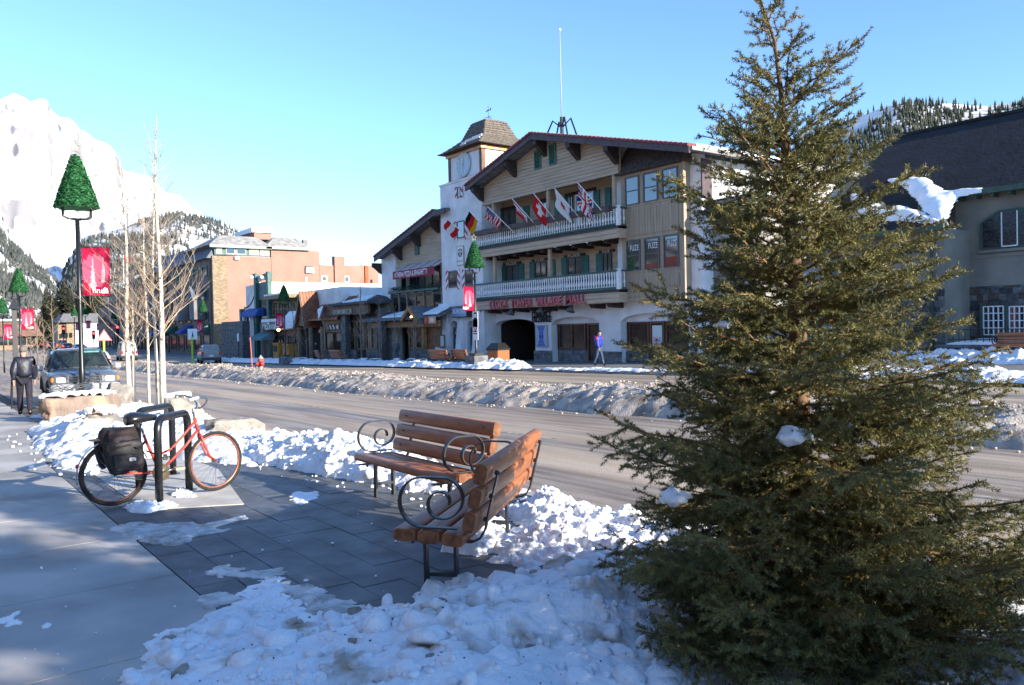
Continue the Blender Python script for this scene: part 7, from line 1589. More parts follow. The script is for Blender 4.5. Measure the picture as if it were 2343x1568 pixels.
me = text_mesh('BELL', .021, bold=.01); tx = link('lettering', me, m_text_w, bag); tx.location = (.115, -.279, .508); tx.rotation_euler = (math.radians(90), 0, 0)
# cable lock
lk_ = thing('cable_lock', 'dark cable lock with shackle tying the bicycle to the hoop', 'lock', (-9.3, 2.05, .5)); P = [Vector((-9.42, 1.97, .46)), Vector((-9.33, 2.02, .44)), Vector((-9.24, 2.12, .38)), Vector((-9.30, 2.20, .40)), Vector((-9.38, 2.24, .47))]
MB().tube(P, .008, 8).build('cable', m_iron, lk_, True); MB().box(-9.33, -9.29, 2.12, 2.16, .36, .42).build('padlock', m_chrome, lk_)
# ---- boulders
def boulder(c, sz, m, label, seed, rz=0, box=.5, snow=0.0, group='boulders in the pavement bed'):
    V, Fc = ico_np(5); n = V/np.max(np.abs(V), axis=1)[:, None]; q = V*(1-box)+n*box*.8; d = 1+.12*fbm(V[:, 0]*1.6+seed, V[:, 1]*1.6, V[:, 2]*1.6+seed, 5, .55)
    rg = np.abs(fbm(V[:, 0]*3+seed, V[:, 1]*3, V[:, 2]*6, 3)); q = q*(d-.05*rg)[:, None]; Rg = np.random.default_rng(seed)
    for _ in range(7): nn = Rg.normal(size=3); nn /= np.linalg.norm(nn); dd = q@nn; lim = Rg.uniform(.62, .8); q = q-np.outer(np.maximum(dd-lim, 0)*.92, nn)
    q = q*np.array(sz)*.5*1.35; R = np.array([[math.cos(rz), -math.sin(rz), 0], [math.sin(rz), math.cos(rz), 0], [0, 0, 1]]); q = q@R.T
    o = link('boulder', nmesh('boulder', q, Fc), m, None, True); o.location = c; tag(o, label, 'boulder', group)
    if snow:
        top = q[:, 2].max(); th_ = top-sz[2]*.13; cap = q.copy(); up = np.clip((q[:, 2]-th_)/(top-th_), 0, 1); cap[:, 2] = np.where(up > 0, q[:, 2]+snow*np.clip(up*3, 0, 1)**.5*(1+.4*fbm(q[:, 0]*4, q[:, 1]*4, 1)), q[:, 2]-.03); ok = (up > 0)
        f = Fc[ok[Fc].all(1)]; u, inv = np.unique(f, return_inverse=True); link('snow_cap', nmesh('snow_cap', cap[u], inv.reshape(-1, 3)), m_snow, o, True)
    return o
m_rock = mat('tan_rock', (.37, .25, .17), .85, .5, 2.6, .8, 14, col2=(.19, .15, .125), stretch=(1, 1, .35), bdist=.04, detail=7)
m_rockg = mat('grey_rock', (.30, .27, .23), .85, .4, 3.2, .8, 14, bdist=.04)
p = onG(192, 962); boulder((p.x-.5, p.y+.05, gz(p.x)+.10), (1.0, 1.75, .86), m_rock, 'big squared tan boulder with snowy top at the foot of the lamp post', 5, .15, .75, .06)
p = onG(225, 1010); boulder((p.x-.2, p.y+.1, gz(p.x)+.16), (.6, .8, .55), m_rockg, 'pale rounded boulder half buried in snow behind the bicycle bag', 8, .3, .5, .14)
p = onG(535, 1003); boulder((p.x, p.y+.1, gz(p.x)+.17), (.5, 1.0, .34), m_rockg, 'flat slab of stone in the snow above the front wheel', 12, .2, .8)
p = onG(432, 975); boulder((p.x-.4, p.y, gz(p.x)+.33), (.5, .7, .5), m_rockg, 'small snow-topped stone near the aspen trunks', 15, .2, .6, .08)
p = onG(255, 948); boulder((p.x-.3, p.y+.2, gz(p.x)+.30), (.7, .6, .8), m_rockg, 'upright grey boulder beside the aspen trunks', 18, .4, .7)
# timber block and wires lying on the boulder
p = onD(212, 893, 21.2); tb = thing('timber_block', 'brown timber block lying on the snowy boulder', 'timber', (p.x, p.y, p.z-.08), .5)
MB().cbox(-.14, .14, -.34, .0, -.08, .10, .012).build('plank', m_wood_end, tb, world=False); MB().cbox(-.13, .13, .01, .30, -.09, .08, .012).build('plank', m_wood, tb, world=False)
wr_ = MB()
for k in range(9):
    c = p+Vector((rnd(-.1, .1), -.45+rnd(-.35, .45), -.05)); r = rnd(.14, .3); a0 = rnd(0, 6); P = [c+Vector((r*.5*math.cos(a0+i*.5)+rnd(-.03, .03), r*1.3*math.sin(a0+i*.5), .05+.08*math.sin(i*.9+k)+.02*k)) for i in range(10)]; wr_.tube(P, .011, 5)
o = wr_.build('light_string', mat('grey_wire', (.10, .10, .10), .5), None, True); tag(o, 'tangle of dark wire and lights on the snowy boulder', 'wires'); o['kind'] = 'stuff'
# ---- bare trees
m_aspen = mat('aspen_bark', (.62, .55, .43), .8, .5, 7, .3, 20, col2=(.26, .20, .14), lo=.30, hi=.44, stretch=(1, 1, .6)); m_twig = mat('twig_bark', (.38, .29, .20), .8, .3, 6)
m_tdark = mat('dark_bark', (.16, .13, .11), .85, .3, 5)  # plain dark bark colour for the saplings
def bare_tree(h, r0, seed, nb, spread, label, bm=None, tm=None, lean=(0, 0), lo=.14, name='aspen_tree', group=None, up=.9):
    R = random.Random(seed); t = thing(name, label, 'tree', (0, 0, 0), 0, group); tr = []; n = 14; ox, oy = R.uniform(0, 6), R.uniform(0, 6)
    for i in range(n+1): f = i/n; tr.append(Vector((lean[0]*f*h+.06*h*.16*math.sin(f*7+ox)*f, lean[1]*f*h+.06*h*.16*math.sin(f*8+oy)*f, f*h-.1*(i == 0))))
    MB().tube(tr, [r0*(1-(i/n))**.75+.003 for i in range(n+1)], 9).build('trunk', bm or m_aspen, t, True, world=False)
    cr = MB()
    def twig(p, d, L, r, lev):
        P = [p]; q = p.copy(); k = 5 if lev < 2 else 3; dd = d.copy()
        for i in range(k): dd = (dd+Vector((R.gauss(0, .13), R.gauss(0, .13), R.gauss(.06, .08)))).normalized(); q = q+dd*L/k; P.append(q)
        cr.tube(P, [r*(1-.8*i/k) for i in range(k+1)], 5 if lev == 0 else 3, cap=False)
        if lev < 2:
            for i in range(R.randint(4, 6) if lev == 0 else R.randint(2, 3)):
                f = R.uniform(.2, .95); m = int(f*k); s = P[m].lerp(P[min(m+1, k)], f*k-m); a = R.uniform(0, 6.28); sd = Vector((math.cos(a), math.sin(a), R.uniform(.2, .8))); twig(s, (dd*.9+sd*.7).normalized(), L*R.uniform(.3, .5), r*.5, lev+1)
    for b_ in range(nb):
        f = lo+(.93-lo)*((b_+R.random())/nb); i = int(f*n); p = tr[i].lerp(tr[min(i+1, n)], f*n-i); a = b_*2.4+R.uniform(-.5, .5); L = h*spread*(1-f*.82)*R.uniform(.7, 1.15)
        twig(p, Vector((math.cos(a), math.sin(a), up*R.uniform(.6, 1.3))).normalized(), L, r0*.22*(1-f*.6)+.003, 0)
    cr.build('branches', tm or m_twig, t, True, world=False); return t
def tz(px, D): p = onD(px, 880, D); return (p.x, p.y, gz(p.x))
for i, (px, D, ptop, r0, nb, sp_, lab, lo) in enumerate(((373, 22.3, 262, .080, 44, .27, 'tallest white-barked aspen of the clump, right trunk', .22), (359, 22.6, 330, .045, 22, .25, 'slender aspen twinned with the tallest trunk', .25), (340, 23.2, 372, .038, 26, .30, 'thin crooked tan aspen in the middle of the clump', .2), (307, 23.0, 420, .045, 30, .32, 'slim white aspen second from the pickup', .22), (295, 22.8, 355, .070, 40, .32, 'white aspen trunk beside the pickup headlamp', .2))):
    h = onD(px, ptop, D).z-gz(onD(px, 880, D).x); t = bare_tree(h, r0, 40+i, nb, sp_, lab, None, None, (0, 0), lo, 'aspen_tree', 'leafless aspens in the kerb bed'); put(t, tz(px, D))
ft = [bare_tree(5.2, .06, 60, 16, .26, 'slender bare tree before the gift shop entrance', m_tdark, m_twig, (0, 0), .2, 'bare_tree', 'leafless saplings on the far pavement'), bare_tree(4.6, .05, 61, 14, .3, 'bare branching sapling under the restaurant canopy', m_tdark, m_twig, (0, 0), .2, 'bare_tree', 'leafless saplings on the far pavement')]
put(ft[0], (*onY(z5(487, 1060)[0], 828, 27.3)[:2], gz(-45))); put(ft[1], (*onY(z5(322, 1060)[0], 828, 27.0)[:2], gz(-48)))
for k, (zf, x, Y, s, lab) in enumerate(((z5, 200, 27.6, 1.0, 'bare sapling by the white canopy post'), (z5, 40, 27.4, 1.1, 'bare sapling before the gift shop windows'), (z3, 1690, 27.8, 1.25, 'tall bare sapling between two shop benches'), (z3, 1165, 27.0, .95, 'bare sapling before the copper gable'), (z3, 1045, 27.2, 1.0, 'bare sapling beside the newspaper boxes'), (z3, 825, 27.5, 1.0, 'bare sapling before the restaurant windows'))):
    c = copy_tree(ft[k % 2]); c['label'] = lab; p = onY(zf(x, 0)[0], 830, Y); put(c, (p.x, Y, gz(p.x)), k*1.3, s)
for k, (px, D, s, lab) in enumerate(((70, 44, .8, 'thin young tree in the bed behind the walking man'), (86, 48, 1.0, 'thin young tree beside the second lamp post'), (122, 40, .85, 'thin leaning sapling beside the road ahead of the pickup'), (100, 52, .9, 'slim sapling next to the thin dark post'))):
    c = copy_tree(ft[k % 2]); c['label'] = lab; c['group'] = 'young trees down the near kerb'; p = onD(px, 800, D); put(c, (p.x, p.y, gz(p.x)), k*2.1, s)
# ---- hydrant, bin, boxes, posts
m_hyd = mat('hydrant_red', (.40, .050, .035), .5, .3, 8); p = onG(597, 846); p = onY(597, 846, 17.3); hz = gz(p.x)-.13
hy = thing('fire_hydrant', 'red fire hydrant standing beyond the median bank', 'hydrant', (p.x, 17.3, hz), 0); hs = 1.35
MB().lathe([(.16*hs, 0), (.16*hs, .05), (.115*hs, .06), (.115*hs, .52*hs), (.15*hs, .53*hs), (.15*hs, .57*hs), (.12*hs, .66*hs), (.06*hs, .74*hs), (.03*hs, .75*hs), (.03*hs, .80*hs)], 16).build('barrel', m_hyd, hy, True, world=False)
MB().lathe([(.155*hs, .70), (.12*hs, .90), (.06*hs, 1.0), (.035*hs, 1.02), (.035*hs, 1.09)], 16).build('bonnet', mat('hydrant_grey', (.35, .30, .27), .5), hy, True, world=False)
for d in ((1, 0, 0), (-1, 0, 0), (0, -1, 0)): MB().lathe([(.075*hs, .08*hs), (.075*hs, .19*hs), (.085*hs, .19*hs), (.085*hs, .23*hs)], 12, (0, 0, .40*hs), d).build('outlet_cap', m_hyd, hy, True, world=False)
p = onY(577, 842, 17.6); q = onY(572, 772, 17.6); mk = MB().tube([p, q], .03, 6).build('marker_stick', mat('orange_red', (.55, .07, .03), .5)); tag(mk, 'thin orange red marker stick leaning beside the hydrant', 'marker')
mk = thing('sign_post', 'thin black post with small white sign near the hotel porch', 'sign', tuple(onY(546, 815, 27))); a = onY(546, 818, 27); MB().tube([a+Vector((0, 0, -.6)), onY(546, 765, 27)], .04, 6).build('post', m_black, mk); q = onY(546, 772, 27); MB().box(q.x-.25, q.x+.25, 26.9, 26.94, q.z-.4, q.z+.4).build('plate', m_white, mk)
p = onY(1140, 833, 27.2); bn = thing('litter_bin', 'square timber-clad litter bin with black peaked lid', 'bin', (p.x, 27.2, gz(p.x)), .15)
MB().box(-.40, .40, -.40, .40, .0, .86).build('liner', m_dark, bn, world=False)
for s in range(4):
    for k in range(5):
        sl_ = MB().box(-.45+.18*k+.008, -.45+.18*(k+1)-.008, -.47, -.405, .04, .90); sl_.rot(M=Matrix.Rotation(s*math.pi/2, 4, 'Z')); sl_.build('slat', m_wood, bn, world=False)
MB().hull([(x*.5, y*.5, z) for x in (-1, 1) for y in (-1, 1) for z in (.905, 1.0)]+[(x*.28, y*.28, 1.32) for x in (-1, 1) for y in (-1, 1)]).build('lid', m_iron, bn, world=False)
for k, (q0, lab) in enumerate(((905, 'orange newspaper box beside the shaded lamp post'), (1000, 'amber wooden box with dark rim beside the newspaper box'))):
    p = P3(q0, 1400, 27.0); nb_ = thing('newspaper_box', lab, 'box', (p.x, 27.0, gz(p.x)), .1, 'newspaper boxes by the restaurant')
    MB().cbox(-.55, .55, -.4, .4, .12, 1.6, .03).build('case', mat('amber_panel', (.42, .19, .03), .5, .2, 3), nb_, world=False); MB().box(-.6, .6, -.45, .45, 1.602, 1.7).build('rim', m_iron if k else mat('amber_panel', (.42, .19, .03), .5, .2, 3), nb_, world=False); MB().box(-.55, -.45, -.35, .35, 0, .12).build('leg', m_iron, nb_, world=False); MB().box(.45, .55, -.35, .35, 0, .12).build('leg', m_iron, nb_, world=False); MB().box(-.38, .38, -.43, -.402, .9, 1.45).build('door_window', m_glass, nb_, world=False)
for k, (zf, x, y, w_) in enumerate(((z5, 70, 1050, .9), (z5, 150, 1095, .7), (z5, 330, 1100, .8), (z5, 460, 1100, 1.1), (z5, 560, 1075, .7), (z3, 1700, 1460, .9), (z3, 1820, 1480, .8), (z3, 1120, 1440, .9))):
    p = onY(zf(x, y)[0], 830, 26.9); boulder((p.x, p.y, gz(p.x)+.12), (w_*1.1, .6, .36), m_rockg, 'squared grey landscaping stone among the saplings on the far pavement', 70+k, .2*k, .8, .05, 'landscaping stones on the far pavement')
# median signs and traffic lights
for k, (px, pyb, pyt, D, lab) in enumerate(((440, 812, 765, 75, 'white keep-right sign on a lime green post in the median'), (238, 800, 768, 62, 'triangular white warning sign on a lime green post beyond the pickup'))):
    a, b_ = onD(px, pyb, D), onD(px, pyt, D); t = thing('traffic_sign', lab, 'sign', (a.x, a.y, gz(a.x)-.13)); MB().box(a.x-.06, a.x+.06, a.y-.06, a.y+.06, gz(a.x)-.13, b_.z-.2).build('post', mat('lime_post', (.35, .62, .02), .5), t)
    w_ = .42
    if k == 0: MB().prism([(b_.x, b_.y-w_, b_.z-.5), (b_.x, b_.y+w_, b_.z-.5), (b_.x, b_.y+w_, b_.z+.5), (b_.x, b_.y-w_, b_.z+.5)], (.04, 0, 0)).build('plate', m_white, t); MB().prism([(b_.x+.045, b_.y-.1, b_.z-.3), (b_.x+.045, b_.y+.1, b_.z-.3), (b_.x+.045, b_.y+.02, b_.z+.3)], (.01, 0, 0)).build('arrow', m_text_dk, t)
    else: MB().prism([(b_.x, b_.y-.55, b_.z-.4), (b_.x, b_.y+.55, b_.z-.4), (b_.x, b_.y, b_.z+.5)], (.04, 0, 0)).build('plate', m_pink, t); MB().prism([(b_.x+.045, b_.y-.4, b_.z-.32), (b_.x+.045, b_.y+.4, b_.z-.32), (b_.x+.045, b_.y, b_.z+.34)], (.01, 0, 0)).build('field', m_white, t)
m_redl = mat('red_signal', (.8, .02, .02), .4, emit=((1, .03, .03), 5))
for k, (px, py, D) in enumerate(((145, 752, 170), (268, 749, 150), (214, 763, 180), (60, 759, 175))):
    c = onD(px, py, D); t = thing('traffic_light', ['traffic light showing red above the far cars', 'red traffic light before the shaded buildings', 'small red traffic light beside the chalet inn', 'small red traffic light behind the second lamp post'][k], 'traffic light', (c.x, c.y, gz(c.x)), 0, 'traffic lights at the far junction')
    MB().tube([(c.x-.3, c.y+.0, gz(c.x)-.1), (c.x-.3, c.y, c.z+.8)], .10, 6).build('pole', m_black, t); MB().box(c.x-.2, c.x+.15, c.y-.32, c.y+.32, c.z-1.3, c.z+.6).build('housing', m_black, t); MB().ico((c.x+.18, c.y, c.z), .2, 2).build('lens', m_redl, t, True)
dp_ = thing('slim_pillar', 'slim dark pillar with pointed cap behind the walking man', 'post', tuple(onD(37, 800, 38)[:2])+(gz(-40),)); a, b_ = onD(37, 860, 38), onD(37, 700, 38); MB().box(a.x-.10, a.x+.10, a.y-.10, a.y+.10, gz(a.x), onD(37, 708, 38).z).build('shaft', m_iron, dp_); zt_ = onD(37, 708, 38).z; MB().hull([(a.x-.25, a.y-.25, zt_), (a.x+.25, a.y-.25, zt_), (a.x+.25, a.y+.25, zt_), (a.x-.25, a.y+.25, zt_), (a.x, a.y, zt_+.55)]).build('cap', m_iron, dp_)
fl = thing('flagpole', 'white flagpole with small red and white flag above the far shaded roofs', 'flag', tuple(onD(283, 660, 190))); a, b_ = onD(283, 680, 190), onD(282, 584, 190); MB().tube([a+Vector((0, 0, -3)), b_], .12, 6).build('pole', m_white, fl)
c0 = onD(283, 586, 190); mb = MB(); nu = 12
for i in range(nu): mb.add([tuple(c0+R0*(2.2*(i+a)/nu)+Vector((0, .1*math.sin((i+a)*.9), -z))) for a, z in ((0, 0), (1, 0), (1, 1.4), (0, 1.4))], [(0, 1, 2, 3)])
o = mb.build('cloth', m_cloth, fl); k_ = [0]
def ff(c): k_[0] += 1; i = k_[0]-1; return (.5, .02, .03) if i < 3 or i > 8 or i in (5, 6) else (.72, .72, .72)
colored(o, ff)
# ------------------------------------------------------------------ vehicles
def car(label, prof, W, paint, glass_secs, wheels, wr, lights, name='parked_car', group=None, cat='car', detail=None):
    """x forward. prof = [(x, z_bottom, z_belt, z_top, halfwidth_belt, halfwidth_top)] lofted body"""
    t = thing(name, label, cat, (0, 0, 0), 0, group); b = lambda mb, n, m, sm=True, par=None: mb.build(n, m, par or t, sm, world=False)
    vs, fs = [], []; n = 14
    for x, zb, zm, zt, hm, ht in prof:
        half = [(0, zb), (hm*.80, zb), (hm*.97, zb+(zm-zb)*.25), (hm, zb+(zm-zb)*.65), (hm*.97, zm), (hm*.93+(ht-hm*.93)*.45, zm+(zt-zm)*.5), (ht*.97, zt-(zt-zm)*.10), (ht*.80, zt), ]
        ringp = half+[(0, zt+.0)] ; ringp = half + [(-y, z) for y, z in half[::-1] if y > 0]
        vs += [(x, y, z) for y, z in ringp]; k = len(ringp)
    for i in range(len(prof)-1):
        for j in range(k): fs.append((i*k+j, i*k+(j+1) % k, (i+1)*k+(j+1) % k, (i+1)*k+j))
    fs += [tuple(range(k))[::-1], tuple((len(prof)-1)*k+j for j in range(k))]
    body = b(MB().add(vs, fs), 'body', paint); bev(body, .02, 2, 35)
    for nm, pts in glass_secs:
        for s in ((1, -1) if nm == 'side_window' else (1,)):
            P = [Vector((x, y*s, z)) for x, y, z in pts]; nn = (P[1]-P[0]).cross(P[2]-P[0]).normalized(); mb = MB(); mb.add(P, [tuple(range(len(P)))]); o = mb.build(nm, m_carglass, t, False, world=False)
    for x, s in wheels:
        ty = b(MB().lathe([(wr*.62, -.10), (wr*.97, -.11), (wr, -.07), (wr, .07), (wr*.97, .11), (wr*.62, .10)], 22, (x, s*(W/2-.10), wr), (0, 1, 0)), 'wheel', m_tyre2); b(MB().lathe([(wr*.62, -.105), (wr*.5, -.06), (wr*.15, -.09), (wr*.1, -.10)] if s < 0 else [(wr*.62, .105), (wr*.5, .06), (wr*.15, .09), (wr*.1, .10)], 14, (x, s*(W/2-.10), wr), (0, 1, 0)), 'rim', m_alloy, True, ty)
        b(MB().lathe([(wr*1.16, -.02), (wr*1.16, .02)], 22, (x, s*(W/2-.21), wr*1.02), (0, 1, 0)), 'wheel_arch', m_black)
    for nm, m, bx_ in lights: o = b(MB().cbox(*bx_, min(.015, abs(bx_[1]-bx_[0])*.3)), nm, m, False)
    return t
m_carglass = mat('car_glass', (.012, .018, .016), .03, spec=.7); m_tyre2 = mat('car_tyre', (.016, .016, .016), .8); m_alloy = mat('alloy', (.42, .43, .45), .3, metal=.9)
m_tail = mat('tail_lamp', (.30, .012, .012), .25); m_brake = mat('lit_brake_lamp', (.8, .03, .02), .3, emit=((1, .04, .02), 3)); m_hl = mat('headlamp', (.72, .74, .76), .12, spec=.8); m_amber = mat('amber_lamp', (.75, .22, .02), .25)
def paint(n, c, r=.28): return mat(n, c, r, .15, 3, world=False, spec=.6)
# grey pickup
PB = paint('grey_pickup_paint', (.10, .11, .125), .25); PS = paint('silver_trim', (.36, .37, .39), .3)
pk = thing('pickup_truck', 'dark grey pickup truck with silver bumper parked nose-on at the kerb', 'pickup', (0, 0, 0)); W = 1.93
bp_ = lambda mb, n, m, sm=True, par=None: mb.build(n, m, par or pk, sm, world=False)
def loft(secs, cap=True):
    vs, fs = [], []; k = len(secs[0][1])*2
    for x, half in secs: vs += [(x if not isinstance(x, (list, tuple)) else x[i], y, z) for i, (y, z) in enumerate(half)]+[(x, -y, z) for y, z in half[::-1]]
    for i in range(len(secs)-1):
        for j in range(k): fs.append((i*k+j, i*k+(j+1) % k, (i+1)*k+(j+1) % k, (i+1)*k+j))
    if cap: fs += [tuple(range(k))[::-1], tuple((len(secs)-1)*k+j for j in range(k))]
    return MB().add(vs, fs)
def sec(hw, zb, zs, zt, crown=.04): return [(hw*.86, zb), (hw*.985, zb+.06), (hw, zb+(zs-zb)*.55), (hw*.985, zs-.05), (hw*.93, zs), (hw*.70, zt-crown*.3), (hw*.35, zt)]
bp_(loft([(2.72, sec(.86, .60, .98, 1.02)), (2.62, sec(.92, .50, 1.03, 1.07)), (2.3, sec(.955, .42, 1.06, 1.13)), (1.6, sec(.965, .40, 1.09, 1.18)), (1.15, sec(.965, .40, 1.12, 1.21)), (0.9, sec(.965, .40, 1.13, 1.21)), (-.9, sec(.965, .40, 1.13, 1.15)), (-2.6, sec(.96, .42, 1.13, 1.15)), (-2.75, sec(.93, .48, 1.10, 1.12))]), 'body', PB)
def cabs(hw, zb, ht, zt): return [(hw, zb), (hw*.985, zb+.05), (hw-(hw-ht)*.5, (zb+zt)/2), (ht, zt-.09), (ht*.93, zt-.03), (ht*.6, zt), (ht*.3, zt+.006)]
cab = bp_(loft([(1.22, cabs(.93, 1.10, .90, 1.17)), (.42, cabs(.93, 1.10, .73, 1.755)), (.25, cabs(.93, 1.10, .72, 1.79)), (-.45, cabs(.93, 1.10, .72, 1.80)), (-.72, cabs(.93, 1.10, .72, 1.77)), (-.95, cabs(.93, 1.10, .86, 1.2))]), 'cab', PB)
def plate(name, pts, m, par=pk, off=.012, sm=False):
    P = [Vector(p) for p in pts]; nn = (P[1]-P[0]).cross(P[2]-P[0]).normalized(); c = sum(P, Vector())/len(P)
    if nn.dot(c-Vector((0, 0, 1.0))) < 0: nn = -nn
    return MB().prism([p+nn*off for p in P], nn*.006).build(name, m, par, sm, world=False)
ws = plate('windscreen', [(1.155, .82, 1.20), (1.155, -.82, 1.20), (.47, -.655, 1.715), (.47, .655, 1.715)], mat('windscreen_glass', (.035, .05, .046), .04, .6, 2.5, col2=(.015, .02, .02), spec=.7, world=False), off=.02)
plate('sun_strip', [(.50, .1, 1.695), (.50, .60, 1.695), (.56, .60, 1.65), (.56, .1, 1.65)], mat('green_sticker', (.12, .42, .34), .4), ws, .024)
for s in (-1, 1):
    plate('side_window', [(.95, s*.918, 1.22), (.40, s*.775, 1.66), (.05, s*.775, 1.68), (.02, s*.925, 1.22)], m_carglass); plate('side_window', [(-.06, s*.925, 1.22), (-.03, s*.78, 1.68), (-.60, s*.78, 1.66), (-.75, s*.92, 1.22)], m_carglass)
    bp_(MB().tube([(.86, s*.93, 1.20), (.84, s*1.02, 1.20)], .025, 6), 'mirror_arm', PB); mi = bp_(MB().cbox(.76, .90, *sorted((s*1.01, s*1.20)), 1.12, 1.30, .04), 'mirror', PS, False)
    bp_(MB().cbox(2.52, 2.735, *sorted((s*.52, s*.80)), .80, .985, .03), 'headlamp', m_hl, False); bp_(MB().cbox(2.46, 2.70, *sorted((s*.805, s*.925)), .82, .97, .03), 'turn_signal', m_amber, False)
    bp_(MB().lathe([(.07, 0), (.065, .02), (.02, .03)], 14, (2.86, s*.62, .52), (1, 0, 0)), 'fog_lamp', m_hl)
    for x in (1.75, -1.65):
        ty = bp_(MB().lathe([(.23, -.12), (.36, -.13), (.375, -.08), (.375, .08), (.36, .13), (.23, .12)], 28, (x, s*.83, .375), (0, 1, 0)), 'wheel', m_tyre2); bp_(MB().lathe([(.235, s*.122), (.2, s*.07), (.07, s*.10), (.05, s*.11)], 18, (x, s*.83, .375), (0, 1, 0)), 'rim', m_alloy, True, ty); bp_(MB().tube([(x+.46*math.cos(a), s*.965, .40+.46*math.sin(a)) for a in [math.pi*k/12 for k in range(13)]], .035, 6), 'wheel_arch', m_black)
gr = bp_(MB().cbox(2.60, 2.742, -.50, .50, .78, 1.03, .03), 'grille', m_alloy, False)
bp_(MB().box(2.70, 2.748, -.45, .45, .81, 1.00), 'grille_void', m_black, False, gr)
for k in range(4): bp_(MB().box(2.72, 2.765, -.46, .46, .825+.048*k, .845+.048*k), 'grille_bar', m_chrome, False, gr)
bp_(MB().tube([(2.775, .085*math.cos(a), .92+.055*math.sin(a)) for a in [2*math.pi*k/20 for k in range(20)]], .012, 6, closed=True).tube([(2.775, .035*math.cos(a), .92+.05*math.sin(a)) for a in [2*math.pi*k/14 for k in range(14)]], .008, 5, closed=True), 'emblem', m_chrome, True, gr)
bu = loft([(2.86, [(.60, .50), (.70, .52), (.74, .58), (.74, .66), (.72, .72), (.60, .745), (.3, .75)]), (2.78, [(.80, .46), (.90, .48), (.93, .56), (.93, .66), (.91, .74), (.8, .765), (.3, .77)]), (2.55, [(.84, .46), (.95, .48), (.97, .56), (.97, .66), (.95, .74), (.84, .765), (.3, .77)])]); bp_(bu, 'bumper', PS); bp_(MB().cbox(2.50, 2.80, -.85, .85, .36, .48, .04), 'valance', m_black, False)
bp_(MB().tube([(1.20, .55, 1.205), (.98, .08, 1.345)], .012, 5), 'wiper', m_black); bp_(MB().tube([(1.20, -.25, 1.205), (.98, -.68, 1.345)], .012, 5), 'wiper', m_black)
bp_(MB().box(1.0, 1.2, -.6, .6, 1.15, 1.19), 'dash', m_black, False)
p = onD(210, 900, 24.6); put(pk, (p.x-2.75, p.y+.02, gz(p.x)-.13), math.radians(-3.5))
drv = MB().ico((0, 0, 0), .1, 2)
# silver SUV far side (rear view)
def suv_prof(L, H): return [(L/2, .45, .78, .80, .78, .70), (L/2-.15, .35, .92, .95, .88, .80), (L/2-1.0, .32, 1.0, 1.06, .93, .82), (L/2-1.25, .32, 1.02, 1.12, .94, .80), (L/2-1.95, .32, 1.04, H-.06, .94, .70), (L/2-2.4, .32, 1.05, H, .94, .70), (-L/2+.5, .32, 1.05, H, .94, .70), (-L/2+.15, .36, 1.03, H-.12, .92, .70), (-L/2, .45, .98, 1.08, .86, .78)]
def suv_glass(L, H): return [('rear_window', [(-L/2+.035, -.66, 1.10), (-L/2+.035, .66, 1.10), (-L/2+.165, .62, H-.17), (-L/2+.165, -.62, H-.17)]), ('windscreen', [(L/2-1.30, -.72, 1.14), (L/2-1.30, .72, 1.14), (L/2-1.93, .62, H-.12), (L/2-1.93, -.62, H-.12)]), ('side_window', [(L/2-1.6, .925, 1.10), (L/2-2.1, .80, H-.16), (-L/2+.75, .80, H-.16), (-L/2+.45, .925, 1.10)])]
def mk(label, L, H, col, group, brk=False, name='parked_car', cat='car', prof=None, gl=None):
    rl = m_brake if brk else m_tail; P = prof or suv_prof(L, H); G = gl or suv_glass(L, H)
    return car(label, P, 1.86, col, G, [(L/2-.9, -1), (L/2-.9, 1), (-L/2+.9, -1), (-L/2+.9, 1)], .35, [('tail_lamp', rl, (-L/2-.01, -L/2+.12, .66, .88, .80, 1.15 if H > 1.6 else .98)), ('tail_lamp', rl, (-L/2-.01, -L/2+.12, -.88, -.66, .80, 1.15 if H > 1.6 else .98)), ('bumper', m_black, (-L/2-.08, -L/2+.10, -.85, .85, .42, .62)), ('number_plate', m_white, (-L/2-.015, -L/2+.0, -.2, .2, .70, .84)), ('headlamp', m_hl, (L/2-.16, L/2-.02, .55, .85, .70, .84)), ('headlamp', m_hl, (L/2-.16, L/2-.02, -.85, -.55, .70, .84))], name, group, cat)
G_ = 'vehicles down the street'
s1 = mk('dusty silver sport utility vehicle driving away in the far lane', 4.7, 1.80, paint('silver_paint', (.26, .25, .24), .4), G_, name='sport_utility_vehicle', cat='car'); p = onD(478, 829, 79); put(s1, (p.x, p.y, gz(p.x)-.13), math.radians(170), 1.02)
def sed_prof(L, H): return [(L/2, .42, .62, .64, .74, .66), (L/2-.2, .3, .76, .80, .84, .76), (L/2-1.2, .25, .88, .94, .88, .78), (L/2-1.9, .25, .92, H-.05, .88, .62), (L/2-2.4, .25, .93, H, .88, .62), (-L/2+1.2, .25, .95, H-.04, .88, .62), (-L/2+.55, .28, .95, 1.03, .87, .74), (-L/2+.08, .35, .90, .97, .84, .74), (-L/2, .42, .80, .86, .78, .70)]
def sed_glass(L, H): return [('rear_window', [(-L/2+.52, -.66, 1.06), (-L/2+.52, .66, 1.06), (-L/2+1.14, .56, H-.06), (-L/2+1.14, -.56, H-.06)]), ('side_window', [(L/2-1.5, .875, .98), (L/2-2.0, .73, H-.12), (-L/2+1.4, .73, H-.12), (-L/2+.9, .875, .98)]), ('windscreen', [(L/2-1.25, -.7, .97), (L/2-1.25, .7, .97), (L/2-1.86, .56, H-.08), (L/2-1.86, -.56, H-.08)])]
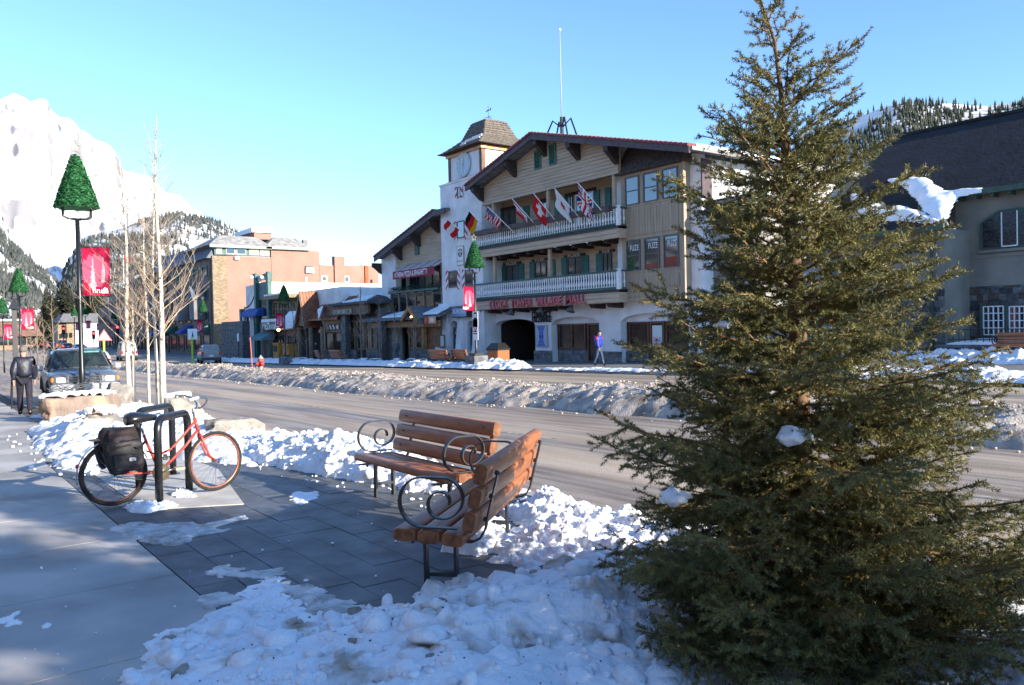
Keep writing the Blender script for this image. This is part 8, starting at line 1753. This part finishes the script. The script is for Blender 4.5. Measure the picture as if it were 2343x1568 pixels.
for k, (px, py, D, c, lab, brk, kind) in enumerate(((118, 797, 150, (.03, .035, .05), 'dark blue car braking far down the street', True, 's'), (138, 796, 148, (.05, .06, .07), 'dark van waiting far down the street', True, 'v'), (152, 797, 140, (.25, .015, .02), 'red car braking at the far traffic lights', True, 's'), (104, 795, 165, (.2, .02, .02), 'small red car farthest down the street', True, 's'), (180, 799, 130, (.55, .55, .56), 'white car parked at the far kerb', False, 's'))):
    t = mk(lab, 4.4, 1.42 if kind == 's' else 1.85, paint('car_paint_%d' % k, c), G_, brk, prof=sed_prof(4.4, 1.42) if kind == 's' else None, gl=sed_glass(4.4, 1.42) if kind == 's' else None); p = onD(px, py, D); put(t, (p.x, p.y, min(gz(p.x)-.1, p.z)), math.radians(180))
t = mk('silver car with its rear window towards us beyond the pickup roof', 4.5, 1.55, paint('car_paint_9', (.5, .5, .5)), G_); p = onD(218, 822, 68); put(t, (p.x, p.y, gz(p.x)-.13), math.radians(178))
t = mk('grey van parked in the shade behind the aspen branches', 5.2, 2.3, paint('car_paint_10', (.30, .30, .31)), G_, name='parked_van', cat='van'); p = onD(290, 815, 95); put(t, (p.x, p.y, gz(p.x)-.13), math.radians(175))
# ------------------------------------------------------------------ people
m_skin = mat('skin', (.42, .24, .17), .55)
def person(label, H, rz, loc, coat, trous, shoe, cap, stride=.22, arm=.18, hair=True, lean=.04, puff=1.0, coat2=None, bend=0.0):
    t = thing('person', label, 'person', loc, rz); k = H/1.78
    def q(x, y, z, *r): return tuple(a*k for a in (x, y, z)+r)
    # forward = +x, left = +y
    fL, fR = stride, -stride
    J = {}
    pts, ed = [], []
    def add(n, *a): J[n] = len(pts); pts.append(q(*a)); return J[n]
    b = bend
    add('pel', 0, 0, .96, .12, .10); add('sp', .01+b*.2, 0, 1.14, .115, .095); add('ch', .02+b*.5, 0, 1.34-b*.1, .14, .105); add('nk', .035+b*.75, 0, 1.50-b*.22, .052, .052); add('hd', .055+b*.85, 0, 1.60-b*.25, .078, .085); add('hd2', .06+b*.9, 0, 1.69-b*.27, .082, .092); add('hd3', .045+b*.9, 0, 1.75-b*.28, .055, .06)
    add('ns', .155+b*.85, 0, 1.625-b*.25, .012)
    for s, n, f in ((1, 'L', fL), (-1, 'R', fR)):
        af = -f*arm/.22
        add('sh'+n, .02+b*.55, s*.155, 1.42-b*.14, .062); add('el'+n, .0+af*.5+b*.5, s*.225, 1.14-b*.18, .045); add('wr'+n, .05+af*1.15+b*.6, s*.235, .90-b*.15, .030); add('pm'+n, .065+af*1.25+b*.62, s*.232, .835-b*.15, .036, .018)
        for i, (dx, dl) in enumerate(((.028, .075), (.010, .085), (-.009, .08), (-.026, .065))): add('f%d%s' % (i, n), .07+af*1.28+dx+b*.62, s*.228, .835-dl-b*.15, .0085); 
        add('th'+n, .11+af*1.25+b*.62, s*.215, .80-b*.15, .010)
        add('hp'+n, 0, s*.09, .90, .085); add('kn'+n, f*.55+.02, s*.10, .50, .058); add('an'+n, f*1.15-(.05 if f < 0 else 0), s*.10, .085 if f >= 0 else .12, .040); add('to'+n, f*1.15+.15-(.03 if f < 0 else 0), s*.11, .035 if f >= 0 else .045, .035, .03)
        ed += [(J['ch'], J['sh'+n]), (J['sh'+n], J['el'+n]), (J['el'+n], J['wr'+n]), (J['wr'+n], J['pm'+n]), (J['pm'+n], J['th'+n]), (J['pel'], J['hp'+n]), (J['hp'+n], J['kn'+n]), (J['kn'+n], J['an'+n]), (J['an'+n], J['to'+n])]+[(J['pm'+n], J['f%d%s' % (i, n)]) for i in range(4)]
    ed += [(J['pel'], J['sp']), (J['sp'], J['ch']), (J['ch'], J['nk']), (J['nk'], J['hd']), (J['hd'], J['hd2']), (J['hd2'], J['hd3']), (J['hd'], J['ns'])]
    thin = {J[n] for n in J if n[:2] in ('pe', 'sp', 'ch', 'sh', 'el', 'hp', 'kn', 'an', 'to')}
    skin('body', [p_[:3]+tuple(r*.45 for r in p_[3:]) if i in thin else p_ for i, p_ in enumerate(pts)], ed, m_skin, t, 2, J['pel'])
    def sub(name, keys, edges, infl, m, extra=None, root=0):
        P = []; ix = {}
        for kk in keys:
            c = pts[J[kk]]; i = infl.get(kk, infl['*']); r = [a+i*k for a in c[3:]]; P.append(tuple(c[:3])+tuple(r)); ix[kk] = len(P)-1
        E = [(ix[a], ix[b_]) for a, b_ in edges]; return skin(name, P, E, m, t, 2, root)
    pf = .03*puff
    sub('coat', ['pel', 'sp', 'ch', 'nk', 'shL', 'elL', 'wrL', 'shR', 'elR', 'wrR'], [('pel', 'sp'), ('sp', 'ch'), ('ch', 'nk'), ('ch', 'shL'), ('shL', 'elL'), ('elL', 'wrL'), ('ch', 'shR'), ('shR', 'elR'), ('elR', 'wrR')], {'*': pf+.018, 'sp': pf+.05, 'ch': pf+.045, 'pel': pf+.045, 'nk': .018, 'wrL': .014, 'wrR': .014, 'elL': pf+.02, 'elR': pf+.02}, coat)
    sub('trousers', ['pel', 'hpL', 'knL', 'anL', 'hpR', 'knR', 'anR'], [('pel', 'hpL'), ('hpL', 'knL'), ('knL', 'anL'), ('pel', 'hpR'), ('hpR', 'knR'), ('knR', 'anR')], {'*': .022, 'anL': .030, 'anR': .030}, trous)
    for n in 'LR': sub('shoe', ['an'+n, 'to'+n], [('an'+n, 'to'+n)], {'*': .016}, shoe)
    hx, hy, hz_ = pts[J['hd2']][:3]; cp_ = MB().ico((hx-.012*k, 0, hz_+.012*k), .108*k, 3, 0, (1.02, .90, 1.0)); cp_.v = [v for v in cp_.v]
    keep = MB(); lim = hz_-(.0 if cap else .045)*k
    bm = bmesh.new(); vv = [bm.verts.new(v) for v in cp_.v]; [bm.faces.new([vv[i] for i in f]) for f in cp_.f]
    bmesh.ops.bisect_plane(bm, geom=bm.verts[:]+bm.edges[:]+bm.faces[:], plane_co=(hx+.02*k, 0, lim+.015*k), plane_no=(-.45 if hair else -.15, 0, 1), clear_inner=True)
    me = bpy.data.meshes.new('c'); bm.to_mesh(me); bm.free(); link('cap' if cap else 'hair', me, cap or mat('grey_hair', (.16, .14, .13), .8, .4, 40), t, True)
    for s in (-1, 1): MB().ico((hx-.005*k, s*.083*k, hz_-.045*k), .026*k, 1, 0, (.7, .4, 1.2)).build('ear', m_skin, t, True, world=False); MB().ico((hx+.083*k, s*.032*k, hz_-.03*k), .011*k, 1).build('eye', m_text_dk, t, True, world=False)
    MB().ico((hx+.082*k, 0, hz_-.115*k), .02*k, 1, 0, (.5, 1.3, .4)).build('mouth', mat('lips', (.30, .12, .10), .6), t, True, world=False)
    return t, pts, J
navy = mat('navy_nylon', (.018, .020, .036), .45, .5, 7, .6, 22, world=False, bdist=.015); navy2 = mat('navy_cloth', (.016, .016, .028), .8, .3, 9, world=False); shoe_m = mat('black_leather', (.012, .012, .012), .5)
p = onG(58, 951); m1, pts, J = person('man walking away in navy bomber jacket and dark trousers, grey hair, on the concrete walk', 1.80, math.radians(176), (p.x, p.y, gz(p.x)), navy, navy2, shoe_m, None, .20, .12, True, puff=1.25)
um = MB().tube([(.06, .27, .95), (-.20, .29, .55), (-.42, .30, .22)], [.022, .03, .012], 8); o = um.build('folded_umbrella', mat('dark_umbrella', (.015, .015, .018), .6)); o.location = (p.x, p.y, gz(p.x)); o.rotation_euler = (0, 0, math.radians(176)); tag(o, 'folded dark umbrella carried by the walking man', 'umbrella')
p = onG(1370, 838)
blue = mat('blue_nylon', (.020, .040, .34), .5, .3, 8, .5, 25, world=False, bdist=.015); jeans = mat('blue_jeans', (.045, .075, .14), .85, .4, 8, world=False); blk = mat('black_knit', (.012, .012, .014), .9)
m2, pts, J = person('person in blue and red winter jacket, jeans and black knit hat walking past the mall', 1.84, math.radians(18), (p.x, p.y, gz(p.x)), blue, jeans, shoe_m, blk, .17, .12, False, puff=1.9)
k = 1.84/1.78
for s in (-1, 1): skin('red_shoulder', [(.02*k, s*.13*k, 1.47*k, .10), (.0, s*.19*k, 1.42*k, .135), (-.0, s*.22*k, 1.25*k, .118)], [(0, 1), (1, 2)], mat('red_nylon', (.42, .02, .03), .5, .3, 8, world=False), m2, 2, 0)
skin('backpack', [(-.17*k, 0, 1.05*k, .13, .09), (-.18*k, 0, 1.25*k, .14, .10), (-.16*k, 0, 1.40*k, .11, .08)], [(0, 1), (1, 2)], mat('dark_pack', (.03, .03, .05), .7), m2, 2, 1)
for px, Y, H, lab, c, rz in ((724, 28.2, 1.70, 'person in dark coat standing by the restaurant door in the shade', (.02, .022, .03), 200), (907, 29.6, 1.72, 'person in grey jacket bending at the shop doorway under the canopy', (.10, .13, .15), 150)):
    p = onY(px, 820, Y); person(lab, H, math.radians(rz), (p.x, Y, gz(p.x)), mat('coat_%d' % px, c, .8, .3, 6), jeans if px > 800 else navy2, shoe_m, blk if px < 800 else mat('grey_knit', (.2, .2, .2), .9), .08, .08, bend=.0 if px < 800 else .25)
# ------------------------------------------------------------------ the spruce
m_ndl = mat('spruce_needle', (.235, .205, .068), .5, .5, 6, col2=(.032, .046, .020), lo=.30, hi=.62, detail=6, spec=.35)
def _translucent(m, c, f):
    N, Lk = m.node_tree.nodes, m.node_tree.links; t = N.new('ShaderNodeBsdfTranslucent'); t.inputs[0].default_value = (*c, 1); ms = N.new('ShaderNodeMixShader'); ms.inputs[0].default_value = f
    Lk.new(N['Principled BSDF'].outputs[0], ms.inputs[1]); Lk.new(t.outputs[0], ms.inputs[2]); Lk.new(ms.outputs[0], N['Material Output'].inputs[0])
_translucent(m_ndl, (.16, .17, .05), .14)
m_bark = mat('spruce_bark', (.16, .095, .055), .85, .4, 14); m_sht = mat('young_shoot_bark', (.24, .14, .06), .8, .3, 14)
SP = onD(1838, 1300, 4.35); SPX, SPY = SP.x, SP.y; SPZ = gz(SPX)
SH = onD(1760, 8, 4.35).z-SPZ
def spruce(label, seed=3, nd=590):
    R = random.Random(seed); Rg = np.random.default_rng(seed); t = thing('spruce_tree', label, 'tree', (0, 0, 0)); left = -R0
    lead = [Vector((0, 0, -.1)), Vector((.0, 0, .8)), Vector((-.02, .01, 1.7)), left*.05+Vector((0, 0, 2.5)), left*.08+Vector((0, 0, SH-.55)), left*.11+Vector((0, 0, SH-.28)), left*.20+Vector((0, 0, SH))]
    rad = [.075, .062, .045, .028, .014, .009, .004]
    MB().tube(lead, rad, 9).build('trunk', m_bark, t, True, world=False)
    def at(h):
        for i in range(len(lead)-1):
            if lead[i+1].z >= h: f = (h-lead[i].z)/(lead[i+1].z-lead[i].z); return lead[i].lerp(lead[i+1], f)
        return lead[-1].copy()
    segs = []                                            # (a, b, ra, rb, needles per metre factor)
    def poly(P, r0, r1, nf):
        k = len(P)-1
        for i in range(k): segs.append((P[i], P[i+1], r0+(r1-r0)*i/k, r0+(r1-r0)*(i+1)/k, nf))
    def side_shoots(P, L, el, droop, lev):
        """herringbone side shoots along polyline P"""
        k = len(P)-1; tot = sum((P[i+1]-P[i]).length for i in range(k)); step = .060 if lev == 0 else .055; s = tot*(.16 if lev == 0 else .22); side = 1
        while s < tot*.985:
            f = s/tot; i = min(int(f*k), k-1); p = P[i].lerp(P[i+1], f*k-i); d = (P[i+1]-P[i]).normalized(); up = Vector((0, 0, 1)); lat = d.cross(up)
            if lat.length < .1: lat = Vector((1, 0, 0))
            lat.normalize(); upn = lat.cross(d)
            rem = tot-s; L2 = (min(.50*rem+.055, .34) if lev == 0 else min(.6*rem+.05, .14))*R.uniform(.7, 1.15); an = math.radians(R.uniform(38, 58)); ro = R.gauss(0, .35) if lev == 0 else R.uniform(-.9, .9)
            dd = (d*math.cos(an)+(lat*side*math.cos(ro)+upn*math.sin(ro))*math.sin(an)).normalized(); e1 = p+dd*L2*.5+Vector((0, 0, -droop*L2*.20)); d2 = (dd+d*.25+Vector((0, 0, -droop*.55+.10))).normalized(); e2 = e1+d2*L2*.5
            Q = [p, e1, e2]; poly(Q, .0035 if lev == 0 else .002, .0012, 1.0)
            if lev == 0 and L2 > .10: side_shoots(Q, L2, el, droop, 1)
            side = -side; s += step*R.uniform(.75, 1.25)
    def branch(h, az, L, el, droop):
        p = at(h); d = Vector((math.cos(az), math.sin(az), 0)); n = 7; P = []
        bend = .55 if el > .5 else .28
        for i in range(n+1):
            f = i/n; zz_ = L*(math.tan(el)*f*(1-.35*f) + bend*.5*f*f*(1 if el > -.1 else .7) - droop*.35*f*(1-f)); P.append(p+d*(L*f)+Vector((R.gauss(0, .008), R.gauss(0, .008), zz_+R.gauss(0, .008))))
        poly(P, .004+.009*L, .002, .55); side_shoots(P, L, el, droop, 0)
    h = .08
    while h < SH-.42:
        fr = h/SH; n = R.choice((7, 8, 8)) if fr < .72 else 5; a0 = R.uniform(0, 6.28)
        for k in range(n):
            L = min(.44*(SH-h)**.97+.05, 1.2)*R.uniform(.76, 1.12); el = math.radians(-12+64*fr**1.4+R.uniform(-8, 8)); branch(h+R.uniform(-.03, .03), a0+k*6.283/n+R.uniform(-.25, .25), L, el, max(0, .8-1.1*fr))
        for k in range(11 if fr < .3 else 10 if fr < .7 else 3):
            L = min(.44*(SH-h)**.97, 1.15)*R.uniform(.4, .85); branch(h+R.uniform(.05, .16), R.uniform(0, 6.28), L, math.radians(-5+60*fr**1.3+R.uniform(-10, 10)), max(0, .7-fr))
        h += .135+.13*fr
    la = math.atan2(left.y, left.x)
    for hh, az, L, el in ((SH*.62, la+.12, .74, .42), (SH*.74, la-.15, .46, .30), (SH*.76, la+math.pi+.1, .44, .62), (SH*.81, la+math.pi-.2, .40, .75), (SH*.47, la+.1, .85, .12), (SH*.40, la, 1.0, .10), (SH*.52, la+math.pi, .82, .18), (SH*.33, la+math.pi-.2, 1.05, .10)): branch(hh, az, L, el, .15)
    for k in range(30): branch(R.uniform(.02, .42), math.radians(-56)+R.uniform(-.75, 1.9), R.uniform(1.0, 1.42), math.radians(R.uniform(-4, 12)), .35)
    for k in range(9): a = k*2.4; hh = SH-.40+.042*k; branch(hh, a, .16-.010*k, math.radians(48), 0)
    poly(lead[4:], .009, .004, 1.0)
    A_ = np.array([s[0][:] for s in segs]); B_ = np.array([s[1][:] for s in segs]); ra = np.array([s[2] for s in segs]); rb = np.array([s[3] for s in segs]); nf = np.array([s[4] for s in segs])
    # twigs: three-sided tapered sticks
    D_ = B_-A_; Ln = np.linalg.norm(D_, axis=1); T = D_/Ln[:, None]; ref = np.where(np.abs(T[:, 2:3]) < .9, np.array([[0, 0, 1.]]), np.array([[1., 0, 0]])); U = np.cross(T, ref); U /= np.linalg.norm(U, axis=1)[:, None]; W = np.cross(T, U)
    vs = []
    for P, r in ((A_, ra), (B_, rb)):
        for k in range(3): a = 2*math.pi*k/3; vs.append(P+(U*math.cos(a)+W*math.sin(a))*r[:, None])
    big = ra > .0024; v = np.stack(vs, 1)[big].reshape(-1, 3); base = np.arange(int(big.sum()))[:, None, None]*6; q = np.array([[0, 1, 4, 3], [1, 2, 5, 4], [2, 0, 3, 5]]); link('twigs', nmesh('twigs', v, (base+q[None]).reshape(-1, 4)), m_sht, t)
    # needles
    cnt = Rg.poisson(Ln*nd*nf); si = np.repeat(np.arange(len(A_)), cnt); n = len(si); f = Rg.random(n)[:, None]; c = A_[si]+D_[si]*f; ph = Rg.random(n)*6.283; ph = np.where(np.sin(ph) < -.55, -ph, ph)
    # more needles on the upper half of each shoot, swept towards its tip
    rad_ = U[si]*np.cos(ph)[:, None]+W[si]*np.sin(ph)[:, None]; sg = np.where((rad_[:, 2] < -.6) & (Rg.random(n) < .6), -1, 1)[:, None]; rad_ = rad_*sg
    an = np.radians(Rg.uniform(38, 68, n))[:, None]; dr = T[si]*np.cos(an)+rad_*np.sin(an); L = Rg.uniform(.016, .025, (n, 1)); wv = np.cross(dr, Rg.normal(size=(n, 3))); wv /= np.linalg.norm(wv, axis=1)[:, None]+1e-9
    c = c+rad_*.001; v = np.stack([c-wv*.0024, c+wv*.0024, c+dr*L], 1).reshape(-1, 3); link('needles', nmesh('needles', v, np.arange(3*n).reshape(-1, 3)), m_ndl, t, False, 'stuff')
    return t
spr = spruce('tall young spruce standing in the snow heap beside the askew bench'); put(spr, (SPX, SPY, SPZ+.06))
for k, (x, y, s, rz, lab) in enumerate(((2.64, 4.08, 1.36, 1.1, 'spruce in the next kerb bed, just outside the view'), (7.4, 5.7, 2.0, 2.6, 'larger spruce farther along the near kerb'))):  # copies added out of view as shade casters
    c = copy_tree(spr); c['label'] = lab; put(c, (x, y, gz(x)), rz, s)
# clumps of snow caught on its boughs
for k, (px, py, D, r, lab) in enumerate(((1540, 1138, 4.0, .07, 'lump of old snow caught on a left-hand spruce bough'), (1812, 1000, 3.75, .065, 'flat pad of snow lying on a spruce bough'), (1735, 385, 4.4, .03, 'small lump of snow high in the spruce crown'), (1655, 745, 4.15, .04, 'lump of snow on a mid-height spruce bough'))):
    p = onD(px, py, D); o = chunks('snow_clump', [(0, 0, 0, r), (r*.8*CR2.x, r*.8*CR2.y, r*.15, r*.7), (-r*.5*CR2.x, -r*.5*CR2.y, -r*.25, r*.6)], m_snow, None, 3, .3, None, True); o.location = p; o.scale = (1, 1, .75); tag(o, lab, 'snow')
    if 'kind' in o: del o['kind']
# conifers at the end of the street
def conifer_mesh():
    Rg = np.random.default_rng(9); n = 2600; f = Rg.random(n)**.7; z = .06+.94*(1-f) ; r = .20*(1-z)**.8*(.75+.25*np.sin(z*70))+.008; a = Rg.random(n)*6.283; rr = r*np.sqrt(Rg.uniform(.35, 1, n)); c = np.stack([rr*np.cos(a), rr*np.sin(a), z], 1)
    out = np.stack([np.cos(a), np.sin(a), Rg.uniform(-.6, .1, n)], 1); tg = np.stack([-np.sin(a), np.cos(a), Rg.normal(0, .3, n)], 1); L = (.05*(1-z)+.018)[:, None]; v = np.stack([c-tg*L*.5, c+tg*L*.5, c+out*L*1.3], 1).reshape(-1, 3); return nmesh('crown', v, np.arange(3*n).reshape(-1, 3))
cme = conifer_mesh(); cme.materials.append(m_wood2); tme = MB().tube([(0, 0, -.02), (0, 0, .95)], [.014, .003], 6); tr0 = None
for k, (px, pyt, D) in enumerate(((103, 690, 260), (112, 655, 265), (125, 668, 255), (140, 650, 270), (152, 640, 268), (163, 662, 262), (178, 672, 285), (194, 655, 290), (207, 648, 280), (223, 640, 275), (90, 715, 240), (70, 705, 300), (232, 668, 300), (20, 712, 280), (45, 700, 290), (-10, 690, 280))):
    p = onD(px, 780, D); h = onD(px, pyt, D).z-(-.6); t = thing('conifer_tree', 'dark spruce in the stand beyond the end of the street', 'tree', (p.x, p.y, -.6), rnd(0, 6), 'spruces beyond the end of the street'); t.scale = (h, h, h); inst('crown', cme, t, (0, 0, 0))
    if tr0 is None: tr0 = tme.build('trunk', m_bark, t, True, world=False)
    else: inst('trunk', tr0.data, t, (0, 0, 0))
